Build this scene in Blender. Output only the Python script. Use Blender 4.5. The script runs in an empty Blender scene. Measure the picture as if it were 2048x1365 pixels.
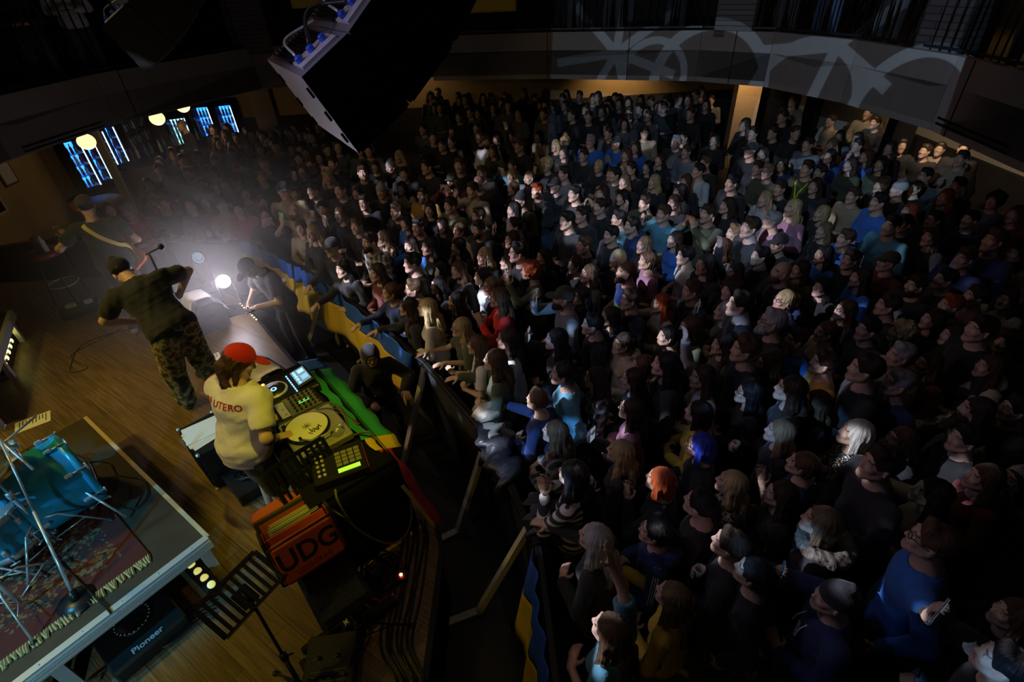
import bpy, math, random
import numpy as np
from mathutils import Vector, Matrix, Euler
random.seed(7)
RS = np.random.RandomState(11)
scene = bpy.context.scene
col = scene.collection
PI = math.pi

# ------------------------------------------------------------------ camera
CAM_H = 4.4
CAM_PITCH = math.radians(36)
CAM_ROLL = math.radians(3.4)
FPX = 1040.0
_F = np.array([0, math.cos(CAM_PITCH), -math.sin(CAM_PITCH)])
_U = np.array([0, math.sin(CAM_PITCH), math.cos(CAM_PITCH)])
_R = np.array([1.0, 0, 0])
R2 = _R*math.cos(CAM_ROLL)-_U*math.sin(CAM_ROLL)
U2 = _U*math.cos(CAM_ROLL)+_R*math.sin(CAM_ROLL)
CAMP = np.array([0, 0, CAM_H])
cam_d = bpy.data.cameras.new('camera')
cam_d.sensor_width = 36
cam_d.lens = FPX/2048*36
cam_d.clip_start = 0.05
cam_d.clip_end = 80
cam = bpy.data.objects.new('camera', cam_d)
col.objects.link(cam)
cam.matrix_world = Matrix(((R2[0], U2[0], -_F[0], 0), (R2[1], U2[1], -_F[1], 0), (R2[2], U2[2], -_F[2], CAM_H), (0, 0, 0, 1)))
scene.camera = cam

def at(px, py, z):
    "where the sight line through pixel (px, py) meets the level z"
    d = _F+(px-1024)/FPX*R2-(py-682.5)/FPX*U2
    return CAMP+d*((z-CAM_H)/d[2])

def px_of(P):
    v = np.array(P, float)-CAMP
    k = v@_F
    return 1024+FPX*(v@R2)/k, 682.5-FPX*(v@U2)/k

# ------------------------------------------------------------------ world and exposure
w = bpy.data.worlds.new('world')
scene.world = w
w.use_nodes = True
w.node_tree.nodes['Background'].inputs[0].default_value = (0.10, 0.12, 0.16, 1)
w.node_tree.nodes['Background'].inputs[1].default_value = 0.012
scene.view_settings.view_transform = 'Standard'
scene.view_settings.look = 'None'
scene.view_settings.gamma = 1
scene.view_settings.use_curve_mapping = False
scene.view_settings.exposure = 0.0
scene.cycles.max_bounces = 4
scene.cycles.diffuse_bounces = 2
scene.cycles.glossy_bounces = 2
scene.cycles.transmission_bounces = 4
scene.cycles.transparent_max_bounces = 6
scene.cycles.volume_bounces = 0
scene.cycles.use_denoising = True
scene.cycles.sample_clamp_indirect = 2.0
scene.cycles.sample_clamp_direct = 20.0

# ------------------------------------------------------------------ lights: the rig over the stage and the room
def aim(o, target):
    d = Vector(target)-o.location
    o.rotation_euler = d.to_track_quat('-Z', 'Y').to_euler()

def spot(name, loc, target, power, color, angle=40, blend=0.3, size=0.05, gobo=None, scale=6.0, thr=0.5, soft=0.04, rot=0.0, rect=None):
    L = bpy.data.lights.new(name, 'SPOT')
    L.energy = power
    L.color = color
    L.spot_size = math.radians(angle)
    L.spot_blend = blend
    L.shadow_soft_size = size
    o = bpy.data.objects.new(name, L)
    col.objects.link(o)
    o.location = loc
    aim(o, target)
    if gobo:
        # a gobo wheel: the pattern is a function of the beam direction alone
        L.use_nodes = True
        nt = L.node_tree
        N = nt.nodes
        em = N['Emission']
        tc = N.new('ShaderNodeTexCoord')
        sx = N.new('ShaderNodeSeparateXYZ')
        nt.links.new(tc.outputs['Normal'], sx.inputs[0])
        def m(op, a, b=None):
            n = N.new('ShaderNodeMath')
            n.operation = op
            for i, v in enumerate((a, b)):
                if v is None: continue
                if isinstance(v, (int, float)): n.inputs[i].default_value = v
                else: nt.links.new(v, n.inputs[i])
            return n.outputs[0]
        X = m('DIVIDE', sx.outputs[0], sx.outputs[2])
        Y = m('DIVIDE', sx.outputs[1], sx.outputs[2])
        if gobo == 'noise':
            cb = N.new('ShaderNodeCombineXYZ')
            nt.links.new(X, cb.inputs[0]); nt.links.new(Y, cb.inputs[1])
            cb.inputs[2].default_value = rot*3.1
            t = N.new('ShaderNodeTexNoise')
            t.inputs['Scale'].default_value = scale
            t.inputs['Detail'].default_value = 1.0
            nt.links.new(cb.outputs[0], t.inputs['Vector'])
            mr = N.new('ShaderNodeMapRange')
            mr.inputs[1].default_value = thr
            mr.inputs[2].default_value = thr+soft
            mr.inputs[3].default_value = 0.012
            nt.links.new(t.outputs['Fac'], mr.inputs[0])
            out = mr.outputs[0]
            # added beam mask: dark above the back rows and stageward of the barrier
            MW = o.rotation_euler.to_matrix()
            def dcomp(v):
                k = [-(MW[0][i]*v[0]+MW[1][i]*v[1]+MW[2][i]*v[2]) for i in range(3)]
                return m('ADD', m('ADD', m('MULTIPLY', X, k[0]), m('MULTIPLY', Y, k[1])), k[2])
            dz = dcomp((0, 0, 1)); dn = dcomp((0.86, 0.5, 0))
            hit = m('ADD', m('MULTIPLY', m('DIVIDE', dn, dz), 1.5-loc[2]), loc[0]*0.86+loc[1]*0.5)
            out = m('MULTIPLY', out, m('GREATER_THAN', hit, 0.75))
            dxn = dcomp((1, 0, 0)); dyn = dcomp((0, 1, 0))
            hl = m('SQRT', m('ADD', m('MULTIPLY', dxn, dxn), m('MULTIPLY', dyn, dyn)))
            out = m('MULTIPLY', out, m('LESS_THAN', m('DIVIDE', dz, hl), -0.285))
        else:
            # the projected picture: rings and spokes as a function of the beam direction
            out = None
            o.rotation_mode = 'XYZ'
            MI = o.rotation_euler.to_matrix().inverted()
            def lp(P):
                q = MI @ (Vector(tuple(P))-o.location); return q.x/q.z, q.y/q.z, -q.z
            for (C, r0, wd, nsp, ph, rin, rout) in gobo:
                cx, cy, D = lp(C); r0 /= D; wd /= D; rin /= D; rout /= D
                dx = m('SUBTRACT', X, cx); dy = m('SUBTRACT', Y, cy)
                r = m('SQRT', m('ADD', m('MULTIPLY', dx, dx), m('MULTIPLY', dy, dy)))
                v = m('LESS_THAN', m('ABSOLUTE', m('SUBTRACT', r, r0)), wd)
                if nsp:
                    a = m('ADD', m('ARCTAN2', dy, dx), ph+40*PI)
                    sa = m('ABSOLUTE', m('SUBTRACT', m('MODULO', a, 2*PI/nsp), PI/nsp))
                    sp = m('LESS_THAN', m('MULTIPLY', sa, r), wd*1.0)
                    sp = m('MULTIPLY', sp, m('LESS_THAN', r, rout))
                    sp = m('MULTIPLY', sp, m('GREATER_THAN', r, rin))
                    v = m('MAXIMUM', v, sp)
                out = v if out is None else m('MAXIMUM', out, v)
            out = m('MAXIMUM', out, 0.24)
            a0, b0, _ = lp(rect[0]); a1, b1, _ = lp(rect[1])
            out = m('MULTIPLY', out, m('MULTIPLY', m('GREATER_THAN', X, min(a0, a1)), m('LESS_THAN', X, max(a0, a1))))
        nt.links.new(out, em.inputs['Strength'])
    return o

def area(name, loc, target, power, color, sx, sy):
    L = bpy.data.lights.new(name, 'AREA')
    L.shape = 'RECTANGLE'
    L.size = sx; L.size_y = sy
    L.energy = power; L.color = color
    o = bpy.data.objects.new(name, L)
    col.objects.link(o)
    o.location = loc
    aim(o, target)
    return o

def point(name, loc, power, color, size=0.05):
    L = bpy.data.lights.new(name, 'POINT')
    L.energy = power; L.color = color; L.shadow_soft_size = size
    o = bpy.data.objects.new(name, L)
    col.objects.link(o)
    o.location = loc
    return o
YEL = (1.0, 0.78, 0.12); COOL = (0.62, 0.75, 1.0); WARM = (1.0, 0.62, 0.28); CYAN = (0.25, 0.7, 1.0)
# olive yellow wash over the stage from the rig
spot('stage_wash', (-6.5, 1.5, 6.5), (-3.3, 3.2, 0.8), 430, (1.0, 0.78, 0.07), 50, 0.7, 0.25)
spot('stage_wash', (-7.0, 3.5, 6.5), (-4.0, 4.4, 0.8), 260, (1.0, 0.72, 0.14), 50, 0.8, 0.25)
spot('stage_wash', (-2.5, -2.5, 6.5), (-1.9, 1.3, 0.8), 70, (1.0, 0.66, 0.12), 55, 0.9, 0.3)
spot('record_deck_spot', (-0.5, 2.0, 6.3), (-1.55, 2.72, 1.75), 330, (1.0, 0.84, 0.02), 19, 0.5, 0.06)
spot('performer_fill', (-2.8, -1.6, 6.2), (-2.15, 2.6, 2.0), 90, (0.85, 0.80, 1.0), 11, 0.7, 0.1)  # unseen white fill added for the performer's back, no fixture hangs there
# cyan key on the drums and the riser edge
spot('drum_key', (-5.4, -0.6, 5.2), (-3.4, 2.1, 1.4), 900, (0.08, 0.58, 1.0), 25, 0.5, 0.1)
spot('riser_edge_key', (-1.9, -1.2, 2.7), (-2.75, 1.7, 1.15), 110, (0.35, 0.80, 1.0), 27, 0.6, 0.05)
# crowd: moving heads with gobos over the stage
spot('crowd_gobo', (-4.2, 3.0, 4.5), (2.4, 4.8, 1.5), 2700, (0.74, 0.80, 1.0), 84, 0.35, 0.03, 'noise', 15, 0.60, 0.03, 1)
spot('crowd_gobo', (-5.4, 5.0, 4.4), (1.5, 8.5, 1.5), 1600, (0.84, 0.82, 1.0), 66, 0.5, 0.03, 'noise', 17, 0.60, 0.03, 2)
spot('crowd_gobo', (-3.6, -0.5, 4.6), (1.6, 2.0, 1.5), 1400, (0.22, 0.50, 1.0), 60, 0.4, 0.03, 'noise', 11, 0.60, 0.03, 3)
spot('crowd_fill', (-4.8, 3.4, 4.0), (2.0, 5.0, 1.5), 90, (1.0, 0.56, 0.50), 90, 0.9, 0.2)  # unseen fills, this and the next two, added to lift the crowd
spot('crowd_fill', (-5.6, 4.0, 4.2), (-1.0, 8.8, 1.5), 120, (1.0, 0.74, 0.36), 66, 0.9, 0.2)
spot('crowd_fill', (-2.0, 2.6, 4.6), (4.2, 3.4, 1.5), 42, (0.62, 0.58, 1.0), 95, 0.9, 0.2)
# the projector that throws rings and spokes on the parapet
spot('parapet_projector', (0.2, 2.2, 4.6), (3.7, 9.9, 2.9), 1300, (0.42, 0.62, 0.90), 62, 0.1, 0.01,
     [((2.25, 10.9, 2.95), 0.0, .075, 7, .3, .0, 1.15), ((3.75, 10.1, 2.45), .95, .09, 0, 0, 0, 0), ((2.9, 10.6, 2.6), .55, .06, 0, 0, 0, 0), ((4.85, 8.8, 2.35), .85, .085, 0, 0, 0, 0), ((4.97, 8.45, 3.2), 0.0, .085, 5, .6, .0, 1.1), ((5.25, 6.9, 2.5), .80, .08, 0, 0, 0, 0)], rect=((1.10, 11.4, 2.9), (5.32, 6.4, 2.9)))
area('hall_fill', (0, 5, 7.7), (0, 5, 0), 16, (1.0, .82, .62), 6, 6)  # unseen soft fill under the ceiling, added to lift the parapet and hall

# ------------------------------------------------------------------ materials
MATS = {}
def nodes_of(m):
    return m.node_tree.nodes, m.node_tree.links

def mat(name, color=(0.5, 0.5, 0.5), rough=0.6, metal=0.0, objcol=False, noise=0.0, nscale=20.0, bump=0.0, bscale=60.0, emit=None, estr=0.0, sheen=0.0, trans=0.0, spec=0.5, stretch=None):
    if name in MATS: return MATS[name]
    m = bpy.data.materials.new(name)
    m.use_nodes = True
    N, L = nodes_of(m)
    b = N['Principled BSDF']
    b.inputs['Roughness'].default_value = rough
    b.inputs['Metallic'].default_value = metal
    b.inputs['Specular IOR Level'].default_value = spec
    if sheen: b.inputs['Sheen Weight'].default_value = sheen
    if trans: b.inputs['Transmission Weight'].default_value = trans
    src = None
    if objcol:
        oi = N.new('ShaderNodeObjectInfo')
        src = oi.outputs['Color']
    tc = N.new('ShaderNodeTexCoord')
    vec = tc.outputs['Object']
    if stretch:
        mp = N.new('ShaderNodeMapping')
        mp.inputs['Scale'].default_value = stretch
        L.new(vec, mp.inputs[0]); vec = mp.outputs[0]
    if noise:
        t = N.new('ShaderNodeTexNoise')
        t.inputs['Scale'].default_value = nscale
        t.inputs['Detail'].default_value = 3
        L.new(vec, t.inputs['Vector'])
        mr = N.new('ShaderNodeMapRange')
        mr.inputs[1].default_value = 0.25; mr.inputs[2].default_value = 0.75
        mr.inputs[3].default_value = 1-noise; mr.inputs[4].default_value = 1+noise
        L.new(t.outputs['Fac'], mr.inputs[0])
        mx = N.new('ShaderNodeMix'); mx.data_type = 'RGBA'; mx.blend_type = 'MULTIPLY'
        mx.inputs[0].default_value = 1
        if src is None: mx.inputs[6].default_value = (*color, 1)
        else: L.new(src, mx.inputs[6])
        L.new(mr.outputs[0], mx.inputs[7])
        src = mx.outputs[2]
    if src is None: b.inputs['Base Color'].default_value = (*color, 1)
    else: L.new(src, b.inputs['Base Color'])
    if bump:
        t = N.new('ShaderNodeTexNoise')
        t.inputs['Scale'].default_value = bscale
        t.inputs['Detail'].default_value = 3
        L.new(vec, t.inputs['Vector'])
        bp = N.new('ShaderNodeBump')
        bp.inputs['Strength'].default_value = bump
        bp.inputs['Distance'].default_value = 0.02
        L.new(t.outputs['Fac'], bp.inputs['Height'])
        L.new(bp.outputs[0], b.inputs['Normal'])
    if emit:
        b.inputs['Emission Color'].default_value = (*emit, 1)
        b.inputs['Emission Strength'].default_value = estr
    MATS[name] = m
    return m

def mix_in(m, fac, color, which='Base Color'):
    "lay a colour over the base colour where fac is 1"
    N, L = nodes_of(m)
    b = N['Principled BSDF']
    mx = N.new('ShaderNodeMix'); mx.data_type = 'RGBA'
    inp = b.inputs['Base Color']
    if inp.links: L.new(inp.links[0].from_socket, mx.inputs[6])
    else: mx.inputs[6].default_value = inp.default_value
    mx.inputs[7].default_value = (*color, 1)
    L.new(fac, mx.inputs[0])
    L.new(mx.outputs[2], inp)

def mnode(m, op, a, b=None, c=None):
    N, L = nodes_of(m)
    n = N.new('ShaderNodeMath'); n.operation = op
    for i, v in enumerate((a, b, c)):
        if v is None: continue
        if isinstance(v, (int, float)): n.inputs[i].default_value = v
        else: L.new(v, n.inputs[i])
    return n.outputs[0]

def objxyz(m, scale=(1, 1, 1), rot=(0, 0, 0)):
    N, L = nodes_of(m)
    tc = N.new('ShaderNodeTexCoord'); mp = N.new('ShaderNodeMapping'); s = N.new('ShaderNodeSeparateXYZ')
    mp.inputs['Scale'].default_value = scale; mp.inputs['Rotation'].default_value = rot
    L.new(tc.outputs['Object'], mp.inputs[0]); L.new(mp.outputs[0], s.inputs[0])
    return mp.outputs[0], s.outputs[0], s.outputs[1], s.outputs[2]

# ------------------------------------------------------------------ mesh builder
class MB:
    def __init__(s):
        s.v = []; s.f = []; s.mi = []; s.sm = []
    def add(s, vs, fs, mi=0, smooth=False):
        o = len(s.v)
        s.v += [tuple(float(c) for c in p) for p in vs]
        s.f += [tuple(i+o for i in f) for f in fs]
        s.mi += [mi]*len(fs); s.sm += [smooth]*len(fs)
        return s
    def box(s, c, d, rot=0.0, mi=0, M=None, taper=1.0, bevel=0.0):
        "box centred at c with full sizes d, turned by rot about z or by the 3x3 M (columns = local axes)"
        hx, hy, hz = d[0]/2, d[1]/2, d[2]/2
        if M is None:
            ca, sa = math.cos(rot), math.sin(rot)
            M = np.array([[ca, -sa, 0], [sa, ca, 0], [0, 0, 1]])
        b = min(bevel, hx*.9, hy*.9, hz*.9)
        if b <= 0:
            P = [(x*(taper if z > 0 else 1), y*(taper if z > 0 else 1), z) for z in (-hz, hz) for x, y in ((-hx, -hy), (hx, -hy), (hx, hy), (-hx, hy))]
            F = [(3, 2, 1, 0), (4, 5, 6, 7), (0, 1, 5, 4), (1, 2, 6, 5), (2, 3, 7, 6), (3, 0, 4, 7)]
        else:
            P = []; F = []
            def ring(x, y, z, c2):
                return [(-x+c2, -y, z), (x-c2, -y, z), (x, -y+c2, z), (x, y-c2, z), (x-c2, y, z), (-x+c2, y, z), (-x, y-c2, z), (-x, -y+c2, z)]
            P += ring(hx-b, hy-b, -hz, b*.3); P += ring(hx, hy, -hz+b, b); P += ring(hx, hy, hz-b, b); P += ring(hx-b, hy-b, hz, b*.3)
            F = [tuple(range(7, -1, -1)), tuple(range(24, 32))]
            for r in range(3):
                for i in range(8):
                    j = (i+1) % 8
                    F.append((r*8+i, r*8+j, r*8+8+j, r*8+8+i))
        c = np.array(c, float)
        return s.add([c+M@np.array(p) for p in P], F, mi)
    def tube(s, pts, r, n=8, mi=0, r2=None, closed=False):
        pts = [np.array(p, float) for p in pts]
        m = len(pts)
        V = []; F = []
        up = None
        for i, p in enumerate(pts):
            if closed: t = pts[(i+1) % m]-pts[i-1]
            else: t = pts[min(i+1, m-1)]-pts[max(i-1, 0)]
            t = t/(np.linalg.norm(t)+1e-9)
            if up is None:
                up = np.array([0, 0, 1.0]) if abs(t[2]) < .9 else np.array([1.0, 0, 0])
            a = np.cross(t, up); a /= np.linalg.norm(a)+1e-9
            b = np.cross(a, t)
            up = b
            if isinstance(r, (list, tuple)): rr = r[i]
            else: rr = r if r2 is None else r+(r2-r)*i/(m-1)
            for k in range(n):
                th = 2*PI*k/n
                V.append(p+rr*(math.cos(th)*a+math.sin(th)*b))
        for i in range(m if closed else m-1):
            j = (i+1) % m
            for k in range(n):
                F.append((i*n+k, j*n+k, j*n+(k+1) % n, i*n+(k+1) % n))
        if not closed:
            F.append(tuple(range(n))); F.append(tuple((m-1)*n+k for k in range(n-1, -1, -1)))
        return s.add(V, F, mi, n > 5)
    def lathe(s, c, prof, n=20, mi=0, M=None, smooth=True):
        "prof: (radius, height) pairs, revolved about local z"
        M = np.eye(3) if M is None else M
        c = np.array(c, float)
        V = []; F = []
        for (r, z) in prof:
            for k in range(n):
                th = 2*PI*k/n
                V.append(c+M@np.array([r*math.cos(th), r*math.sin(th), z]))
        for i in range(len(prof)-1):
            for k in range(n):
                F.append((i*n+k, i*n+(k+1) % n, (i+1)*n+(k+1) % n, (i+1)*n+k))
        F.append(tuple(range(n-1, -1, -1))); F.append(tuple((len(prof)-1)*n+k for k in range(n)))
        return s.add(V, F, mi, smooth)
    def prism(s, poly, z0, z1, mi=0):
        n = len(poly)
        V = [(x, y, z0) for x, y in poly]+[(x, y, z1) for x, y in poly]
        F = [tuple(range(n-1, -1, -1)), tuple(range(n, 2*n))]+[(i, (i+1) % n, n+(i+1) % n, n+i) for i in range(n)]
        return s.add(V, F, mi)
    def plate(s, poly3, thick, mi=0):
        "a flat polygon given a thickness along its normal"
        P = [np.array(p, float) for p in poly3]
        nrm = np.cross(P[1]-P[0], P[2]-P[0]); nrm /= np.linalg.norm(nrm)
        n = len(P)
        V = P+[p+nrm*thick for p in P]
        F = [tuple(range(n-1, -1, -1)), tuple(range(n, 2*n))]+[(i, (i+1) % n, n+(i+1) % n, n+i) for i in range(n)]
        return s.add(V, F, mi)
    def sheet(s, G, thick=0.004, mi=0):
        "a grid of points (rows x cols x 3) as cloth with thickness"
        G = np.array(G, float)
        a, b, _ = G.shape
        du = np.gradient(G, axis=0); dv = np.gradient(G, axis=1)
        nr = np.cross(du, dv); nr /= np.linalg.norm(nr, axis=2, keepdims=True)+1e-9
        V = list(G.reshape(-1, 3))+list((G+nr*thick).reshape(-1, 3))
        F = []
        for i in range(a-1):
            for j in range(b-1):
                q = (i*b+j, (i+1)*b+j, (i+1)*b+j+1, i*b+j+1)
                F.append(q[::-1]); F.append(tuple(k+a*b for k in q))
        e = [i*b for i in range(a)]+[(a-1)*b+j for j in range(1, b)]+[i*b+b-1 for i in range(a-2, -1, -1)]+[j for j in range(b-2, 0, -1)]
        for k in range(len(e)):
            i, j = e[k], e[(k+1) % len(e)]
            F.append((i, j, j+a*b, i+a*b))
        return s.add(V, F, mi, True)
    def ell(s, c, r, n=14, mi=0, M=None):
        M = np.eye(3) if M is None else M
        prof = [(math.sin(PI*i/n), -math.cos(PI*i/n)) for i in range(n+1)]
        prof[0] = (0.001, -1); prof[-1] = (0.001, 1)
        S = np.diag(r)
        return s.lathe(c, prof, n*2 if n < 12 else 20, mi, M@S)
    def build(s, name, mats, parent=None, origin=None):
        me = bpy.data.meshes.new(name)
        o = np.array(origin if origin is not None else (0, 0, 0), float)
        me.from_pydata([tuple(np.array(p)-o) for p in s.v], [], s.f)
        if not isinstance(mats, (list, tuple)): mats = [mats]
        for m in mats: me.materials.append(m)
        me.polygons.foreach_set('material_index', s.mi)
        me.polygons.foreach_set('use_smooth', s.sm)
        me.update()
        ob = bpy.data.objects.new(name, me)
        col.objects.link(ob)
        if parent is not None: ob.parent = parent
        ob.location = tuple(o)
        return ob

def tag(o, label=None, cat=None, group=None, kind=None):
    if label: o['label'] = label
    if cat: o['category'] = cat
    if group: o['group'] = group
    if kind: o['kind'] = kind
    return o

def empty(name, loc, label, cat, group=None, rz=0.0):
    o = bpy.data.objects.new(name, None)
    o.empty_display_size = 0.1
    col.objects.link(o)
    o.location = tuple(float(c) for c in loc); o.rotation_euler = (0, 0, rz)
    return tag(o, label, cat, group)

def part(name, mb, m, root):
    "a part built in world coordinates under a thing that stands at root.location"
    o = mb.build(name, m, root)
    if root is not None:
        MW = Matrix.Translation(root.location) @ root.rotation_euler.to_matrix().to_4x4() if root.parent is None else Matrix.Identity(4)
        if root.parent is not None:
            p = root; chain = []
            while p is not None:
                chain.append(p); p = p.parent
            MW = Matrix.Identity(4)
            for p in reversed(chain): MW = MW @ p.matrix_parent_inverse @ Matrix.LocRotScale(p.location, p.rotation_euler, p.scale)
        o.matrix_parent_inverse = MW.inverted()
    return o

def explode(name, mb, m, root):
    "each connected piece of mb as a part of its own"
    n = len(mb.v); par = list(range(n))
    def fd(i):
        while par[i] != i: par[i] = par[par[i]]; i = par[i]
        return i
    for f in mb.f:
        a = fd(f[0])
        for j in f[1:]: par[fd(j)] = a
    groups = {}
    for k, f in enumerate(mb.f): groups.setdefault(fd(f[0]), []).append(k)
    for r, ks in groups.items():
        idx = {}; q = MB()
        for k in ks:
            ff = []
            for i in mb.f[k]:
                if i not in idx: idx[i] = len(q.v); q.v.append(mb.v[i])
                ff.append(idx[i])
            q.f.append(tuple(ff)); q.mi.append(0); q.sm.append(mb.sm[k])
        part(name, q, m, root)

def struct(name, mb, m):
    o = mb.build(name, m); o['kind'] = 'structure'; return o

def text_mesh(txt, size, m, M, loc, name, parent=None, extrude=0.001, spacing=1.0, bold=False, align='CENTER', inv=None):
    "letters as real, slightly raised geometry; M columns = text right, text up, facing"
    cu = bpy.data.curves.new(name, 'FONT')
    cu.body = txt; cu.size = size; cu.extrude = extrude; cu.space_character = spacing
    cu.align_x = align; cu.align_y = 'CENTER'
    if bold: cu.offset = size*0.02
    tmp = bpy.data.objects.new(name, cu)
    col.objects.link(tmp)
    dg = bpy.context.evaluated_depsgraph_get()
    me = bpy.data.meshes.new_from_object(tmp.evaluated_get(dg))
    col.objects.unlink(tmp); bpy.data.objects.remove(tmp)
    me.materials.clear(); me.materials.append(m)
    M4 = Matrix.Identity(4)
    for i in range(3):
        for j in range(3): M4[i][j] = float(M[i][j])
        M4[i][3] = float(loc[i])
    me.transform(M4)
    o = bpy.data.objects.new(name, me)
    col.objects.link(o)
    if parent is not None:
        o.parent = parent
        if parent.parent is None:
            o.matrix_parent_inverse = (Matrix.Translation(parent.location) @ parent.rotation_euler.to_matrix().to_4x4()).inverted()
    return o

def frame_of(fwd, up=(0, 0, 1)):
    "columns right, forward, up"
    f = np.array(fwd, float); f /= np.linalg.norm(f)
    r = np.cross(f, np.array(up, float)); r /= np.linalg.norm(r)
    u = np.cross(r, f)
    return np.stack([r, f, u], axis=1)

def smooth_path(pts, n=6):
    "Catmull-Rom through the points"
    P = [np.array(p, float) for p in pts]
    P = [2*P[0]-P[1]]+P+[2*P[-1]-P[-2]]
    out = []
    for i in range(1, len(P)-2):
        for k in range(n):
            t = k/n
            a, b, c, d = P[i-1], P[i], P[i+1], P[i+2]
            out.append(0.5*((2*b)+(c-a)*t+(2*a-5*b+4*c-d)*t*t+(3*b-a-3*c+d)*t**3))
    out.append(P[-2])
    return out

# ------------------------------------------------------------------ figures: smooth implicit bodies meshed by surface nets
class Field:
    def __init__(s, lo, hi, h, fine=(), hf=0.006):
        ax = []
        for k in range(3):
            a = [lo[k]]
            while a[-1] < hi[k]:
                x = a[-1]
                f = any(c[k]-r[k] <= x <= c[k]+r[k] for c, r in fine)
                a.append(x+(hf if f else h))
            ax.append(np.array(a, np.float32))
        s.ax = ax
        s.d = np.full([len(a) for a in ax], 0.12, np.float32)
    def _blk(s, lo, hi):
        sl = []
        for k in range(3):
            i0 = max(0, int(np.searchsorted(s.ax[k], lo[k]))-1)
            i1 = min(len(s.ax[k]), int(np.searchsorted(s.ax[k], hi[k]))+1)
            if i1-i0 < 1: return None, None
            sl.append(slice(i0, i1))
        P = np.meshgrid(s.ax[0][sl[0]], s.ax[1][sl[1]], s.ax[2][sl[2]], indexing='ij')
        return tuple(sl), P
    def _join(s, sl, v, k, op):
        d = s.d[sl]
        if op == '+':
            if k > 0:
                h = np.maximum(k-np.abs(d-v), 0)/k
                s.d[sl] = np.minimum(d, v)-h*h*k*0.25
            else: s.d[sl] = np.minimum(d, v)
        else:
            v = -v
            if k > 0:
                h = np.maximum(k-np.abs(d-v), 0)/k
                s.d[sl] = np.maximum(d, v)+h*h*k*0.25
            else: s.d[sl] = np.maximum(d, v)
    def cone(s, a, b, r1, r2, k=0.02, op='+', flat=None):
        a = np.array(a, float); b = np.array(b, float)
        m = max(r1, r2)+k+0.03
        sl, P = s._blk(np.minimum(a, b)-m, np.maximum(a, b)+m)
        if sl is None: return
        ab = b-a; L2 = float(ab@ab)+1e-9
        q = [P[i]-a[i] for i in range(3)]
        t = np.clip((q[0]*ab[0]+q[1]*ab[1]+q[2]*ab[2])/L2, 0, 1)
        q = [q[i]-t*ab[i] for i in range(3)]
        if flat is not None:
            n, f = flat
            dn = q[0]*n[0]+q[1]*n[1]+q[2]*n[2]
            q = [q[i]+dn*n[i]*(f-1) for i in range(3)]
        v = np.sqrt(q[0]**2+q[1]**2+q[2]**2)-(r1+(r2-r1)*t)
        s._join(sl, v, k, op)
    def ell(s, c, r, M=None, k=0.02, op='+'):
        c = np.array(c, float); r = np.array(r, float)
        m = r.max()+k+0.03
        sl, P = s._blk(c-m, c+m)
        if sl is None: return
        q = [P[i]-c[i] for i in range(3)]
        if M is not None:
            q = [q[0]*M[0, j]+q[1]*M[1, j]+q[2]*M[2, j] for j in range(3)]
        k0 = np.sqrt((q[0]/r[0])**2+(q[1]/r[1])**2+(q[2]/r[2])**2)
        k1 = np.sqrt((q[0]/r[0]**2)**2+(q[1]/r[1]**2)**2+(q[2]/r[2]**2)**2)+1e-6
        s._join(sl, (k0*(k0-1)/k1).astype(np.float32), k, op)
    def half(s, p, n, k=0.0):
        "keep only the side the normal n points away from"
        P = np.meshgrid(*s.ax, indexing='ij', sparse=True)
        n = np.array(n, float); n /= np.linalg.norm(n)
        v = (P[0]-p[0])*n[0]+(P[1]-p[1])*n[1]+(P[2]-p[2])*n[2]
        s.d = np.maximum(s.d, v.astype(np.float32))
    def ripple(s, amp, f, seed=0):
        P = np.meshgrid(*s.ax, indexing='ij', sparse=True)
        rs = np.random.RandomState(seed)
        v = 0
        for i in range(4):
            d = rs.normal(size=3); d[2] *= 1.3; d /= np.linalg.norm(d)
            ff = f*(0.7+0.5*i); ph = rs.rand()*6.28
            d2 = rs.normal(size=3)
            v = v+np.sin((P[0]*d[0]+P[1]*d[1]+P[2]*d[2])*ff+1.5*np.sin((P[0]*d2[0]+P[1]*d2[1]+P[2]*d2[2])*ff*0.4)+ph)/(1+0.6*i)
        s.d = s.d+(amp*v).astype(np.float32)
    def mesh(s):
        d = s.d; ax = s.ax
        nx, ny, nz = d.shape
        ins = d < 0
        c = ins[:-1, :-1, :-1].astype(np.int8)
        for i, j, k in ((1, 0, 0), (0, 1, 0), (0, 0, 1), (1, 1, 0), (1, 0, 1), (0, 1, 1), (1, 1, 1)):
            c += ins[i:nx-1+i, j:ny-1+j, k:nz-1+k]
        act = (c > 0) & (c < 8)
        I = np.argwhere(act)
        idx = np.full(act.shape, -1, np.int64)
        idx[act] = np.arange(len(I))
        cor = [(0, 0, 0), (1, 0, 0), (0, 1, 0), (1, 1, 0), (0, 0, 1), (1, 0, 1), (0, 1, 1), (1, 1, 1)]
        D = np.stack([d[I[:, 0]+a, I[:, 1]+b, I[:, 2]+e] for a, b, e in cor], 1)
        acc = np.zeros((len(I), 3)); cnt = np.zeros(len(I))
        edges = [(0, 1, 0), (2, 3, 0), (4, 5, 0), (6, 7, 0), (0, 2, 1), (1, 3, 1), (4, 6, 1), (5, 7, 1), (0, 4, 2), (1, 5, 2), (2, 6, 2), (3, 7, 2)]
        for a, b, axi in edges:
            da, db = D[:, a], D[:, b]
            m = (da < 0) != (db < 0)
            t = np.where(m, da/np.where(m, da-db, 1), 0)
            p = np.zeros((len(I), 3))
            for k in range(3):
                p[:, k] = cor[a][k]+(t if k == axi else 0)
            acc += p*m[:, None]; cnt += m
        off = acc/cnt[:, None]
        V = np.empty_like(off)
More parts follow.
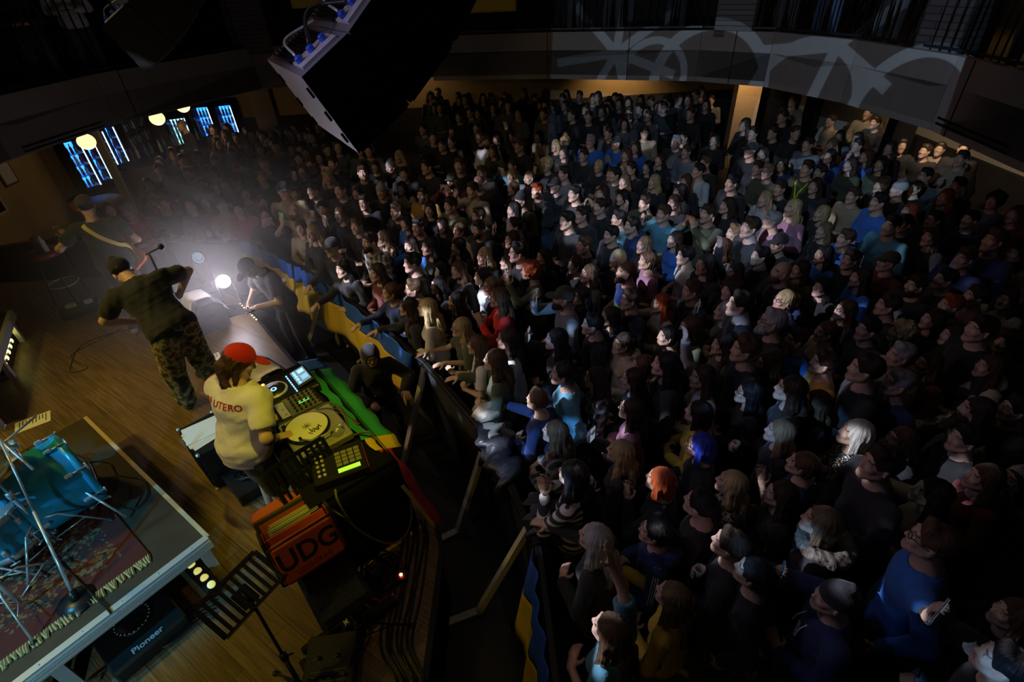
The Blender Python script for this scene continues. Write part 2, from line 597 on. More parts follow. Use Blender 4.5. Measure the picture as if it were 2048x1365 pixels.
        for k in range(3):
            x0 = ax[k][I[:, k]]; x1 = ax[k][I[:, k]+1]
            V[:, k] = x0+(x1-x0)*off[:, k]
        Q = []
        for axi in range(3):
            sh = [nx, ny, nz]
            lo = [slice(1, n-1) for n in sh]; lo[axi] = slice(0, sh[axi]-1)
            hi = list(lo); hi[axi] = slice(1, sh[axi])
            a = ins[tuple(lo)]; b = ins[tuple(hi)]
            u, v = [(1, 2), (2, 0), (0, 1)][axi]
            for flip, mask in ((0, a & ~b), (1, ~a & b)):
                J = np.argwhere(mask)
                if not len(J): continue
                J[:, [k for k in range(3) if k != axi]] += 1
                def g(du, dv):
                    K = J.copy(); K[:, u] -= du; K[:, v] -= dv
                    return idx[K[:, 0], K[:, 1], K[:, 2]]
                q = np.stack([g(1, 1), g(0, 1), g(0, 0), g(1, 0)], 1)
                if flip: q = q[:, ::-1]
                Q.append(q)
        return V, np.concatenate(Q)

def to_mesh(name, V, Q, mats, feat=None, extra=None):
    me = bpy.data.meshes.new(name)
    me.vertices.add(len(V)); me.vertices.foreach_set('co', V.astype(np.float32).ravel())
    me.loops.add(len(Q)*4); me.loops.foreach_set('vertex_index', Q.astype(np.int32).ravel())
    me.polygons.add(len(Q)); me.polygons.foreach_set('loop_start', np.arange(0, len(Q)*4, 4, dtype=np.int32))
    me.polygons.foreach_set('loop_total', np.full(len(Q), 4, np.int32))
    me.update(calc_edges=True)
    me.polygons.foreach_set('use_smooth', np.ones(len(Q), bool))
    me.materials.append(mats)
    if feat is not None:
        ca = me.color_attributes.new('feat', 'FLOAT_COLOR', 'POINT')
        ca.data.foreach_set('color', feat.astype(np.float32).ravel())
    return me

def rx(a):
    c, s = math.cos(a), math.sin(a); return np.array([[1, 0, 0], [0, c, -s], [0, s, c]])
def ry(a):
    c, s = math.cos(a), math.sin(a); return np.array([[c, 0, s], [0, 1, 0], [-s, 0, c]])
def rz(a):
    c, s = math.cos(a), math.sin(a); return np.array([[c, -s, 0], [s, c, 0], [0, 0, 1]])

def ik(a, t, hint, l1, l2):
    a = np.array(a, float); t = np.array(t, float); d = t-a; L = np.linalg.norm(d)
    if L > (l1+l2)*0.995: t = a+d/L*(l1+l2)*0.995; d = t-a; L = np.linalg.norm(d)
    u = d/L
    x = (l1*l1-l2*l2+L*L)/(2*L)
    h = math.sqrt(max(l1*l1-x*x, 0))
    hn = np.array(hint, float); hn = hn-u*(hn@u); hn /= np.linalg.norm(hn)+1e-9
    return a+u*x+hn*h, t

def joints(female=False, tilt=0.10, arms=None, legs=None, bend=0.0, turn=0.0, stance=0.1, spine=None):
    """standing figure facing +y, feet at z=0, 1.74 m tall. arms = {'R': (wrist, elbow hint, finger dir, palm normal, curl), 'L': ...};
    wrists are given relative to the chest (right, forward, up)"""
    J = {}
    w = 0.165 if female else 0.19
    pel = np.array([0, 0, 0.95]); J['pel'] = pel
    B = rx(-bend)@rz(turn)
    J['B'] = B
    def T(x, y, z): return pel+B@np.array([x, y, z])
    J['waist'] = T(0, 0.0, 0.16); J['chest'] = T(0, 0.0, 0.34); J['neck'] = T(0, -0.01, 0.49)
    J['head'] = J['neck']+B@np.array([0, 0.03, 0.0])+ (B@np.array([0, 0.02, 0.175]) if bend < .3 else B@rx(-0.25)@np.array([0, .02, .175]))
    J['HR'] = B@rx(tilt)
    J['tilt'] = tilt
    for sd, sg in (('R', 1), ('L', -1)):
        J['sh'+sd] = T(sg*w, -0.005, 0.445)
        wr, hint, fd, pn, curl = arms[sd]
        wr = T(wr[0]*sg, wr[1], 0.34+wr[2]); hint = B@np.array([hint[0]*sg, hint[1], hint[2]])
        fd = B@np.array([fd[0]*sg, fd[1], fd[2]]); pn = B@np.array([pn[0]*sg, pn[1], pn[2]])
        el, wr = ik(J['sh'+sd], wr, hint, 0.29, 0.255)
        J['el'+sd] = el; J['wr'+sd] = wr
        J['fd'+sd] = fd/np.linalg.norm(fd)
        pn = pn-J['fd'+sd]*(pn@J['fd'+sd]); J['pn'+sd] = pn/np.linalg.norm(pn)
        J['curl'+sd] = curl
        J['hip'+sd] = pel+np.array([sg*0.09, 0, -0.03])
        if legs: kn, an = legs[sd]; J['kn'+sd] = np.array(kn, float); J['an'+sd] = np.array(an, float)
        else:
            J['kn'+sd] = np.array([sg*(0.09+stance*.5), 0.02, 0.50]); J['an'+sd] = np.array([sg*(0.09+stance*.7), -0.02, 0.085])
    return J

def mirror_side(J):
    return J

HEADC = []
def head_prims(F, J, female):
    c = J['head']; H = J['HR']
    def P(x, y, z): return c+H@np.array([x, y, z])
    s = 0.97 if female else 1.0
    F.ell(P(0, -.012, .032), (.074*s, .094*s, .088*s), H, 0.02)
    F.ell(P(0, .026, -.022), (.060*s, .064, .080), H, 0.03)
    F.cone(P(0, .03, -.062), P(0, .066, -.094), .038*s, .020 if female else .024, 0.03)
    for sg in (-1, 1):
        F.cone(P(sg*.050, .005, -.05), P(sg*.018, .066, -.092), .017, .014, 0.03)
        F.ell(P(sg*.036, .066, -.018), (.022, .020, .022), H, 0.02)
    F.cone(P(-.034, .080, .038), P(.034, .080, .038), .010, .010, 0.02)
    for sg in (-1, 1):
        F.ell(P(sg*.031, .104, .016), (.020, .020, .014), H, 0.012, '-')
        F.ell(P(sg*.031, .076, .016), (.0145, .0145, .0135), H, 0.004)
        F.ell(P(sg*.077*s, -.006, -.004), (.009, .020, .032), H@rz(sg*-.3), 0.006)
    F.cone(P(0, .086, .026), P(0, .103, -.022), .007, .0115, 0.012)
    F.cone(P(-.012, .094, -.026), P(.012, .094, -.026), .0075, .0075, 0.008)
    F.cone(P(-.019, .084, -.050), P(.019, .084, -.050), .0072, .0072, 0.008)
    F.cone(P(-.016, .083, -.061), P(.016, .083, -.061), .0078, .0078, 0.006)

def hand_prims(F, J, sd, spread=0.006, k=0.006):
    w = J['wr'+sd]; d = J['fd'+sd]; n = J['pn'+sd]; curl = J['curl'+sd]
    s = np.cross(d, n)
    if sd == 'L': s = -s          # s points to the thumb side
    F.cone(w, w+d*0.03, .026, .030, 0.02, flat=(n, 1.5))
    F.cone(w+d*.03, w+d*.078, .030, .037, 0.012, flat=(n, 2.6))
    F.cone(w+d*.074+s*-.026, w+d*.076+s*.026, .0115, .0125, 0.01)
    lens = [.068, .078, .074, .058]
    for i in range(4):
        o = (1.5-i)*.0185
        b = w+d*.083+s*o
        dd = d+s*o*0.9*(1 if curl < .5 else .2); dd /= np.linalg.norm(dd)
        ang = curl*0.8+0.06*i*curl
        p = b; L = lens[3-i] if i == 3 else lens[i]
        for j, (fr, r0, r1) in enumerate(((.46, .0098, .0090), (.30, .0090, .0084), (.24, .0084, .0075))):
            a2 = ang*(0.6+0.75*j)
            q = dd*math.cos(a2)+n*math.sin(a2)
            e = p+q*L*fr*1.05
            F.cone(p, e, r0, r1, k*.6)
            p = e
    b = w+d*.022+s*.024+n*.004
    t1 = b+(d*.55+s*.65+n*(.25+.5*curl))*.042
    F.cone(b, t1, .0145, .0115, 0.010)
    t2 = t1+(d*.80+s*(.35-.6*curl)+n*(.25+.55*curl))*.034
    F.cone(t1, t2, .0112, .0095, 0.004)

def fig_zones(J, hands='RL', hr=0.12):
    z = [(J['head'], (0.10, 0.13, 0.14))]
    for sd in hands:
        c = J['wr'+sd]+J['fd'+sd]*0.09
        z.append((c, (hr, hr, hr)))
    return z

def bounds(J, m=0.28):
    P = np.array([v for k, v in J.items() if isinstance(v, np.ndarray) and v.shape == (3,) and k[:2] not in ('fd', 'pn')])
    return P.min(0)-m, P.max(0)+m

def body_mesh(J, female=False, h=0.018, hf=0.0062, hands='RL', name='body', mats=None):
    lo, hi = bounds(J)
    lo[2] = min(lo[2], -0.02)
    F = Field(lo, hi, h, fig_zones(J, hands), hf)
    B = J['B']
    tors(F, J, female, 0.0)
    F.cone(J['neck']-B@np.array([0, .0, .03]), J['head']+J['HR']@np.array([0, -.02, -.05]), .056 if female else .062, .050 if female else .057, 0.03)
    for sd in 'RL':
        F.cone(J['sh'+sd], J['el'+sd], .040 if female else .049, .034 if female else .041, 0.03)
        F.cone(J['el'+sd], J['wr'+sd], .038 if female else .044, .024 if female else .028, 0.015)
        hand_prims(F, J, sd)
        legs_prims(F, J, sd, female, 0)
        a = J['an'+sd]; fd = np.array(J.get('foot'+sd, (0, 1, 0)), float)
        F.cone(a-fd*.03+np.array([0, 0, -.04]), a+fd*.14+np.array([0, 0, -.055]), .035, .028, .02)
    head_prims(F, J, female)
    V, Q = F.mesh()
    c = J['head']; H = J['HR']
    q = (V-c)@H
    feat = np.zeros((len(V), 4)); feat[:, 3] = 1
    x = np.abs(q[:, 0])
    front = q[:, 1] > .055
    feat[:, 0] = (((x/.024)**2+((q[:, 2]+.055)/.0115)**2) < 1) & (q[:, 1] > .078)
    feat[:, 1] = (((x-.031)/.0125)**2+((q[:, 2]-.015)/.0065)**2 < 1) & front
    iris = (((x-.031)/.0065)**2+((q[:, 2]-.016)/.0065)**2 < 1) & front
    brow = (((x-.032)/.020)**2+((q[:, 2]-.040-.003*np.cos(x*60))/.0058)**2 < 1) & front
    feat[:, 2] = (iris | brow)
    return to_mesh(name, V, Q, mats or M_SKIN, feat)

def tors(F, J, female, o):
    B = J['B']; pel = J['pel']
    f = 1.0
    F.ell(pel+np.array([0, -.005, 0.0]), (.158+o*1.5, .110+o*1.5, .12+o), B, 0.05)
    F.ell(J['waist'], ((.125 if female else .145)+o, .095+o, .13+o), B, 0.06)
    F.ell(J['chest']+B@np.array([0, 0, .0]), ((.145 if female else .168)+o, (.098 if female else .112)+o, .155+o), B, 0.06)
    F.cone(J['shR']+B@np.array([-.03, 0, -.015]), J['shL']+B@np.array([.03, 0, -.015]), .046+o, .046+o, 0.04)
    F.cone(J['chest']+B@np.array([0, 0, .08]), J['neck'], .085+o, .062+o*.5, 0.05)
    if female:
        for sg in (-1, 1): F.ell(J['chest']+B@np.array([sg*.062, .075, -.0]), (.058+o*.6, .05+o*.6, .055+o*.6), B, 0.03)

def legs_prims(F, J, sd, female, o):
    F.cone(J['hip'+sd]-np.array([0,0,.02]), J['kn'+sd], .080+o, .058+o, 0.04)
    F.cone(J['kn'+sd], J['an'+sd], .057+o, .038+o, 0.02)

def top_mesh(J, female=False, sleeve='long', h=0.012, o=0.014, hem=-0.05, name='top', mats=None, rip=0.0022, seed=0, loose=0.0, collar=None, hood=False):
    lo, hi = bounds(J, 0.2)
    pel = J['pel']; B = J['B']
    lo[2] = min(pel[2]-0.22, min(J['wrR'][2], J['wrL'][2])-.1)
    F = Field(lo, hi, h)
    tors(F, J, female, o+loose)
    if hem < -0.04:
        F.cone(J['waist']-B@np.array([0, 0, .03]), pel+B@np.array([0, 0, hem]), .15+loose, .165+loose, 0.05, flat=(B[:, 1], 1.35))
    for sd in 'RL':
        so = o+loose*.6
        if sleeve == 'short':
            e = J['sh'+sd]+(J['el'+sd]-J['sh'+sd])*0.62
            F.cone(J['sh'+sd], e, (.041 if female else .050)+so, .052+so, 0.03)
            F.half_local = None
        elif sleeve == 'none': pass
        else:
            F.cone(J['sh'+sd], J['el'+sd], (.041 if female else .050)+so, (.038 if female else .045)+so, 0.03)
            e = J['el'+sd]+(J['wr'+sd]-J['el'+sd])*(0.93 if sleeve == 'long' else 0.5)
            F.cone(J['el'+sd], e, .042+so, .030+so*.9, 0.02)
    if hood:
        F.ell(J['neck']+B@np.array([0, -.085, .02]), (.13, .075, .075), B@rx(.5), 0.04)
        F.cone(J['neck']+B@np.array([-.07, .02, .03]), J['neck']+B@np.array([.07, .02, .03]), .04, .04, .04)
    F.ripple(rip, 34, seed)
    # sleeve ends
    if sleeve == 'short':
        for sd in 'RL':
            u = J['el'+sd]-J['sh'+sd]; u /= np.linalg.norm(u)
            e = J['sh'+sd]+(J['el'+sd]-J['sh'+sd])*0.66
            F.cone(e+u*.085, e+u*.2, .09, .09, 0.0, '-')
    # neck opening
    F.cone(J['neck']+B@np.array([0, .035, .035 if collar is None else .05]), J['neck']+B@np.array([0, .09, .25]), .070, .12, 0.012, '-')
    F.cone(J['neck']+B@np.array([0, .0, .055]), J['neck']+B@np.array([0, .02, .25]), .085, .11, 0.0, '-')
    F.half(pel+B@np.array([0, 0, hem]), -B[:, 2])
    V, Q = F.mesh()
    return to_mesh(name, V, Q, mats or M_CLOTH)

def trousers_mesh(J, female=False, h=0.02, o=0.012, name='trousers', mats=None, short=False, loose=0.0, rip=0.002, seed=3):
    lo, hi = bounds(J, 0.2)
    hi[2] = J['pel'][2]+.12
    lo[2] = min(J['anR'][2], J['anL'][2])-.12
    F = Field(lo, hi, h)
    F.ell(J['pel']+np.array([0, -.005, 0]), (.158+o*.6, .110+o*.6, .12), J['B'], 0.03)
    for sd in 'RL':
        F.cone(J['hip'+sd]-np.array([0,0,.02]), J['kn'+sd], .080+o*.6+loose, .060+o+loose, 0.04)
        if not short: F.cone(J['kn'+sd], J['an'+sd]+np.array([0, 0, .01]), .060+o+loose, .045+o+loose, 0.02)
    if rip: F.ripple(rip, 30, seed)
    V, Q = F.mesh()
    return to_mesh(name, V, Q, mats or M_CLOTH)

def shoe_mesh(J, name='shoes', mats=None, h=0.012):
    ps = [J['anR'], J['anL']]
    lo = np.minimum(*ps)-.25; hi = np.maximum(*ps)+.25
    hi[2] = max(p[2] for p in ps)+.05; lo[2] = min(p[2] for p in ps)-.12
    F = Field(lo, hi, h)
    for sd in 'RL':
        a = J['an'+sd]; fd = np.array(J.get('foot'+sd, (0, 1, 0)), float)
        F.cone(a-fd*.03+np.array([0, 0, -.035]), a+fd*.06+np.array([0, 0, -.045]), .044, .045, .02)
        F.cone(a+fd*.06+np.array([0, 0, -.05]), a+fd*.16+np.array([0, 0, -.055]), .045, .036, .02)
        F.cone(a+np.array([0, 0, .01]), a+np.array([0, 0, -.03]), .046, .046, .02)
    F.half(np.array([0, 0, min(p[2] for p in ps)-.082]), (0, 0, -1))
    V, Q = F.mesh()
    return to_mesh(name, V, Q, mats or M_SHOE)

def hair_mesh(J, style, h=0.009, name='hair', mats=None, length=0.30):
    c = J['head']; H = J['HR']; B = J['B']
    def P(x, y, z): return c+H@np.array([x, y, z])
    lo = c-np.array([.24, .26, .16 if style in 'SZ' else length+.20]); hi = c+np.array([.24, .24, .24])
    F = Field(lo, hi, h)
    big = {'S': .009, 'C': .026, 'B': .012, 'L': .009, 'W': .015, 'P': .008, 'Z': .003}[style]
    F.ell(P(0, -.016, .038), (.075+big, .094+big, .088+big), H, 0.0)
    if style == 'S': F.cone(P(-.03, .05, .105), P(.03, .05, .105), .028, .028, .03)
    if style in 'LWBPC':
        F.ell(P(0, -.040, -.01), (.070+big, .068+big, .10), H, 0.02)
    if style in 'LW':
        e = length
        for sg in (-1, 1):
            a = P(sg*.062, -.02, .0); m = c+np.array([sg*.085, -.035, -.12]); b = c+np.array([sg*.10, -.03+(.05 if style == 'L' else .07), -e])
            F.cone(a, m, .040, .040 if style == 'L' else .05, 0.03)
            F.cone(m, b, .040 if style == 'L' else .052, .024 if style == 'L' else .034, 0.03)
        F.cone(P(0, -.06, -.02), c+np.array([0, -.115, -.18]), .075, .062, 0.03, flat=((0, 1, 0), 1.5))
        F.cone(c+np.array([-.035, -.125, -.16]), c+np.array([-.04, -.150, -e-.03]), .055, .040, 0.03, flat=((0, 1, 0), 1.6))
        F.cone(c+np.array([.035, -.125, -.16]), c+np.array([.045, -.150, -e]), .055, .040, 0.03, flat=((0, 1, 0), 1.6))
    if style == 'B':
        for sg in (-1, 1): F.cone(P(sg*.064, -.01, .0), c+np.array([sg*.082, .0, -.115]), .036, .030, 0.03)
        F.cone(P(0, -.06, 0), c+np.array([0, -.07, -.12]), .07, .055, 0.03)
    if style == 'P':
        F.ell(P(0, -.135, .045), (.036, .036, .036), H, 0.02)
        F.cone(P(0, -.135, .045), c+np.array([0, -.165, -.16]), .030, .020, 0.02)
    if style == 'C':
        for i in range(46):
            v = RS.normal(size=3); v /= np.linalg.norm(v)
            if v[1] > .55 and v[2] < .35: continue
            if v[2] < -.55: continue
            F.ell(P(v[0]*.098, -.016+v[1]*.115, .035+v[2]*.11), (.024, .024, .024), None, 0.012)
    # face opening
    y = {'S': .0, 'Z': 0, 'C': .01, 'B': .0, 'L': .0, 'W': 0.0, 'P': 0}[style]
    F.ell(P(0, .100+y, -.030), (.070, .082 if style in 'LWBP' else .070, .096), H, 0.010, '-')
    F.cone(P(0, .085, -.10), c+np.array([0, .14, -.42]), .065, .11, 0.02, '-')
    if style in 'SZ':
        F.ell(P(0, .03, -.085), (.12, .12, .085), H, 0.01, '-')
        F.cone(P(0, -.06, -.13), P(0, -.07, -.16), .09, .09, 0.01, '-')
        for sg in (-1, 1): F.ell(P(sg*.085, .02, -.01), (.022, .032, .038), H, 0.008, '-')
    else:
        F.cone(c+np.array([0, .0, -.13]), c+np.array([0, .0, -.36]), .040, .05, 0.01, '-')
    F.ripple(0.0012 if style in 'SLPB' else 0.0028, 120 if style in 'SLPB' else 70, 5)
    if style in 'LWBP':
        G = np.meshgrid(*F.ax, indexing='ij', sparse=True)
        a = np.arctan2(G[1]-c[1]+.02, G[0]-c[0])
        low = np.clip((c[2]+.04-G[2])/.12, 0, 1)
        F.d = F.d+((.0016+.0042*low)*(np.sin(a*13+np.sin(G[2]*17)*1.3)+.6*np.sin(a*29+G[2]*9))).astype(np.float32)
    if style in 'LW':      # a parting on top
        F.cone(P(.012, .09, .125), P(.012, -.03, .150), .009, .009, .012, '-')
    V, Q = F.mesh()
    return to_mesh(name, V, Q, mats or M_HAIR)

def cap_mesh(J, beanie=False, name='cap', mats=None, h=0.006, back=False):
    c = J['head']; H = J['HR']
    def P(x, y, z): return c+H@np.array([x, y, z])
    F = Field(c-np.array([.2, .24, .2]), c+np.array([.2, .26, .24]), h)
    F.ell(P(0, -.012, .048), (.090, .109, .096), H, 0)
    F.half(P(0, 0, .028 if not beanie else .022), H@np.array([0, .10, -1.0]))
    if beanie: F.cone(P(-.0, 0, .13), P(0, -.03, .15), .04, .03, .03)
    else:
        F.ell(P(0, .125, .040), (.072, .078, .007), H@rx(-.12), 0.010)
        F.ell(P(0, -.012, .143), (.009, .009, .006), H, .004)
    V, Q = F.mesh()
    return to_mesh(name, V, Q, mats or M_CLOTH)

def beard_mesh(J, big=False, name='beard'):
    c = J['head']; H = J['HR']
    def P(x, y, z): return c+H@np.array([x, y, z])
    F = Field(c-np.array([.2, .2, .26]), c+np.array([.2, .26, .12]), 0.006)
    F.ell(P(0, .030, -.060), (.066, .068, .062), H, 0.0)
    F.cone(P(0, .05, -.09), P(0, .085, -.20 if big else -.105), .045, .030, 0.03)
    F.half(P(0, 0, -.036), H[:, 2])
    F.ell(P(0, .10, -.056), (.022, .03, .009), H, 0.004, '-')
    F.half(P(0, .012, 0), -H[:, 1])
    F.ripple(.0012, 130, 4)
    V, Q = F.mesh()
    return to_mesh(name, V, Q, M_HAIR)

def glasses_mesh(J, name='glasses'):
    c = J['head']; H = J['HR']
    mb = MB()
    def P(x, y, z): return c+H@np.array([x, y, z])
    for sg in (-1, 1):
        mb.tube([P(sg*.033+.021*math.cos(a), .101+.004*math.cos(a)*-sg, .014+.017*math.sin(a)) for a in np.linspace(0, 2*PI, 15)[:-1]], .0026, 5, closed=True)
        mb.tube([P(sg*.055, .098, .018), P(sg*.078, .05, .016), P(sg*.080, -.01, .006)], .0022, 5)
    mb.tube([P(-.012, .104, .018), P(.012, .104, .018)], .0022, 5)
    o = mb.build(name, M_BLACKPL)
    me = o.data; bpy.data.objects.remove(o)
    return me

M_SKIN = mat('skin', objcol=True, rough=0.5, noise=0.12, nscale=30, bump=0.12, bscale=180)
_N, _L = nodes_of(M_SKIN)
_a = _N.new('ShaderNodeAttribute'); _a.attribute_name = 'feat'
_s = _N.new('ShaderNodeSeparateColor'); _L.new(_a.outputs['Color'], _s.inputs[0])
mix_in(M_SKIN, mnode(M_SKIN, 'MULTIPLY', _s.outputs[0], 0.75), (0.42, 0.12, 0.11))
mix_in(M_SKIN, mnode(M_SKIN, 'MULTIPLY', _s.outputs[1], 0.9), (0.70, 0.68, 0.66))
mix_in(M_SKIN, mnode(M_SKIN, 'MULTIPLY', _s.outputs[2], 0.9), (0.035, 0.022, 0.015))
M_CLOTH = mat('cloth', objcol=True, rough=0.85, noise=0.10, nscale=14, bump=0.25, bscale=70, sheen=0.15)
M_LEATHER = mat('leather', objcol=True, rough=0.38, bump=0.4, bscale=45)
M_HAIR = mat('hair', objcol=True, rough=0.48, spec=.35)
def strands(m):
    N, L = nodes_of(m)
    v, X, Y, Z = objxyz(m)
    a = mnode(m, 'ARCTAN2', mnode(m, 'SUBTRACT', Y, .02), X)
    cb = N.new('ShaderNodeCombineXYZ')
    L.new(mnode(m, 'MULTIPLY', a, 11.0), cb.inputs[0]); L.new(mnode(m, 'MULTIPLY', Z, 5.0), cb.inputs[1])
    t = N.new('ShaderNodeTexNoise'); t.inputs['Scale'].default_value = 1.6; t.inputs['Detail'].default_value = 4; t.inputs['Distortion'].default_value = .6
    L.new(cb.outputs[0], t.inputs['Vector'])
    mr = N.new('ShaderNodeMapRange'); mr.inputs[1].default_value = .32; mr.inputs[2].default_value = .68; mr.inputs[3].default_value = .35; mr.inputs[4].default_value = 1.7
    L.new(t.outputs['Fac'], mr.inputs[0])
    b = N['Principled BSDF']
    mx = N.new('ShaderNodeMix'); mx.data_type = 'RGBA'; mx.blend_type = 'MULTIPLY'; mx.inputs[0].default_value = 1
    L.new(b.inputs['Base Color'].links[0].from_socket, mx.inputs[6]); L.new(mr.outputs[0], mx.inputs[7]); L.new(mx.outputs[2], b.inputs['Base Color'])
    bp = N.new('ShaderNodeBump'); bp.inputs['Strength'].default_value = .8; bp.inputs['Distance'].default_value = .012
    L.new(t.outputs['Fac'], bp.inputs['Height']); L.new(bp.outputs[0], b.inputs['Normal'])
strands(M_HAIR)
M_SHOE = mat('shoe_leather', (0.02, 0.02, 0.02), 0.5)
M_BLACKPL = mat('black_plastic', (0.012, 0.012, 0.013), 0.35)
def pattern_mat(name, kind):
    m = mat(name, (0.03, 0.03, 0.035), 0.85, bump=0.25, bscale=60)
    N, L = nodes_of(m)
    v, X, Y, Z = objxyz(m)
    if kind == 'stripe':
        mix_in(m, mnode(m, 'LESS_THAN', mnode(m, 'FRACT', mnode(m, 'MULTIPLY', Z, 15.5)), 0.45), (0.62, 0.60, 0.58))
    elif kind == 'plaid':
        a = mnode(m, 'LESS_THAN', mnode(m, 'FRACT', mnode(m, 'MULTIPLY', mnode(m, 'ADD', X, Y), 11)), 0.4)
        b = mnode(m, 'LESS_THAN', mnode(m, 'FRACT', mnode(m, 'MULTIPLY', Z, 11)), 0.4)
        mix_in(m, mnode(m, 'MULTIPLY', mnode(m, 'ADD', a, b), 0.5), (0.36, 0.33, 0.28))
    elif kind in ('leopard', 'camo'):
        t = N.new('ShaderNodeTexNoise'); t.inputs['Scale'].default_value = 26 if kind == 'leopard' else 13
        t.inputs['Detail'].default_value = 1.5
        L.new(v, t.inputs['Vector'])
        if kind == 'leopard':
            mix_in(m, mnode(m, 'LESS_THAN', t.outputs['Fac'], 0.53), (0.50, 0.47, 0.40))
        else:
            mix_in(m, mnode(m, 'GREATER_THAN', t.outputs['Fac'], 0.40), (0.10, 0.115, 0.055))
            mix_in(m, mnode(m, 'GREATER_THAN', t.outputs['Fac'], 0.50), (0.36, 0.34, 0.20))
            mix_in(m, mnode(m, 'GREATER_THAN', t.outputs['Fac'], 0.60), (0.13, 0.07, 0.035))
    elif kind == 'sequin':
        t = N.new('ShaderNodeTexVoronoi'); t.inputs['Scale'].default_value = 70
        L.new(v, t.inputs['Vector'])
        mix_in(m, mnode(m, 'LESS_THAN', t.outputs['Distance'], 0.35), (0.75, 0.68, 0.42))
        N['Principled BSDF'].inputs['Metallic'].default_value = 0.5
        N['Principled BSDF'].inputs['Roughness'].default_value = 0.3
    return m
PATS = {'S': pattern_mat('striped_knit', 'stripe'), 'P': pattern_mat('plaid_flannel', 'plaid'), 'A': pattern_mat('leopard_plush', 'leopard'), 'X': pattern_mat('camouflage_cloth', 'camo'), 'Q': pattern_mat('sequin_cloth', 'sequin')}

# ------------------------------------------------------------------ the hall
def plank_mat():
    m = mat('stage_planks', (0.17, 0.105, 0.055), 0.42, bump=0.08, bscale=90)
    N, L = nodes_of(m)
    v, X, Y, Z = objxyz(m, (1, 1, 1), (0, 0, 0.62))
    br = N.new('ShaderNodeTexBrick')
    br.inputs['Scale'].default_value = 1.0
    br.inputs['Brick Width'].default_value = 1.6
    br.inputs['Row Height'].default_value = 0.17
    br.inputs['Mortar Size'].default_value = 0.0022
    br.inputs['Color1'].default_value = (0.15, 0.095, 0.05, 1)
    br.inputs['Color2'].default_value = (0.22, 0.145, 0.08, 1)
    br.inputs['Mortar'].default_value = (0.04, 0.028, 0.018, 1)
    L.new(v, br.inputs['Vector'])
    mp = N.new('ShaderNodeMapping'); mp.inputs['Scale'].default_value = (3, 55, 1)
    L.new(v, mp.inputs[0])
    t = N.new('ShaderNodeTexNoise'); t.inputs['Scale'].default_value = 1.0; t.inputs['Detail'].default_value = 5
    L.new(mp.outputs[0], t.inputs['Vector'])
    mr = N.new('ShaderNodeMapRange'); mr.inputs[1].default_value = .3; mr.inputs[2].default_value = .7; mr.inputs[3].default_value = .55; mr.inputs[4].default_value = 1.3
    L.new(t.outputs['Fac'], mr.inputs[0])
    mx = N.new('ShaderNodeMix'); mx.data_type = 'RGBA'; mx.blend_type = 'MULTIPLY'; mx.inputs[0].default_value = 1
    L.new(br.outputs['Color'], mx.inputs[6]); L.new(mr.outputs[0], mx.inputs[7])
    L.new(mx.outputs[2], N['Principled BSDF'].inputs['Base Color'])
    return m
def brick_mat():
    m = mat('dark_brick', (0.10, 0.09, 0.085), 0.9)
    N, L = nodes_of(m)
    tc = N.new('ShaderNodeTexCoord')
    s = N.new('ShaderNodeSeparateXYZ'); L.new(tc.outputs['Object'], s.inputs[0])
    cb = N.new('ShaderNodeCombineXYZ')
    L.new(mnode(m, 'ADD', s.outputs[0], s.outputs[1]), cb.inputs[0]); L.new(s.outputs[2], cb.inputs[1])
    br = N.new('ShaderNodeTexBrick')
    br.inputs['Scale'].default_value = 1.0; br.inputs['Brick Width'].default_value = 0.25; br.inputs['Row Height'].default_value = 0.075
    br.inputs['Mortar Size'].default_value = 0.008
    br.inputs['Color1'].default_value = (0.085, 0.075, 0.07, 1); br.inputs['Color2'].default_value = (0.12, 0.10, 0.09, 1); br.inputs['Mortar'].default_value = (0.035, 0.035, 0.035, 1)
    L.new(cb.outputs[0], br.inputs['Vector']); L.new(br.outputs['Color'], N['Principled BSDF'].inputs['Base Color'])
    return m
M_PLANK = plank_mat(); M_BRICK = brick_mat()
M_FLOOR = mat('hall_floor', (0.035, 0.033, 0.035), 0.55, noise=.3, nscale=3)
M_PLASTER = mat('grey_brown_plaster', (0.20, 0.175, 0.155), 0.85, noise=.06, nscale=6, bump=.1, bscale=200)
M_WALL = mat('ochre_wall', (0.40, 0.30, 0.16), 0.85, noise=.06, nscale=4)
M_DARKW = mat('dark_wall', (0.035, 0.032, 0.03), 0.9, noise=.2, nscale=5)
M_BLACK = mat('matt_black', (0.008, 0.008, 0.009), 1.0, spec=.08)
M_STEELB = mat('black_steel', (0.02, 0.02, 0.022), 0.4, metal=.6)
M_ALU = mat('aluminium', (0.66, 0.68, 0.70), 0.38, metal=.45, bump=.03, bscale=200)
M_CHROME = mat('chrome', (0.8, 0.82, 0.84), 0.24, metal=.65)
M_CREAM = mat('cream_panel', (0.62, 0.58, 0.50), 0.7, noise=.05, nscale=8)
M_WOODL = mat('pale_wood', (0.55, 0.42, 0.26), 0.6, noise=.15, nscale=8, stretch=(1, 1, 8))
M_WOODD = mat('dark_wood', (0.09, 0.05, 0.03), 0.5, noise=.2, nscale=8)

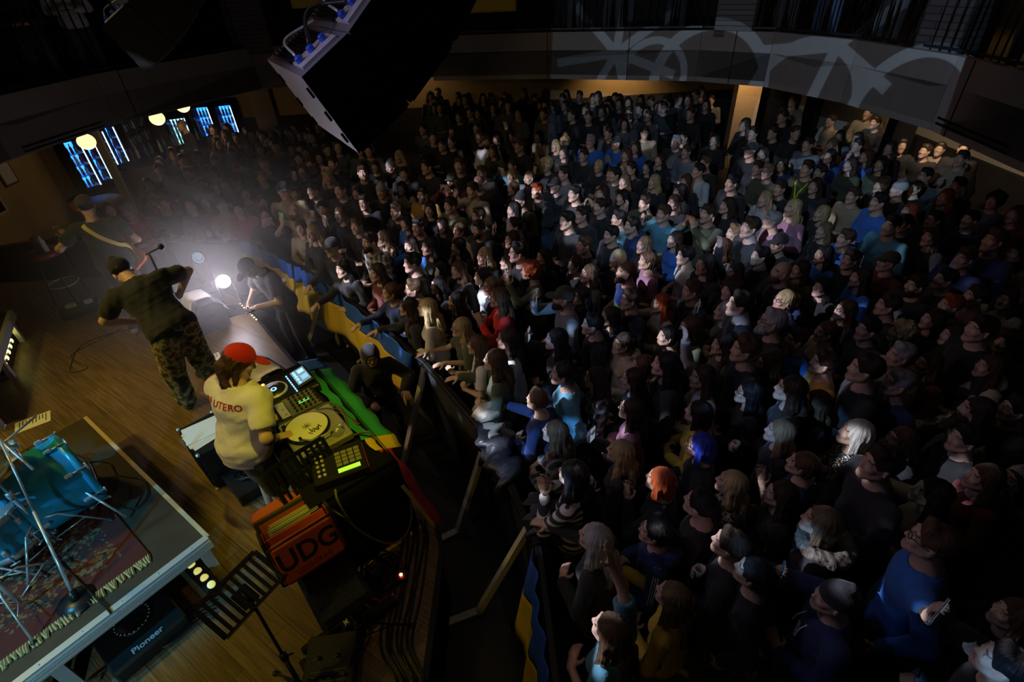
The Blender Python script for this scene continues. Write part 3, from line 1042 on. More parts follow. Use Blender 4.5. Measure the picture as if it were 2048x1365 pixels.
ROOM = [(-9.8, -5), (9.4, -5), (9.4, 16), (-9.8, 16)]
struct('floor', MB().prism(ROOM, -0.2, 0.0), M_FLOOR)
struct('ceiling', MB().prism(ROOM, 8.0, 8.2), M_DARKW)
def wall(name, a, b, z0, z1, m, t=0.2):
    a = np.array(a, float); b = np.array(b, float); d = b-a; L = np.linalg.norm(d); c = (a+b)/2
    return struct(name, MB().box((c[0], c[1], (z0+z1)/2), (L, t, z1-z0), math.atan2(d[1], d[0])), m)
wall('wall_back', (-10, 16.1), (9.6, 16.1), 0, 2.9, M_WALL)
wall('wall_back_upper', (-10, 16.1), (9.6, 16.1), 2.9, 8, M_DARKW)
wall('wall_left', (-9.9, -5), (-9.9, 16), 0, 2.9, M_WALL)
wall('wall_left_upper', (-9.9, -5), (-9.9, 16), 2.9, 8, M_DARKW)
wall('wall_right', (9.5, -5), (9.5, 16), 0, 2.9, M_CREAM)
wall('wall_right_upper', (9.5, -5), (9.5, 16), 2.9, 8, M_DARKW)
wall('wall_front', (-10, -5.1), (9.6, -5.1), 0, 8, M_DARKW)
struct('trim_1', MB().box((0, 15.93, 0.6), (18.8, 0.08, 1.2)), M_DARKW)          # dark dado under the ochre wall
# balcony: parapet polygon round the floor
FP = [(-6.7, -2), (-6.6, 3), (-6.65, 7.4), (-6.3, 9.3), (-4.8, 11.8), (-1.3, 11.95), (1.06, 11.4), (3.6, 10.3), (4.5, 9.5), (5.05, 8.1), (5.26, 6.5), (5.1, 5.0), (4.9, 1), (4.9, -2)]
OUT = [(-9.8, -2), (-9.8, 3), (-9.8, 7.3), (-9.8, 12), (-9.8, 16), (-1.3, 16), (1.06, 16), (6, 16), (9.4, 16), (9.4, 11), (9.4, 6.5), (9.4, 5), (9.4, 1), (9.4, -2)]
slab = MB()
for i in range(len(FP)-1):
    P = [(*FP[i], 0), (*FP[i+1], 0), (*OUT[i+1], 0), (*OUT[i], 0)]
    z0, z1 = 2.58, 3.0
    V = [(p[0], p[1], z) for z in (z0, z1) for p in P]
    slab.add(V, [(0, 1, 2, 3), (7, 6, 5, 4), (0, 4, 5, 1), (1, 5, 6, 2), (2, 6, 7, 3), (3, 7, 4, 0)])
struct('balcony_floor', slab, M_DARKW)
par = MB()
for i in range(len(FP)-1):
    a = np.array(FP[i]); b = np.array(FP[i+1]); d = b-a; L = np.linalg.norm(d); n = np.array([-d[1], d[0]])/L
    c = (a+b)/2+n*0.05
    zb = 2.56 if i < 5 else 2.5
    par.box((c[0], c[1], (zb+3.3)/2), (L-0.006, 0.1, 3.3-zb), math.atan2(d[1], d[0]))
struct('wall_parapet', par, M_PLASTER)
# slots cut into the parapet (ventilation)
vents = MB()
for i, (t0, t1) in ((2, (.12, .86)), (10, (0.05, .85))):
    a = np.array(FP[i]); b = np.array(FP[i+1]); d = b-a; L = np.linalg.norm(d); n = np.array([-d[1], d[0]])/L
    for zz in (2.60, 2.66):
        c = a+d*(t0+t1)/2-n*.004
        vents.box((c[0], c[1], zz), (L*(t1-t0), 0.02, 0.022), math.atan2(d[1], d[0]))
struct('trim_2', vents, M_BLACK)
# seams between the parapet panels
seams = MB()
for px_, a_, b_ in ((215, 3, 4), (1095, 5, 6), (1410, 6, 7), (1905, 10, 11)): pass
for (i, t) in ((3, .12), (5, .98), (6, .55), (7, .5), (10, .2)):
    a = np.array(FP[i]); b = np.array(FP[i+1]); d = b-a; L = np.linalg.norm(d); n = np.array([-d[1], d[0]])/L
    c = a+d*t-n*.002
    seams.box((c[0], c[1], 2.9), (0.012, 0.012, 0.8), math.atan2(d[1], d[0]))
struct('trim_3', seams, M_BLACK)

# railings: one per balcony side, each bar its own part
bar0 = MB().tube([(0, 0, 0), (0, 0, 1.0)], 0.011, 6).build('bar', M_STEELB)
first_bar = True
SIDE = ['left side, nearest the stage', 'left side, over the bar fridges', 'back left, over the bar', 'back, left of the hanging flags', 'back, behind the large yellow flag', 'back right, above the projected wheel', 'back right corner', 'right side, above the projected spokes', 'right side, beyond the brick pier', 'right side, nearest the camera']
for k, i in enumerate(range(2, 12)):
    a = np.array(FP[i]); b = np.array(FP[i+1]); d = b-a; L = np.linalg.norm(d); ang = math.atan2(d[1], d[0]); n = np.array([-d[1], d[0]])/L
    a2 = a+n*.05
    root = empty('balcony_railing', (a2[0], a2[1], 3.3), 'black barred balcony railing, '+SIDE[k] if k < 10 else '', 'railing', 'balcony railings', rz=ang)
    MB().box((L/2, 0, 1.03), (L-.01, .05, .04)).build('top_rail', M_STEELB, root)
    MB().box((L/2, 0, .05), (L-.01, .03, .03)).build('bottom_rail', M_STEELB, root)
    nb = int(L/0.125)
    for j in range(nb):
        if first_bar: o = bar0; first_bar = False
        else: o = bar0.copy(); col.objects.link(o)
        o.parent = root; o.location = ((j+.5)*L/nb, 0, 0.01)

def box_struct(name, c, d, m, rot=0):
    return struct(name, MB().box(c, d, rot), m)
# piers and columns
box_struct('column_1', (-4.75, 12.05, 5.6), (0.75, 0.6, 4.8), M_BRICK, .1)
box_struct('column_2', (4.15, 10.15, 5.6), (0.62, 0.5, 4.8), M_BRICK, -.7)
box_struct('column_3', (5.5, 7.0, 5.6), (0.55, 0.5, 4.8), M_BRICK, -1.3)
box_struct('column_4', (-8.3, 11.45, 1.29), (0.14, 0.14, 2.58), M_PLASTER, .3)
box_struct('column_5', (-5.3, 12.9, 1.29), (0.45, 0.35, 2.58), M_PLASTER, .1)
box_struct('column_6', (5.85, 13.1, 1.29), (0.52, 0.5, 2.58), M_WOODL, -.2)
box_struct('column_7', (6.45, 12.8, 1.29), (0.30, 0.4, 2.58), M_BLACK, -.2)
box_struct('column_8', (7.05, 9.35, 1.29), (0.34, 0.34, 2.58), M_BLACK, -.2)
box_struct('column_9', (6.85, 12.4, 1.29), (0.10, 0.10, 2.58), M_WOODL, -.2)
# light cream panelling on the right wall behind the men in hoodies
pan = MB()
for y0 in (8.2, 9.35, 10.5, 11.65):
    pan.box((9.36, y0+.52, 1.50), (.05, .98, .62))
struct('trim_4', pan, mat('grey_board', (0.17, 0.16, 0.17), .7))
pan = MB()
for y0 in (8.2, 9.35, 10.5, 11.65):
    pan.box((9.34, y0+.52, 1.14), (.09, .98, .05))
struct('trim_5', pan, mat('white_sill', (0.85, 0.82, 0.78), .6))
box_struct('trim_6', (9.33, 8.5, 0.42), (0.12, 8, 0.84), M_DARKW)
# black boxes under the balcony at the back wall
for nm, (px_, py_) in (('duct_cover', (1068, 170)), ('duct_cover', (1296, 170))):
    P = np.array([1.3, 15.4]) if px_ < 1100 else np.array([4.6, 15.2])
    o = MB().box((P[0], P[1], 2.36), (1.2, .5, .40), bevel=.02).build(nm, M_BLACK)
    tag(o, 'black duct box under the balcony, '+('left of' if px_ < 1100 else 'right of')+' the warm wall light', 'duct cover', 'duct boxes at the back wall')

# ------------------------------------------------------------------ the bar at the back left
def bottle(root_z, c, h, r, m):
    return MB().lathe(c, [(r*.9, 0), (r, .01), (r, h*.6), (r*.38, h*.76), (r*.36, h)], 8).build('bottle', m)
M_GLB = [mat('glass_green', (0.03, 0.18, 0.06), .15, spec=.8), mat('glass_brown', (0.20, 0.07, 0.02), .15, spec=.8), mat('glass_clear', (0.45, 0.5, 0.55), .1, spec=.8), mat('can_red', (0.4, 0.03, 0.03), .3, metal=.5)]
def fridge(c, rot, w_, h_, glow, label, strength=4.0, n_sh=4):
    c = np.array(c, float)
    root = empty('drinks_fridge', c, label, 'fridge', 'lit drinks fridges of the bar', rz=rot)
    d = .5
    b = MB()
    b.box((0, d/2, h_/2), (w_, .03, h_))
    for sx in (-1, 1): b.box((sx*(w_/2-.02), 0, h_/2), (.04, d, h_))
    b.box((0, 0, .06), (w_-.08, d, .12)); b.box((0, 0, h_-.05), (w_-.08, d, .10))
    b.build('cabinet', M_BLACK, root)
    MB().box((0, d/2-.03, h_/2), (w_-.1, .015, h_-.25)).build('light_panel', mat('fridge_glow_%d' % (glow[2]*100), (0.1, 0.1, 0.1), .5, emit=glow, estr=strength), root)
    MB().box((w_/2-.065, -d/2+.05, h_/2), (.02, .02, h_-.3)).build('light_strip', mat('white_strip', (1, 1, 1), .5, emit=(.55, .8, 1.0), estr=3), root)
    for i in range(n_sh):
        z = .16+i*(h_-.3)/n_sh
        s = MB().box((0, 0, z), (w_-.1, d-.12, .012)).build('shelf', M_ALU, root)
        k = int((w_-.12)/.085)
        for j in range(k):
            m = M_GLB[(i+j//2) % 4]
            bo = MB().lathe((-w_/2+.1+j*.085, -.05, z+.006), [(.026, 0), (.03, .01), (.03, .11), (.012, .15), (.011, .20)], 8).build('bottle', m, root)
    gl = MB().box((0, -d/2+.0, h_/2), (w_-.06, .012, h_-.2)).build('glass_door', M_GLASS, root)
    MB().tube([(-w_/2+.08, -d/2-.03, h_*.4), (-w_/2+.08, -d/2-.03, h_*.7)], .012, 6).build('handle', M_ALU, gl)
    return root
M_GLASS = bpy.data.materials.new('clear_glass'); M_GLASS.use_nodes = True
_N, _L = nodes_of(M_GLASS)
_N.remove(_N['Principled BSDF'])
_t = _N.new('ShaderNodeBsdfTransparent'); _t.inputs[0].default_value = (.9, .94, .96, 1)
_g = _N.new('ShaderNodeBsdfGlossy'); _g.inputs['Roughness'].default_value = .05
_x = _N.new('ShaderNodeMixShader'); _x.inputs[0].default_value = .08
_L.new(_t.outputs[0], _x.inputs[1]); _L.new(_g.outputs[0], _x.inputs[2]); _L.new(_x.outputs[0], _N['Material Output'].inputs['Surface'])

BL = (0.02, 0.16, 1.0)
WH = ['leftmost drinks fridge glowing blue below the first globe lamp', 'drinks fridge glowing blue, second from the left', 'drinks fridge glowing blue, third from the left', 'drinks fridge glowing blue beside the grey post']
for i, y in enumerate((12.05, 12.47, 12.89, 13.31)):
    fridge((-9.42, y, 0.60), 1.0, .41, 1.25, BL, WH[i], 6.0)
fridge((-8.75, 15.3, 0.60), .35, .55, .95, (.35, .85, .95), 'drinks fridge with a pale cyan glow behind the bald bartender', 3.0)
fridge((-8.1, 15.55, 0.60), .2, .5, 1.15, (.1, .3, 1.0), 'small blue lit fridge at the back of the bar, left one', 1.6)
fridge((-7.5, 15.6, 0.60), .2, .5, 1.15, (.1, .35, 1.0), 'small blue lit fridge at the back of the bar, right one', 1.6)
# counters
root = empty('back_counter', (-9.45, 12.8, 0), 'low dark cabinet row under the blue fridges on the left wall', 'cabinet')
part('carcass', MB().box((-9.45, 12.83, .29), (.60, 2.4, .56)), M_WOODD, root)
part('worktop', MB().box((-9.45, 12.83, .585), (.62, 2.44, .03)), M_BLACK, root)
root = empty('back_counter', (-8.1, 15.5, 0), 'low dark cabinet row under the small fridges on the back wall', 'cabinet')
part('carcass', MB().box((-8.1, 15.5, .29), (2.2, .7, .56)), M_WOODD, root)
part('worktop', MB().box((-8.1, 15.5, .585), (2.24, .74, .03)), M_BLACK, root)
root = empty('bar_counter', (-8.2, 13.2, 0), 'long dark bar counter with a blue lit bottle rail', 'bar counter')
A_ = np.array([-8.6, 12.1]); B_ = np.array([-7.35, 14.7]); dd = B_-A_; an = math.atan2(dd[1], dd[0]); cc = (A_+B_)/2; LL = np.linalg.norm(dd)
part('front_panel', MB().box((cc[0], cc[1], .52), (LL, .45, 1.04), an), M_WOODD, root)
part('worktop', MB().box((cc[0], cc[1], 1.065), (LL+.1, .6, .05), an, bevel=.015), M_BLACK, root)
nn = np.array([-dd[1], dd[0]])/LL
part('led_rail', MB().box((cc[0]+nn[0]*.33, cc[1]+nn[1]*.33, 1.02), (LL*.7, .03, .03), an), mat('led_blue', (0, 0, 0), .5, emit=(.05, .2, 1), estr=3.0), root)
gi = 0
for j in range(14):
    p = A_+dd*(.1+.8*j/13)+nn*(.14 if j % 2 else .22)
    o = MB().lathe((p[0], p[1], 1.091), [(.03, 0), (.034, .01), (.034, .16), (.013, .22), (.012, .29)], 8).build('bottle', M_GLB[j % 3])
    tag(o, 'small glass bottle standing on the dark bar counter', 'bottle', 'bottles on the bar counter')
root = empty('back_bar_shelf', (-9.4, 14.55, 0), 'dark back bar shelf of bottles beyond the grey post', 'shelf')
part('frame', MB().box((-9.75, 14.6, 1.1), (.08, 1.2, 2.1)).box((-9.6, 14.02, 1.1), (.36, .04, 2.1)).box((-9.6, 15.18, 1.1), (.36, .04, 2.1)), M_WOODD, root)
for z in (1.0, 1.35, 1.7):
    part('shelf', MB().box((-9.6, 14.6, z), (.34, 1.12, .03)), M_WOODD, root)
for z in (1.0, 1.35, 1.7):
    for j in range(9):
        o = MB().lathe((-9.52, 14.12+j*.12, z+.016), [(.03, 0), (.034, .01), (.034, .15), (.013, .2), (.012, .26)], 8).build('bottle', M_GLB[(j+int(z*10)) % 3])
        tag(o, 'spirit bottle on the dark back bar shelf', 'bottle', 'bottles on the back bar shelf')
# globe lamps
GL = mat('opal_glass_lit', (1, .9, .7), .4, emit=(1.0, .62, .26), estr=2.0)
LMP = [((174, 286), 'glowing globe pendant over the blue fridges, leftmost of three'), ((315, 239), 'glowing globe pendant over the bar, middle of three'), ((366, 214), 'glowing globe pendant almost hidden by the balcony edge, rightmost of three')]
for (q, lab) in LMP:
    P = at(q[0], q[1], 2.2)
    root = empty('globe_lamp', (P[0], P[1], 2.58), lab, 'lamp', 'globe lamps over the bar')
    MB().ell((0, 0, -.36), (.14, .14, .13)).build('globe', GL, root)
    MB().tube([(0, 0, -.24), (0, 0, -.002)], .012, 6).build('rod', M_BLACKPL, root)
    MB().lathe((0, 0, -.03), [(.05, 0), (.05, .028)], 12).build('ceiling_rose', M_BLACKPL, root)
    point('globe_glow', (P[0], P[1], 1.95), 5, (1.0, .66, .32), .12)
# picture and blackboard frame on the left wall, dark bench and table
root = empty('framed_notice', (-9.78, 10.6, 1.5), 'small cream notice in a frame on the left wall', 'picture')
part('frame', MB().box((-9.785, 10.6, 1.52), (.03, .36, .46)), M_WOODD, root)
part('paper', MB().box((-9.765, 10.6, 1.52), (.012, .28, .38)), M_CREAM, root)
root = empty('dark_wall_panel', (-9.78, 9.7, 1.2), 'dark framed panel on the left wall at the picture edge', 'panel')
part('frame', MB().box((-9.785, 9.62, 1.35), (.04, 1.1, .9)), M_WOODL, root)
part('board', MB().box((-9.76, 9.62, 1.35), (.02, .98, .78)), M_BLACK, root)
root = empty('lounge_table', (-8.2, 11.0, 0), 'low dark table with glasses near the blue fridges', 'table')
part('tabletop', MB().lathe((-8.55, 10.9, .72), [(.45, 0), (.46, .03), (.45, .04)], 24), M_WOODD, root)
part('pedestal', MB().lathe((-8.55, 10.9, 0), [(.28, 0), (.28, .02), (.04, .05), (.04, .72)], 16), M_BLACK, root)
o = MB().box((-8.3, 8.9, .4), (2.2, .12, .8), .35).box((-8.42, 9.2, .22), (2.0, .5, .44), .35).build('bench_seat', M_WOODD)
tag(o, 'dark high-backed bench behind the guitarist by the left wall', 'bench')
# back wall lamp: a small warm downlight under the balcony, and the one over the men at the right
for (loc, tgt, pw, ang, lab) in (((3.4, 15.2, 2.56), (3.4, 15.95, 1.2), 80, 110, 'small round downlight glowing above the ochre back wall'), ((5.45, 12.25, 2.56), (5.85, 13.1, 1.0), 55, 85, 'small downlight over the pale wooden pillar'), ((6.6, 7.9, 2.56), (7.9, 9.3, 1.3), 100, 75, 'small downlight above the men in hoodies at the right'), ((6.7, 9.9, 2.56), (7.4, 10.7, 1.4), 40, 80, 'small downlight above the man in the leather jacket'), ((-2.3, 15.2, 2.56), (-2.0, 15.95, 1.3), 14, 120, 'small dim downlight above the wall left of the duct boxes')):
    root = empty('downlight', (loc[0], loc[1], 2.58), lab, 'ceiling light', 'downlights under the balcony')
    MB().lathe((0, 0, -.02), [(.06, 0), (.06, .02)], 14).build('trim_ring', M_ALU, root)
    MB().lathe((0, 0, -.024), [(.042, 0), (.042, .003)], 14).build('lens', mat('warm_lens', (1, .8, .5), .4, emit=(1, .66, .3), estr=8), root)
    s = spot('downlight_beam', (loc[0], loc[1], 2.53), tgt, pw, (1.0, .60, .26) if loc[1] > 12 else (1.0, .72, .45), ang, .8, .05)
# flags hung on the balcony rail
M_FY = mat('flag_yellow', (0.62, 0.42, 0.02), .8, bump=.1, bscale=30); M_FB = mat('flag_blue', (0.015, 0.10, 0.48), .8, bump=.1, bscale=30)
def hung(a, b, ztop, zmid, zbot, lab):
    a = np.array(a, float); b = np.array(b, float)
    d = b-a; L = np.linalg.norm(d); n = np.array([d[1], -d[0]])/L
    root = empty('hanging_flag', (a[0], a[1], zbot), lab, 'flag', 'blue and yellow flags on the balcony')
    def band(z0, z1):
        return [[(a[0]+d[0]*t+n[0]*(.03+.012*math.sin(t*17+z*3)), a[1]+d[1]*t+n[1]*(.03+.012*math.sin(t*17+z*3)), z) for t in np.linspace(0, 1, 24)] for z in np.linspace(z0, z1, 8)]
    part('blue_band', MB().sheet(band(ztop, zmid)), M_FB, root)
    part('yellow_band', MB().sheet(band(zmid, zbot)), M_FY, root)
hung((-.66, 11.82), (.46, 11.58), 4.36, 4.02, 3.66, 'large flag with a yellow lower half on the balcony rail above the hanging speaker')
hung((-3.75, 11.72), (-3.05, 11.78), 4.36, 4.14, 3.9, 'smaller yellow and blue flag on the balcony rail at the left')

# ------------------------------------------------------------------ stage
SZ = 0.8
STG = [(-9.8, -2.5), (-0.72, -2.5), (-0.68, 1.39), (-0.64, 2.3), (-0.74, 2.66), (-1.61, 3.62), (-3.77, 6.35), (-4.5, 6.95), (-6.2, 7.25), (-9.8, 7.3)]
struct('stage_floor', MB().prism(STG, 0.72, SZ), M_PLANK)
sk = MB()
for a, b in zip(STG[1:-1], STG[2:]):
    a = np.array(a); b = np.array(b); d = b-a; L = np.linalg.norm(d); n = np.array([-d[1], d[0]])/L; c = (a+b)/2+n*.03
    sk.box((c[0], c[1], .36), (L, .05, .72), math.atan2(d[1], d[0]))
struct('trim_7', sk, M_BLACK)
# metal lip with stuck-on tape lights on the stage front
lip = MB()
for a, b in zip(STG[2:7], STG[3:8]):
    a = np.array(a); b = np.array(b); d = b-a; L = np.linalg.norm(d); n = np.array([-d[1], d[0]])/L; c = (a+b)/2-n*.01
    lip.box((c[0], c[1], .785), (L, .04, .05), math.atan2(d[1], d[0]))
struct('trim_8', lip, M_STEELB)

def cable(pts, r, lab, m=None, name='cable', z=None, cat='cable', group=None, n=6):
    if z is not None: pts = [(p[0], p[1], z+r) if len(p) == 2 else p for p in pts]
    o = MB().tube(smooth_path(pts, n), r, 6).build(name, m or M_BLACKPL)
    return tag(o, lab, cat, group)
def pix(path, z):
    return [tuple(at(x, y, z)) for x, y in path]

# ---- drum riser
M_RTOP = mat('riser_top', (0.045, 0.030, 0.018), .6, noise=.25, nscale=5)
def riser(corners, z, label, legs, lit_edge):
    root = empty('drum_riser' if z > 1.1 else 'stage_riser', (*corners[0][:2], SZ), label, 'stage platform')
    P = [np.array(c[:2], float) for c in corners]
    n = len(P)
    part('deck', MB().prism([tuple(p) for p in P], z-.05, z), M_RTOP, root)
    for i in lit_edge:
        a, b = P[i], P[(i+1) % n]; d = b-a; L = np.linalg.norm(d); an = math.atan2(d[1], d[0]); c = (a+b)/2; nr = np.array([d[1], -d[0]])/L
        mb = MB()
        mb.box((c[0], c[1], z-.045), (L, .05, .10), an)
        for zz in (-.018, -.045, -.075):
            mb.box((c[0]+nr[0]*.028, c[1]+nr[1]*.028, z+zz), (L, .012, .008), an)
        mb.box((c[0], c[1], z+.004), (L, .05, .008), an)
        k = int(L/.22)
        for j in range(k):
            p = a+d*((j+.5)/k); mb.lathe((p[0], p[1], z+.008), [(.008, 0), (.006, .004)], 6)
        part('edge_profile', mb, M_ALU, root)
    for p in legs:
        part('leg', MB().box((p[0], p[1], (SZ+z-.09)/2), (.07, .05, z-.09-SZ), p[2]), M_ALU, root)
    return root
rc = [tuple(at(170, 835, 1.2)), tuple(at(415, 1075, 1.2)), tuple(at(40, 1362, 1.2)), tuple(at(-420, 1000, 1.2))]
RC = [np.array(c[:2]) for c in rc]
e1 = (RC[2]-RC[1])/np.linalg.norm(RC[2]-RC[1]); e0 = (RC[0]-RC[1])/np.linalg.norm(RC[0]-RC[1])
RC[2] = RC[1]+e1*2.05; RC[3] = RC[0]+e1*2.05
ang1 = math.atan2(e1[1], e1[0])
lg = [(*(RC[1]+e0*.06+e1*.06), ang1), (*(RC[0]-e0*.06+e1*.06), ang1), (*(RC[1]+e1*1.0+e0*.06), ang1), (*(RC[1]+e1*1.12+e0*.06), ang1), (*(RC[2]-e1*.08+e0*.06), ang1)]
drum_riser = riser([RC[1], RC[0], RC[3], RC[2]], 1.2, 'drum riser with an aluminium edge and a dark brown deck', lg, (3,))
o = part('edge_strip', MB().box(((RC[0]+RC[1])[0]/2, (RC[0]+RC[1])[1]/2, 1.194), (np.linalg.norm(RC[0]-RC[1]), .03, .02), math.atan2(e0[1], e0[0])), M_WOODL, drum_riser)
# riser at the left picture edge
L1 = at(20, 622, 1.2)[:2]; L2 = at(-70, 900, 1.2)[:2]
d2 = (L2-L1)/np.linalg.norm(L2-L1); n2 = np.array([d2[1], -d2[0]])
if n2[0] > 0: n2 = -n2
Q = [L1, L1+d2*2.0, L1+d2*2.0+n2*1.2, L1+n2*1.2]
riser(Q, 1.2, 'low stage riser with aluminium legs at the left edge', [(*(L1+d2*.06+n2*.06), math.atan2(d2[1], d2[0])), (*(L1+d2*.95+n2*.06), math.atan2(d2[1], d2[0])), (*(L1+d2*1.9+n2*.06), math.atan2(d2[1], d2[0])), (*(L1+d2*.1+n2*1.1), 0), (*(L1+d2*1.9+n2*1.1), 0)], (0,))

def led_bar(a, b, n, label, lit, z, face=(1, 0, .2), col_=(1, .85, .2), st=7):
    "a bar of round lamps"
    a = np.array(a, float); b = np.array(b, float); d = b-a; L = np.linalg.norm(d); an = math.atan2(d[1], d[0]); c = (a+b)/2
    root = empty('led_bar_light', (c[0], c[1], z), label, 'stage light')
    part('housing', MB().box((c[0], c[1], z+.06), (L, .10, .11), an, bevel=.01), M_BLACKPL, root)
    f = np.array(face, float); f /= np.linalg.norm(f)
    M = frame_of(np.array([f[0], f[1], 0]))
    A = np.stack([M[:, 0], np.array([0, 0, 1.0]), -M[:, 1]], 1)
    A = frame_of(f); A = np.stack([A[:, 0], A[:, 2], A[:, 1]], 1)
    for i in range(n):
        p = a+d*((i+.5)/n)
        q = np.array([p[0], p[1], z+.075])+f*.052
        part('lamp', MB().lathe(q, [(L/n*.30, 0), (L/n*.30, .006), (L/n*.2, .012)], 14, M=A), mat('lamp_lit_%d' % int(st*10), (1, .9, .5), .4, emit=col_, estr=st if lit else .2), root)
    return root
a = at(372, 1120, .92); b = at(425, 1172, .92)
led_bar(a[:2], b[:2], 4, 'black bar of four round yellow lamps under the drum riser corner', True, SZ, (.45, -.35, .85), st=.55)
a = at(12, 672, .95); b = at(-4, 730, .95)
led_bar(a[:2], b[:2], 5, 'black bar of bright yellow lamps under the left riser', True, SZ, (.6, -.3, .7), st=8)

# persian rug
def rug():
    root = None
    c0 = at(60, 880, 1.2)
    # rug corners on the deck
    A_ = np.array(at(105, 878, 1.2)[:2]); B_ = np.array(at(300, 1110, 1.2)[:2])
    ex = (B_-A_)/np.linalg.norm(B_-A_); ey = np.array([ex[1], -ex[0]])
    if ey[1] > 0: ey = -ey
    if ey[0] > 0: ey = -ey
    L = np.linalg.norm(B_-A_); W = 1.7
    m = mat('persian_rug', (0.09, 0.013, 0.010), .95, bump=.3, bscale=120)
    N, Lk = nodes_of(m)
    v, X, Y, Z = objxyz(m)
    t = N.new('ShaderNodeTexVoronoi'); t.inputs['Scale'].default_value = 20; Lk.new(v, t.inputs['Vector'])
    t2 = N.new('ShaderNodeTexNoise'); t2.inputs['Scale'].default_value = 34; t2.inputs['Detail'].default_value = 3; Lk.new(v, t2.inputs['Vector'])
    ins = mnode(m, 'MULTIPLY', mnode(m, 'GREATER_THAN', X, .16), mnode(m, 'GREATER_THAN', mnode(m, 'ABSOLUTE', Y), .12))
    ins = mnode(m, 'MULTIPLY', ins, mnode(m, 'LESS_THAN', X, L-.14))
    mix_in(m, mnode(m, 'MULTIPLY', ins, mnode(m, 'LESS_THAN', t.outputs['Distance'], .40)), (0.022, 0.015, 0.014))
    mix_in(m, mnode(m, 'MULTIPLY', ins, mnode(m, 'GREATER_THAN', t2.outputs['Fac'], .55)), (0.16, 0.10, 0.035))
    bord = mnode(m, 'MULTIPLY', mnode(m, 'GREATER_THAN', mnode(m, 'ABSOLUTE', mnode(m, 'SUBTRACT', X, L-.12)), .03), 0.0)
    G = []
    o = MB()
    o.box((L/2, W/2, .006), (L, W, .012))
    ob = o.build('patterned_rug', m)
    an = math.atan2(ex[1], ex[0])
    s = 1 if (math.cos(an)*ey[1]-math.sin(an)*ey[0]) > 0 else -1
    ob.location = (A_[0], A_[1], 1.201); ob.rotation_euler = (0, 0, an)
    if s < 0:
        for vv in ob.data.vertices: vv.co.y = -vv.co.y
        ob.data.flip_normals()
    tag(ob, 'worn red persian rug with a beige fringe under the drums', 'rug')
    fr = MB()
    k = 110
    for i in range(k):
        y = s*(W*(i+.5)/k); j = RS.uniform(-.01, .01)
        fr.tube([(L, y, .008), (L+.035, y+j, .010), (L+.07+RS.uniform(-.02, .01), y+2*j, .004)], .009, 4)
    f = fr.build('fringe', mat('rug_fringe', (0.42, 0.33, 0.16), .95), ob)
    f['kind'] = 'stuff'
rug()

# ---- drums
M_SHELL = mat('turquoise_sparkle', (0.02, 0.30, 0.52), .25, noise=.25, nscale=240)
M_HEAD = mat('drum_head', (0.75, 0.75, 0.72), .5)
def drum(c, axis, r, depth, label, name, nl=8, cat='drum', spurs=False, group='drums of the turquoise kit', zbase=None):
    c = np.array(c, float); A = frame_of(axis); A = np.stack([A[:, 0], A[:, 2], A[:, 1]], 1)   # local z = axis
    if np.linalg.det(A) < 0: A[:, 0] *= -1
    root = empty(name, (c[0], c[1], c[2]), label, cat, group)
    h = depth/2
    part('shell', MB().lathe(c, [(r*.985, -h), (r, -h+.01), (r, h-.01), (r*.985, h)], 40, M=A), M_SHELL, root)
    for s in (-1, 1):
        part('hoop', MB().lathe(c+A[:, 2]*s*(h-.02), [(r*1.01, -.025), (r*1.035, -.024), (r*1.035, .024), (r*1.01, .025)], 40, M=A), M_SHELL if spurs else M_CHROME, root)
        part('drum_head', MB().lathe(c+A[:, 2]*s*h, [(r*.99, -.006), (r*.99, .006)], 40, M=A), M_HEAD if s < 0 or not spurs else M_BLACKPL, root)
    for i in range(nl):
        a = 2*PI*(i+.3)/nl
        rad = A[:, 0]*math.cos(a)+A[:, 1]*math.sin(a)
        for s in (-1, 1):
            lu = MB()
            p = c+rad*(r+.015)
            lu.tube([p+A[:, 2]*s*(h-.10), p+A[:, 2]*s*(h+.02)], .006, 6)
            lu.box(p+A[:, 2]*s*(h-.10), (.03, .03, .05), M=np.stack([A[:, 0]*-math.sin(a)+A[:, 1]*math.cos(a), rad, A[:, 2]], 1), bevel=.008)
            lu.tube([p+rad*.008+A[:, 2]*s*(h+.012)-0.028*(A[:, 0]*-math.sin(a)+A[:, 1]*math.cos(a)), p+rad*.008+A[:, 2]*s*(h+.012)+0.028*(A[:, 0]*-math.sin(a)+A[:, 1]*math.cos(a))], .007, 6)
            part('tension_lug', lu, M_CHROME, root)
    return root, A
bc = np.array(at(92, 975, 1.5)); bc[2] = 1.2+.30; bax = np.array([.60, .80, 0])
bd, BA = drum(bc, bax, .285, .46, 'large turquoise sparkle bass drum lying on the rug', 'bass_drum', spurs=True)
for s in (-1, 1):
    side = np.cross(BA[:, 2], [0, 0, 1.0]); side /= np.linalg.norm(side)
    p0 = bc+BA[:, 2]*.13+side*s*.25+np.array([0, 0, .02]); p1 = np.array([*(p0+side*s*.20+BA[:, 2]*.10)[:2], 1.222])
    part('spur', MB().tube([p0, p1], .009, 8).lathe(p0, [(.022, -.02), (.03, 0), (.022, .02)], 10), M_CHROME, bd)
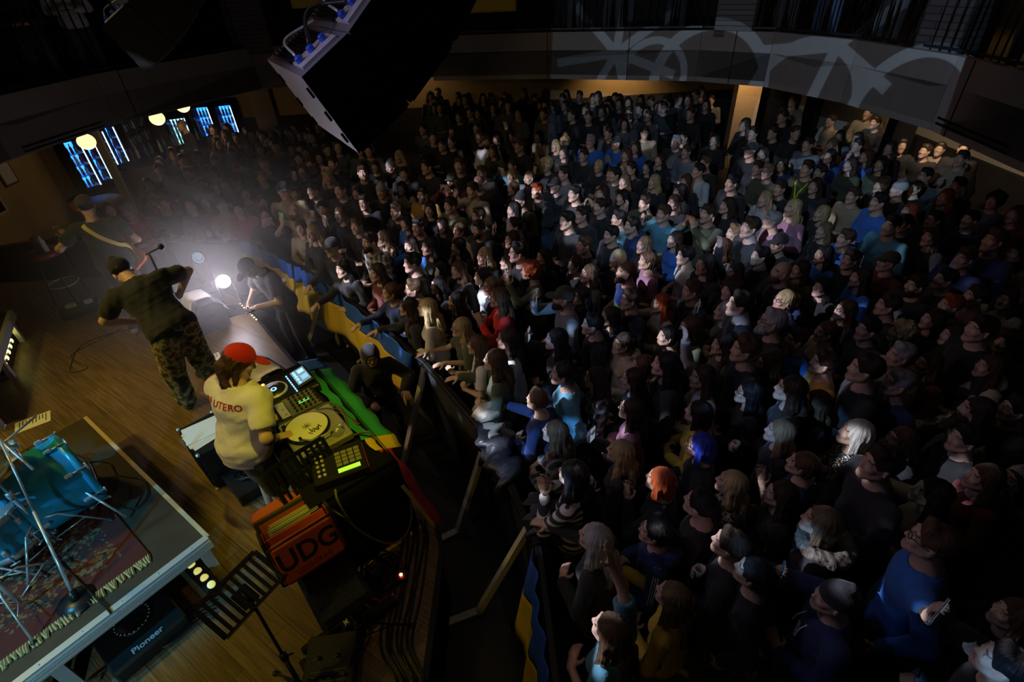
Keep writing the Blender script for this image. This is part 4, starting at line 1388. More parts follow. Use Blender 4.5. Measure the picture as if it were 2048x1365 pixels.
# rack toms over the bass drum and a floor tom
t1, _ = drum(bc+np.array([-.46, .22, .46]), (.25, -.1, 1), .15, .20, 'small turquoise rack tom above the bass drum at the left edge', 'rack_tom', 6)
t1['label'] = 'small turquoise rack tom mounted over the bass drum'
ft, _ = drum(np.array([*at(-12, 1060, 1.5)[:2], 1.52]), (.03, -.05, 1), .20, .34, 'turquoise floor tom cut by the left picture edge', 'floor_tom', 8)
tm = np.array(ft.location)
for k in range(3):
    a = 2*PI*k/3+.4; p = tm+np.array([.225*math.cos(a), .225*math.sin(a), 0])
    part('leg', MB().tube([p+np.array([0, 0, .1]), np.array([p[0], p[1], 1.235]), np.array([p[0]+.03*math.cos(a), p[1]+.03*math.sin(a), 1.215])], .007, 6), M_CHROME, ft)
# cymbals and stands
M_BRONZE = mat('cymbal_bronze', (0.62, 0.42, 0.16), .28, metal=.9)
def tripod(root, base, h, spread, zf, m, turn=0, top=None, r=.010, legpart='leg'):
    base = np.array(base, float)
    top = np.array(top if top is not None else base+np.array([0, 0, h]), float)
    mid = base+(top-base)*.45
    part('pole', MB().tube([base+np.array([0, 0, .05]), mid], r*1.25, 10).tube([mid, top], r*.85, 10), m, root)
    part('collar', MB().lathe(mid-np.array([0, 0, .03]), [(r*1.9, 0), (r*2.1, .02), (r*1.9, .06)], 12).tube([mid, mid+np.array([.05, .02, 0])], .006, 6), m, root)
    hub = base+np.array([0, 0, .30 if h > .8 else .2]); low = base+np.array([0, 0, .07])
    part('hub', MB().lathe(hub-np.array([0, 0, .02]), [(r*2, 0), (r*2.2, .02), (r*2, .05)], 12), m, root)
    for k in range(3):
        a = turn+2*PI*k/3; d = np.array([math.cos(a), math.sin(a), 0])
        f = base+d*spread; f[2] = zf+.014
        kn = hub+d*spread*.35-np.array([0, 0, .03])
        lg = part(legpart, MB().tube([hub, kn, f], r*.7, 8).tube([low, (kn+f)/2], r*.45, 6), m, root)
        part('rubber_foot', MB().ell(f, (.018, .018, .013), 8), M_BLACKPL, lg)
def cym_stand(px_, zt, label, clabel, r, turn, boom=None, arm=None):
    B0 = at(px_[0], px_[1], 1.2)
    B0 = np.array([B0[0], B0[1], 1.2])
    root = empty('cymbal_stand', B0, label, 'cymbal stand', 'chrome stands of the drum kit')
    T = B0+np.array([0, 0, zt-1.2])
    tripod(root, B0, zt-1.2, .33, 1.2, M_CHROME, turn, T)
    E_ = T
    if boom is not None:
        E_ = T+np.array(boom); part('boom', MB().tube([T-np.array(boom)*.35, E_], .009, 8).ell(T, (.03, .02, .03), 8), M_CHROME, root)
    part('tilter', MB().tube([E_-np.array([0, 0, .02]), E_+np.array([0, 0, .06])], .006, 8).lathe(E_+np.array([0, 0, .05]), [(.012, 0), (.012, .02)], 8), M_CHROME, root)
    if r:
        A = frame_of((0.1, .25, 1.0)); A = np.stack([A[:, 0], A[:, 2], A[:, 1]], 1)
        o = MB().lathe(E_+np.array([0, 0, .025]), [(.012, .028), (.05, .022), (.06, .006), (r*.6, -.004), (r, -.016), (r*.6, -.008), (.055, 0), (.012, .022)], 36).build('cymbal', M_BRONZE)
        tag(o, clabel, 'cymbal', 'cymbals of the drum kit')
cym_stand((118, 1092), 2.45, 'tall chrome cymbal stand standing in front of the bass drum', 'bronze cymbal on the boom stand beyond the left edge', .0, .6, (-.55, .35, .2))
cym_stand((50, 1215), 2.15, 'chrome stand on the rug below the tall cymbal stand', '', 0, 1.3, (-.35, -.1, .18))
cym_stand((-8, 1170), 1.85, 'chrome stand at the left edge beside the floor tom', 'dark bronze cymbal cut by the left edge beside the bass drum', .22, .1, (.04, .36, .02))
# microphone boom over the drums: black pole lying across the riser
p0 = at(150, 1198, 1.235); p1 = at(0, 880, 2.1)
root = empty('drum_mic_stand', (p0[0], p0[1], 1.2), 'long slanting chrome boom pole reaching over the drum riser', 'microphone stand')
part('boom', MB().tube([p0, p0+(p1-p0)*.55], .011, 10).tube([p0+(p1-p0)*.5, p1], .008, 8), M_CHROME, root)
part('counterweight', MB().tube([p0-(p1-p0)*.01, p0+(p1-p0)*.05], .024, 12), M_BLACKPL, root)
part('base', MB().lathe((p0[0], p0[1], 1.202), [(.11, 0), (.11, .012), (.03, .03)], 20), M_BLACKPL, root)
# hi-hat like pedals and clutter near the top-left of the kit
root = empty('drum_hardware_clamp', (*at(25, 885, 1.9)[:2], 1.2), 'chrome clamp and mounting arms above the rack tom', 'drum hardware')
cc = at(22, 892, 1.95)
part('post', MB().tube([(cc[0]-.1, cc[1], 1.21), cc], .014, 8), M_CHROME, root)
part('clamp', MB().box(cc, (.08, .05, .06), .5, bevel=.01).tube([cc+np.array([-.2, .1, .1]), cc+np.array([.25, -.18, -.05])], .009, 8).tube([cc+np.array([-.1, -.15, .0]), cc+np.array([.05, .22, .06])], .008, 8), M_CHROME, root)
for (pts, lab) in (([(55, 900), (110, 905), (165, 915), (190, 955), (200, 1000)], 'black microphone cable curling across the riser right of the bass drum'),
                   ([(70, 1035), (100, 1100), (160, 1165), (205, 1210), (222, 1228)], 'thin cable lying from the drums over the riser edge')):
    cable(pix(pts, 1.222), .006, lab)
cable([tuple(at(218, 1222, 1.222)), tuple(at(224, 1240, 1.12)), tuple(at(232, 1262, .9)), tuple(at(215, 1330, .815)), tuple(at(200, 1362, .815))], .006, 'thin cable hanging down the aluminium riser edge')
cable([tuple(at(150, 925, 1.212)), tuple(at(215, 925, 1.212)), tuple(at(235, 950, 1.212)), tuple(at(285, 960, 1.212)), tuple(at(295, 990, 1.212)), tuple(at(270, 1018, 1.212)), tuple(at(222, 1012, 1.212))], .005, 'looping black cable on the brown riser deck')
# bass drum microphone
P = at(152, 938, 1.2); root = empty('drum_microphone', (*P[:2], 1.2), 'small black microphone on a short stand right of the bass drum', 'microphone')
part('base', MB().lathe((*P[:2], 1.202), [(.07, 0), (.07, .012), (.02, .02)], 16), M_BLACKPL, root)
part('pole', MB().tube([(P[0], P[1], 1.21), (P[0], P[1], 1.36), (P[0]-.06, P[1]-.03, 1.40)], .008, 8), M_BLACKPL, root)
part('capsule', MB().ell((P[0]-.10, P[1]-.05, 1.41), (.035, .028, .028), 10), M_STEELB, root)

# ---- dark player unit with the maker's name under the riser
def marks(root, txt, size, c, right, up, m, bold=True, spacing=1.0, name='lettering'):
    r = np.array(right, float); r /= np.linalg.norm(r); u = np.array(up, float); u -= r*(u@r); u /= np.linalg.norm(u)
    return text_mesh(txt, size, m, np.stack([r, u, np.cross(r, u)], 1), c, name, root, bold=bold, spacing=spacing)
M_WHITEPR = mat('white_print', (0.8, 0.8, 0.82), .6)
pc = at(262, 1240, 1.0); rd = np.array([*(-e1), 0]); bk = np.array([-rd[1], rd[0], 0])
if bk[1] < 0: bk = -bk
root = empty('dj_player', (pc[0], pc[1], SZ), 'black media player with a white maker name lying below the drum riser', 'media player')
MP = np.stack([rd, bk, np.array([0, 0, 1.0])], 1)
part('body', MB().box((pc[0], pc[1], .86), (.46, .44, .12), M=MP, bevel=.012), M_BLACKPL, root)
C0 = np.array([pc[0], pc[1], .922])
part('jog_wheel', MB().lathe(C0+bk*.06, [(.115, 0), (.118, .012), (.095, .016), (.09, .010), (.03, .010)], 32), M_STEELB, root)
part('dots', (lambda mb: [mb.lathe(C0+bk*.06+rd*.105*math.cos(a)+bk*.105*math.sin(a)+np.array([0, 0, .014]), [(.006, 0), (.005, .003)], 6) for a in np.linspace(0, 2*PI, 25)[:-1]] and mb)(MB()), M_ALU, root)
marks(root, 'Pioneer', .062, C0-bk*.165+np.array([0, 0, .0015]), rd, bk, mat('grey_print', (.4, .4, .42), .6))
# bundle of cables next to it
for i in range(6):
    off = i*6
    cable(pix([(175+off, 1362-off*.5), (240+off, 1312), (310+off*.8, 1262+off), (380+off*.5, 1215+off), (430, 1190+off*1.5)], SZ+.01+.008*(i % 3)), .007, ['thick', 'thin', 'long', 'loose', 'twisted', 'outermost'][i]+' black cable in the bundle below the player unit', group='cable bundle on the stage floor')

# set lists
def paper(name, px_, z, w_, h_, ang, label, m=None, lines=9, clip=False):
    P = at(px_[0], px_[1], z)
    root = empty(name, (P[0], P[1], z), label, 'paper', rz=ang)
    MB().box((0, 0, .0015), (w_, h_, .003)).build('sheet', m or mat('paper', (0.82, 0.80, 0.74), .8), root)
    ink = MB()
    for i in range(lines):
        L = w_*(.35+.4*RS.rand())
        ink.box((-w_*.42+L/2, h_*.42-(i+.5)*h_*.84/lines, .0034), (L, h_*.028, .0008))
    if lines: ink.build('print', mat('ink', (.03, .03, .03), .8), root)
    return root
paper('set_list', (66, 845), SZ+.001, .20, .30, -.95, 'printed set list sheet on the stage floor above the drum riser')
paper('set_list', (416, 722), SZ+.001, .20, .28, -.95, 'printed set list taped by the foot of the microphone stand')
# long floor cable near the singer
cable(pix([(215, 652), (240, 655), (230, 665), (150, 705), (148, 720), (175, 735), (150, 745), (140, 738), (165, 690), (250, 660), (320, 655)], SZ+.006), .004, 'thin looping cable on the bare stage floor left of the singer')

# ---- microphone stand
mb_ = at(416, 742, SZ); mt = np.array([-3.42, 4.72, 2.36])
root = empty('microphone_stand', (mb_[0], mb_[1], SZ), 'tall black microphone stand in front of the singer', 'microphone stand')
part('base', MB().lathe((mb_[0], mb_[1], SZ+.002), [(.13, 0), (.13, .012), (.03, .03)], 24), M_BLACKPL, root)
top = np.array([mb_[0], mb_[1], 2.28])
part('pole', MB().tube([(mb_[0], mb_[1], SZ+.02), (mb_[0], mb_[1], 1.6)], .014, 8).tube([(mb_[0], mb_[1], 1.6), top], .010, 8), M_BLACKPL, root)
bm = np.array(at(322, 494, 2.36)); bm2 = top+(top-bm)*.1
part('boom', MB().tube([top+(bm-top)*-.2, bm], .008, 8), M_BLACKPL, root)
o = MB().tube([bm-(bm-top)*.08, bm], .016, 10).ell(bm, (.028, .028, .028), 10).build('microphone', M_STEELB)
tag(o, 'black microphone clipped to the tall stand by the singer', 'microphone')

# ---- floor lamps: bright one facing the camera and a dim one behind it
FLD = at(447, 563, 1.25)
def floodlight(P, r, aimv, label, on, zf):
    P = np.array(P, float); v = np.array(aimv, float); v /= np.linalg.norm(v)
    root = empty('stage_floodlight', (P[0], P[1], zf), label, 'stage light', 'floodlights at the stage edge')
    A = frame_of(v); A = np.stack([A[:, 0], -A[:, 2], A[:, 1]], 1)
    part('housing', MB().lathe(P, [(r*.5, -.20), (r*.9, -.12), (r*1.08, -.02), (r*1.1, .03), (r*1.0, .03), (r*.98, -.01)], 28, M=A), M_BLACKPL, root)
    m = mat('floodlight_lens_on', (1, 1, 1), .3, emit=(.95, .85, 1.0), estr=26) if on else mat('floodlight_lens_dim', (.3, .4, .5), .15, emit=(.4, .65, .9), estr=.35)
    part('lens', MB().lathe(P, [(r*.97, -.005), (r*.9, .01), (r*.3, .02)], 28, M=A), m, root)
    sd = A[:, 0]
    part('yoke', MB().tube([P+sd*r*1.15, P+sd*r*1.15+np.array([0, 0, -(P[2]-zf)*.8]), P-sd*r*1.15+np.array([0, 0, -(P[2]-zf)*.8]), P-sd*r*1.15], .012, 6), M_BLACKPL, root)
    part('floor_stand', MB().tube([(P[0], P[1], zf+.02), (P[0], P[1], P[2]-(P[2]-zf)*.78)], .014, 8).box((P[0], P[1], zf+.012), (.3, .3, .02), .5, bevel=.005), M_BLACKPL, root)
    if not on:
        part('reflector_facets', (lambda mb: [mb.box(P+A@np.array([r*.5*math.cos(a), r*.5*math.sin(a), .022]), (.01, r*.8, .004), M=A@rz(a)) for a in np.linspace(0, PI, 5)[:-1]] and mb)(MB()), M_CHROME, root)
    return root
floodlight(FLD, .085, (CAMP-FLD)*np.array([1, 1, 1])+np.array([-.6, 0, 0]), 'blinding white round floodlight at the front stage edge', True, SZ)
P2 = at(396, 516, 1.3); floodlight(P2, .085, (.8, -.5, .45), 'unlit round floodlight with pale facets behind the bright one', False, SZ)
d = CAMP+np.array([-2.2, 0, 0])-FLD; d /= np.linalg.norm(d)
spot('floodlight_beam', tuple(FLD+d*.05), tuple(FLD+d), 90, (.95, .88, 1.0), 95, .7, .06)
# wedge monitors with white towels, facing the performers
def wedge(P, ang, label, tlabel, w_=.55):
    P = np.array(P, float)
    root = empty('floor_monitor', (P[0], P[1], SZ), label, 'speaker', 'floor monitors at the stage edge', rz=ang)
    prof = [(-.22, 0), (.22, 0), (.22, .12), (.05, .38), (-.14, .38), (-.22, .30)]
    mb = MB(); n = len(prof)
    V = [(x, y, z) for x in (-w_/2, w_/2) for y, z in prof]
    mb.add(V, [tuple(range(n)), tuple(range(2*n-1, n-1, -1))]+[(i, i+n, (i+1) % n+n, (i+1) % n) for i in range(n)])
    mb.build('cabinet', M_BLACKPL, root)
    MB().plate([(-w_/2+.03, .212, .135), (w_/2-.03, .212, .135), (w_/2-.03, .065, .362), (-w_/2+.03, .065, .362)][::-1], .006).build('grille', M_STEELB, root)
    for s in (-1, 1): MB().box((s*(w_/2+.003), -.02, .2), (.008, .12, .04)).build('handle', M_STEELB, root)
    # towel folded over the top and down the back
    G = []
    for j, t in enumerate(np.linspace(0, 1, 16)):
        s = t*.62
        if s < .16: y, z = .12-s*.3, .30+s*.55
        elif s < .36: y, z = .07-(s-.16), .395
        else: y, z = -.135-(s-.36)*.55, .39-(s-.36)*.9
        G.append([(-.16+.34*u+.02*math.sin(t*5), y, z+.007+.010*math.sin(u*9+t*4)) for u in np.linspace(0, 1, 14)])
    o = MB().sheet(G, .008).build('white_towel', mat('towel', (0.78, 0.75, 0.72), .95, bump=.4, bscale=140))
    o.matrix_world = Matrix.Translation((P[0], P[1], SZ)) @ Matrix.Rotation(ang, 4, 'Z')
    tag(o, tlabel, 'towel', 'towels on the floor monitors')
wedge(at(400, 622, 1.0), 2.35, 'black wedge monitor below the blinding floodlight', 'white towel folded over the monitor near the bright floodlight')
wedge(at(532, 768, 1.02), 2.45, 'black wedge monitor behind the red cap of the record player performer', 'white towel folded over the monitor beside the red cap')

# ---- bar stools with red seats
M_REDV = mat('red_vinyl', (0.20, 0.025, 0.02), .4, bump=.1, bscale=30)
def stool(P, zf, h, label, r=.20):
    P = np.array(P, float)
    root = empty('bar_stool', (P[0], P[1], zf), label, 'stool', 'red topped bar stools')
    MB().lathe((0, 0, h-.08), [(r*.96, 0), (r, .015), (r, .055), (r*.9, .08), (r*.3, .085)], 28).build('seat', M_REDV, root)
    for k in range(4):
        a = PI/4+k*PI/2
        MB().tube([(.11*math.cos(a), .11*math.sin(a), h-.08), (.22*math.cos(a), .22*math.sin(a), .012)], .012, 8).build('leg', M_STEELB, root)
    MB().tube([(.18*math.cos(a), .18*math.sin(a), .28) for a in np.linspace(0, 2*PI, 25)[:-1]], .009, 6, closed=True).build('foot_ring', M_CHROME, root)
    return root
sp = at(88, 505, SZ+.75)
stool(sp, SZ, .78, 'red topped bar stool at the dark left side of the stage')
for (dx, dy, w_, h_, c, nm, lab) in ((.0, .05, .11, .17, (.30, .20, .10), 'paper_bag', 'brown paper bag standing on the left bar stool'), (.10, -.05, .06, .2, (.5, .45, .35), 'drink_bottle', 'pale drink bottle on the left bar stool')):
    if nm == 'drink_bottle': o = MB().lathe((sp[0]+dx, sp[1]+dy, SZ+.786), [(.03, 0), (.033, .01), (.033, .14), (.012, .19), (.012, .22)], 12).build(nm, mat('bottle_pale', c, .2))
    else: o = MB().box((sp[0]+dx-.05, sp[1]+dy, SZ+.786+h_/2), (w_, .08, h_), .3, bevel=.01).build(nm, mat('kraft_paper', c, .9))
    tag(o, lab, 'bottle' if 'bottle' in nm else 'bag')
root = empty('equipment_crate', (sp[0]+.35, sp[1]-.35, SZ), 'pile of small effect boxes under the left bar stool', 'equipment')
part('tray', MB().box((sp[0]+.35, sp[1]-.35, SZ+.05), (.45, .3, .10), .6, bevel=.01), M_BLACKPL, root)
part('pedal', MB().box((sp[0]+.26, sp[1]-.38, SZ+.12), (.12, .08, .05), .6, bevel=.01), mat('pedal_cream', (.5, .42, .25), .5), root)
part('pedal', MB().box((sp[0]+.44, sp[1]-.28, SZ+.12), (.10, .08, .05), .6, bevel=.01), M_ALU, root)
sp2 = at(446, 760, SZ+.72)
stool(sp2, SZ, .72, 'red topped bar stool right behind the man in the red cap', .18)

# ------------------------------------------------------------------ the record player table
TC = np.array([-1.50, 2.77]); TU = np.array([-.61, .79]); TU = TU/np.linalg.norm(TU); TV = np.array([TU[1], -TU[0]])   # along the table / towards the crowd
TANG = math.atan2(TU[1], TU[0])
def tp(u, v, z=0): return np.array([TC[0]+TU[0]*u+TV[0]*v, TC[1]+TU[1]*u+TV[1]*v, z])
TM = np.stack([-np.array([*TU, 0]), np.array([*TV, 0]), np.array([0, 0, 1.0])], 1)     # right (towards the camera end), forward, up
TT = 1.60
root = empty('equipment_table', tp(.1, 0, SZ), 'table covered by a black cloth carrying the decks', 'table')
part('tabletop', MB().box(tp(.20, .02, TT-.02), (1.56, .62, .04), M=TM), M_BLACK, root)
for u in (-.50, .90):
    for v in (-.22, .26):
        part('leg', MB().tube([tp(u, v, SZ+.005), tp(u, v, TT-.04)], .02, 8), M_STEELB, root)
G = []
per = [(-.61, -.30), (-.61, .34), (.99, .34), (.99, -.30)]
path = []
for (a, b) in zip(per, per[1:]+per[:1]):
    for t in np.linspace(0, 1, 22)[:-1]: path.append((a[0]+(b[0]-a[0])*t, a[1]+(b[1]-a[1])*t))
path = path[:64]     # open towards the performer
rows = []
for z in np.linspace(TT-.004, SZ+.03, 10):
    k = (TT-z)/(TT-SZ)
    rows.append([tp(u*(1+.03*k), v*(1+.06*k)+.014*k*math.sin(i*1.9), z) for i, (u, v) in enumerate(path)])
o = MB().sheet(rows, .004).build('table_cloth', M_BLACK)
tag(o, 'black cloth skirt hanging round the equipment table', 'tablecloth')

M_SILV = mat('silver_paint', (0.55, 0.54, 0.50), .35, metal=.5)
M_YVIN = mat('cream_vinyl', (0.86, 0.84, 0.62), .35)
# turntable
root = empty('turntable', tp(0, .0, TT), 'silver turntable spinning a pale yellow record', 'turntable', 'decks on the table')
part('plinth', MB().box(tp(0, .01, TT+.055), (.45, .40, .07), M=TM, bevel=.012), M_SILV, root)
for su in (-1, 1):
    for sv in (-1, 1): part('foot', MB().lathe(tp(su*.18, .01+sv*.15, TT), [(.025, 0), (.03, .02)], 12), M_BLACKPL, root)
pc = tp(.035, -.03, TT+.09)
part('platter', MB().lathe(pc, [(.158, 0), (.166, .006), (.166, .018), (.158, .024)], 40), M_STEELB, root)
rec = MB().lathe(pc+np.array([0, 0, .0245]), [(.150, 0), (.1505, .002), (.149, .003)], 48)
o = rec.build('vinyl_record', M_YVIN); tag(o, 'pale yellow record with dark prints turning on the turntable', 'record')
pr = MB()
M_PRINT = mat('dark_print', (.06, .05, .03), .7)
for a in np.linspace(0, 2*PI, 9)[:-1]:
    q = pc+np.array([.0, 0, .0285]); pr.box(q+np.array([.018*math.cos(a), .018*math.sin(a), 0]), (.034, .004, .001), a)
q = pc+TM@np.array([.075, .035, .0285])
for i in range(9): pr.box(q+TM@np.array([RS.uniform(-.03, .03), (i-4)*.010, 0]), (.03+.02*RS.rand(), .007, .001), TANG+RS.uniform(-.6, .6))
part('record_print', pr, M_PRINT, None).parent = o
arm0 = tp(-.155, .125, TT+.09)
ta = part('tonearm', MB().lathe(arm0, [(.055, 0), (.055, .012), (.03, .03), (.026, .05)], 24).tube([arm0+np.array([0, 0, .05]), arm0+TM@np.array([.012, -.10, .05]), arm0+TM@np.array([-.015, -.19, .042]), arm0+TM@np.array([-.075, -.235, .036])], .0065, 8).tube([arm0+np.array([0, 0, .05]), arm0+TM@np.array([-.005, .055, .05])], .017, 10), M_CHROME, root)
part('headshell', MB().box(arm0+TM@np.array([-.085, -.24, .036]), (.03, .02, .012), M=TM), M_BLACKPL, ta)
part('pitch_fader', MB().box(tp(-.19, -.06, TT+.092), (.022, .15, .004), M=TM).box(tp(-.19, -.05, TT+.098), (.02, .012, .012), M=TM), M_BLACKPL, root)
part('start_button', MB().box(tp(.17, -.16, TT+.093), (.045, .03, .006), M=TM, bevel=.004), M_STEELB, root)
part('strobe_dot', MB().lathe(tp(.135, -.165, TT+.09), [(.016, 0), (.014, .02)], 14), M_BLACKPL, root)
# mixer with rows of knobs
def knobs(mb, c, nx_, ny_, dx, dy, r, h):
    for i in range(nx_):
        for j in range(ny_):
            mb.lathe(c+TM@np.array([(i-(nx_-1)/2)*dx, (j-(ny_-1)/2)*dy, 0]), [(r, 0), (r*.9, h)], 10)
    return mb
root = empty('dj_mixer', tp(.345, .0, TT), 'black mixer of knobs and faders between the record deck and the player', 'mixer', 'decks on the table')
part('body', MB().box(tp(.345, .0, TT+.05), (.26, .38, .10), M=TM, bevel=.01), M_BLACKPL, root)
part('faceplate', MB().box(tp(.345, .05, TT+.102), (.235, .24, .005), M=TM), mat('olive_panel', (.13, .13, .10), .5), root)
explode('knob', knobs(MB(), tp(.345, .07, TT+.104), 5, 6, .045, .036, .011, .018), M_BLACKPL, root)
part('faders', knobs(MB(), tp(.345, -.10, TT+.104), 3, 1, .07, .03, .008, .02).box(tp(.345, -.10, TT+.103), (.2, .07, .003), M=TM), M_ALU, root)
part('level_lights', (lambda mb: [mb.box(tp(.345+s, .03, TT+.106+.0*i)+TM@np.array([0, i*.012, 0]), (.006, .008, .003), M=TM) for s in (-.01, .01) for i in range(7)] and mb)(MB()), mat('green_led', (0, .3, 0), .5, emit=(.2, 1, .2), estr=1.5), root)
# player with jog wheel and screen
root = empty('media_player', tp(.62, .03, TT), 'black media player with a big jog wheel and a lit blue screen', 'media player', 'decks on the table')
part('body', MB().box(tp(.625, .02, TT+.05), (.33, .46, .10), M=TM, bevel=.012), M_BLACKPL, root)
jc = tp(.625, -.07, TT+.10)
jw = part('jog_wheel', MB().lathe(jc, [(.105, 0), (.108, .01), (.104, .018), (.092, .018)], 40), M_ALU, root)
part('jog_top', MB().lathe(jc+np.array([0, 0, .012]), [(.092, 0), (.090, .008), (.03, .009)], 40), M_BLACKPL, jw)
part('jog_display', MB().lathe(jc+np.array([0, 0, .021]), [(.026, 0), (.024, .002)], 24), mat('jog_glow', (.05, .1, .15), .4, emit=(.25, .6, .9), estr=1.6), jw)
part('jog_centre', MB().lathe(jc+np.array([0, 0, .023]), [(.012, 0), (.010, .002)], 20), M_BLACKPL, jw)
Ms = TM@rx(.18)
sc = tp(.625, .16, TT+.125)
part('screen_frame', MB().box(sc, (.24, .145, .02), M=Ms, bevel=.005), M_BLACKPL, root)
scr = part('screen', MB().box(sc+Ms@np.array([0, 0, .0108]), (.20, .115, .002), M=Ms), mat('screen_blue', (.05, .1, .15), .3, emit=(.20, .34, .46), estr=.8), root)
mm = MB(); 
for i in range(7): mm.box(sc+Ms@np.array([.035, .045-i*.008, .0125]), (.075-.01*(i % 3), .003, .001), M=Ms)
mm.box(sc+Ms@np.array([-.055, .02, .0125]), (.05, .05, .001), M=Ms)
for i in range(24): mm.box(sc+Ms@np.array([-.092+i*.008, -.035, .0125]), (.004, .006+.026*RS.rand(), .001), M=Ms)
part('screen_readout', mm, mat('screen_cyan', (.1, .2, .3), .4, emit=(.35, .75, 1.0), estr=1.6), scr)
bt = MB(); bt2 = MB(); bt3 = MB()
for i in range(10):
    bt.box(tp(.625+.14*(1 if i < 5 else -1), -.16+.045*(i % 5), TT+.103), (.022, .014, .006), M=TM)
for i in range(8): bt2.box(tp(.50+i*.034, .07, TT+.103), (.016, .010, .006), M=TM)
bt3.lathe(tp(.765, -.165, TT+.10), [(.016, 0), (.016, .006)], 14).lathe(tp(.765, -.115, TT+.10), [(.014, 0), (.014, .006)], 14)
part('buttons', bt, M_STEELB, root)
part('blue_lit_buttons', bt2, mat('blue_led', (0, 0, .2), .5, emit=(.2, .6, 1), estr=2.5), root)
part('orange_lit_buttons', bt3, mat('orange_led', (.2, .05, 0), .5, emit=(1, .35, .08), estr=3), root)
# sampler with a grid of pads
root = empty('drum_sampler', tp(-.37, .0, TT), 'black sampler with a grid of square pads and a green display', 'sampler', 'decks on the table')
SM = TM@rz(-.25)
def spt(x, y, z): return tp(-.40, .01, TT)+SM@np.array([x, y, z])
part('body', MB().box(spt(0, 0, .04), (.29, .36, .075), M=SM, bevel=.01), M_BLACKPL, root)
pd = MB()
for i in range(4):
    for j in range(4): pd.box(spt(-.065+i*.036-.0, .135-j*.044, .082), (.031, .038, .008), M=SM, bevel=.003)
part('pads', pd, mat('rubber_pad', (.22, .22, .16), .6), root)
part('display', MB().box(spt(.095, .06, .080), (.035, .15, .005), M=SM), mat('display_green', (.2, .3, .05), .5, emit=(.45, .85, .04), estr=1.0), root)
explode('knob', (lambda mb: [mb.lathe(spt(-.09+.045*i, -.10-.035*j, .078), [(.013, 0), (.011, .014)], 12) for i in range(5) for j in range(2)] and mb)(MB()), M_SILV, root)
part('red_trim', MB().box(spt(0, .182, .05), (.26, .006, .02), M=SM), mat('red_trim', (.35, .02, .02), .5), root)
# striped cables from the table
M_STRC = mat('braided_cable', (.12, .11, .08), .6, noise=.6, nscale=120)
cable([tp(-.18, .20, TT+.02), tp(-.27, .30, TT+.06), tp(-.33, .33, TT-.02), tp(-.50, .40, 1.35), tp(-.70, .30, 1.05), tp(-.78, .10, 1.05), tp(-.70, -.08, 1.3), tp(-.64, -.12, TT-.03), tp(-.57, -.10, TT+.03)], .009, 'black and cream braided cable looping off the near end of the table', M_STRC)
cable([tp(.18, .10, TT+.11), tp(.12, .18, TT+.16), tp(.02, .22, TT+.17), tp(-.10, .22, TT+.12), tp(-.16, .20, TT+.02)], .008, 'braided cable arching behind the turntable arm', M_STRC)
for i, v in enumerate((.15, .19, .23)):
    cable([tp(.20, v-.02, TT+.02), tp(.16, v+.03, TT+.05), tp(.05, .27, TT+.02), tp(-.1, .29+.01*i, TT+.01)], .005, 'thin '+('red', 'dark red', 'black')[i]+' signal cable behind the turntable', mat('red_cable_%d' % i, ((.35, .03, .03), (.15, .02, .02), (.02, .02, .02))[i], .5))
# flag draped along the front of the table
root = empty('draped_flag', tp(.3, .36, SZ), 'long green, yellow and red flag draped along the crowd side of the table', 'flag')
def strip(v0, z0, v1, z1, ua, ub, n=26, amp=.010):
    G = []
    for t in np.linspace(0, 1, 6):
        G.append([tp(u, v0+(v1-v0)*t+amp*math.sin(u*23+t*2), z0+(z1-z0)*t) for u in np.linspace(ua, ub, n)])
    return G
part('blue_band', MB().sheet(strip(.24, TT+.030, .42, TT-.02, .98, .80, 8)), M_FB, root)
part('green_band', MB().sheet(strip(.235, TT+.030, .46, TT-.06, .80, -.28)), mat('flag_green', (.02, .30, .10), .8, bump=.1, bscale=30), root)
part('yellow_band', MB().sheet(strip(.26, TT+.028, .47, TT-.07, -.28, -.44, 8)), M_FY, root)
part('red_band', MB().sheet([[tp(-.44-.34*s, .28+.10*t+.012*math.sin(s*14+t*3)+.14*s, TT+.02-.06*t-.62*s**1.3-.10*t*s) for s in np.linspace(0, 1, 22)] for t in np.linspace(0, 1, 6)]), mat('flag_red', (.42, .02, .02), .8, bump=.1, bscale=30), root)
part('yellow_edge', MB().sheet([[tp(-.50-.30*s, .24+.03*t+.18*s, TT-.04-.62*s**1.2) for s in np.linspace(0, 1, 18)] for t in np.linspace(0, 1, 3)]), mat('flag_gold', (.42, .34, .10), .8), root)
# clear plastic lamp cover beyond the table
P = at(680, 803, 1.45)
root = empty('clear_moving_light', (P[0], P[1], 0), 'moving light with a clear ribbed glass front standing beyond the table flag', 'stage light')
part('body', MB().box((P[0], P[1], .62), (.24, .24, 1.2), TANG, bevel=.03), M_BLACKPL, root)
A = frame_of((-.3, -.75, .6)); A = np.stack([A[:, 0], -A[:, 2], A[:, 1]], 1)
c = np.array([P[0], P[1], 1.36])
part('head', MB().lathe(c, [(.07, -.12), (.11, -.06), (.115, .02), (.10, .02)], 24, M=A), M_BLACKPL, root)
part('lens', MB().lathe(c+A[:, 2]*.02, [(.10, 0), (.095, .015), (.04, .03)], 24, M=A), mat('ribbed_lens', (.35, .45, .5), .1, emit=(.35, .55, .6), estr=.25, spec=1.0), root)
part('rings', MB().tube([c+A@np.array([.07*math.cos(a), .07*math.sin(a), .035]) for a in np.linspace(0, 2*PI, 21)[:-1]], .004, 5, closed=True).tube([c+A@np.array([.04*math.cos(a), .04*math.sin(a), .045]) for a in np.linspace(0, 2*PI, 17)[:-1]], .004, 5, closed=True), M_CHROME, root)

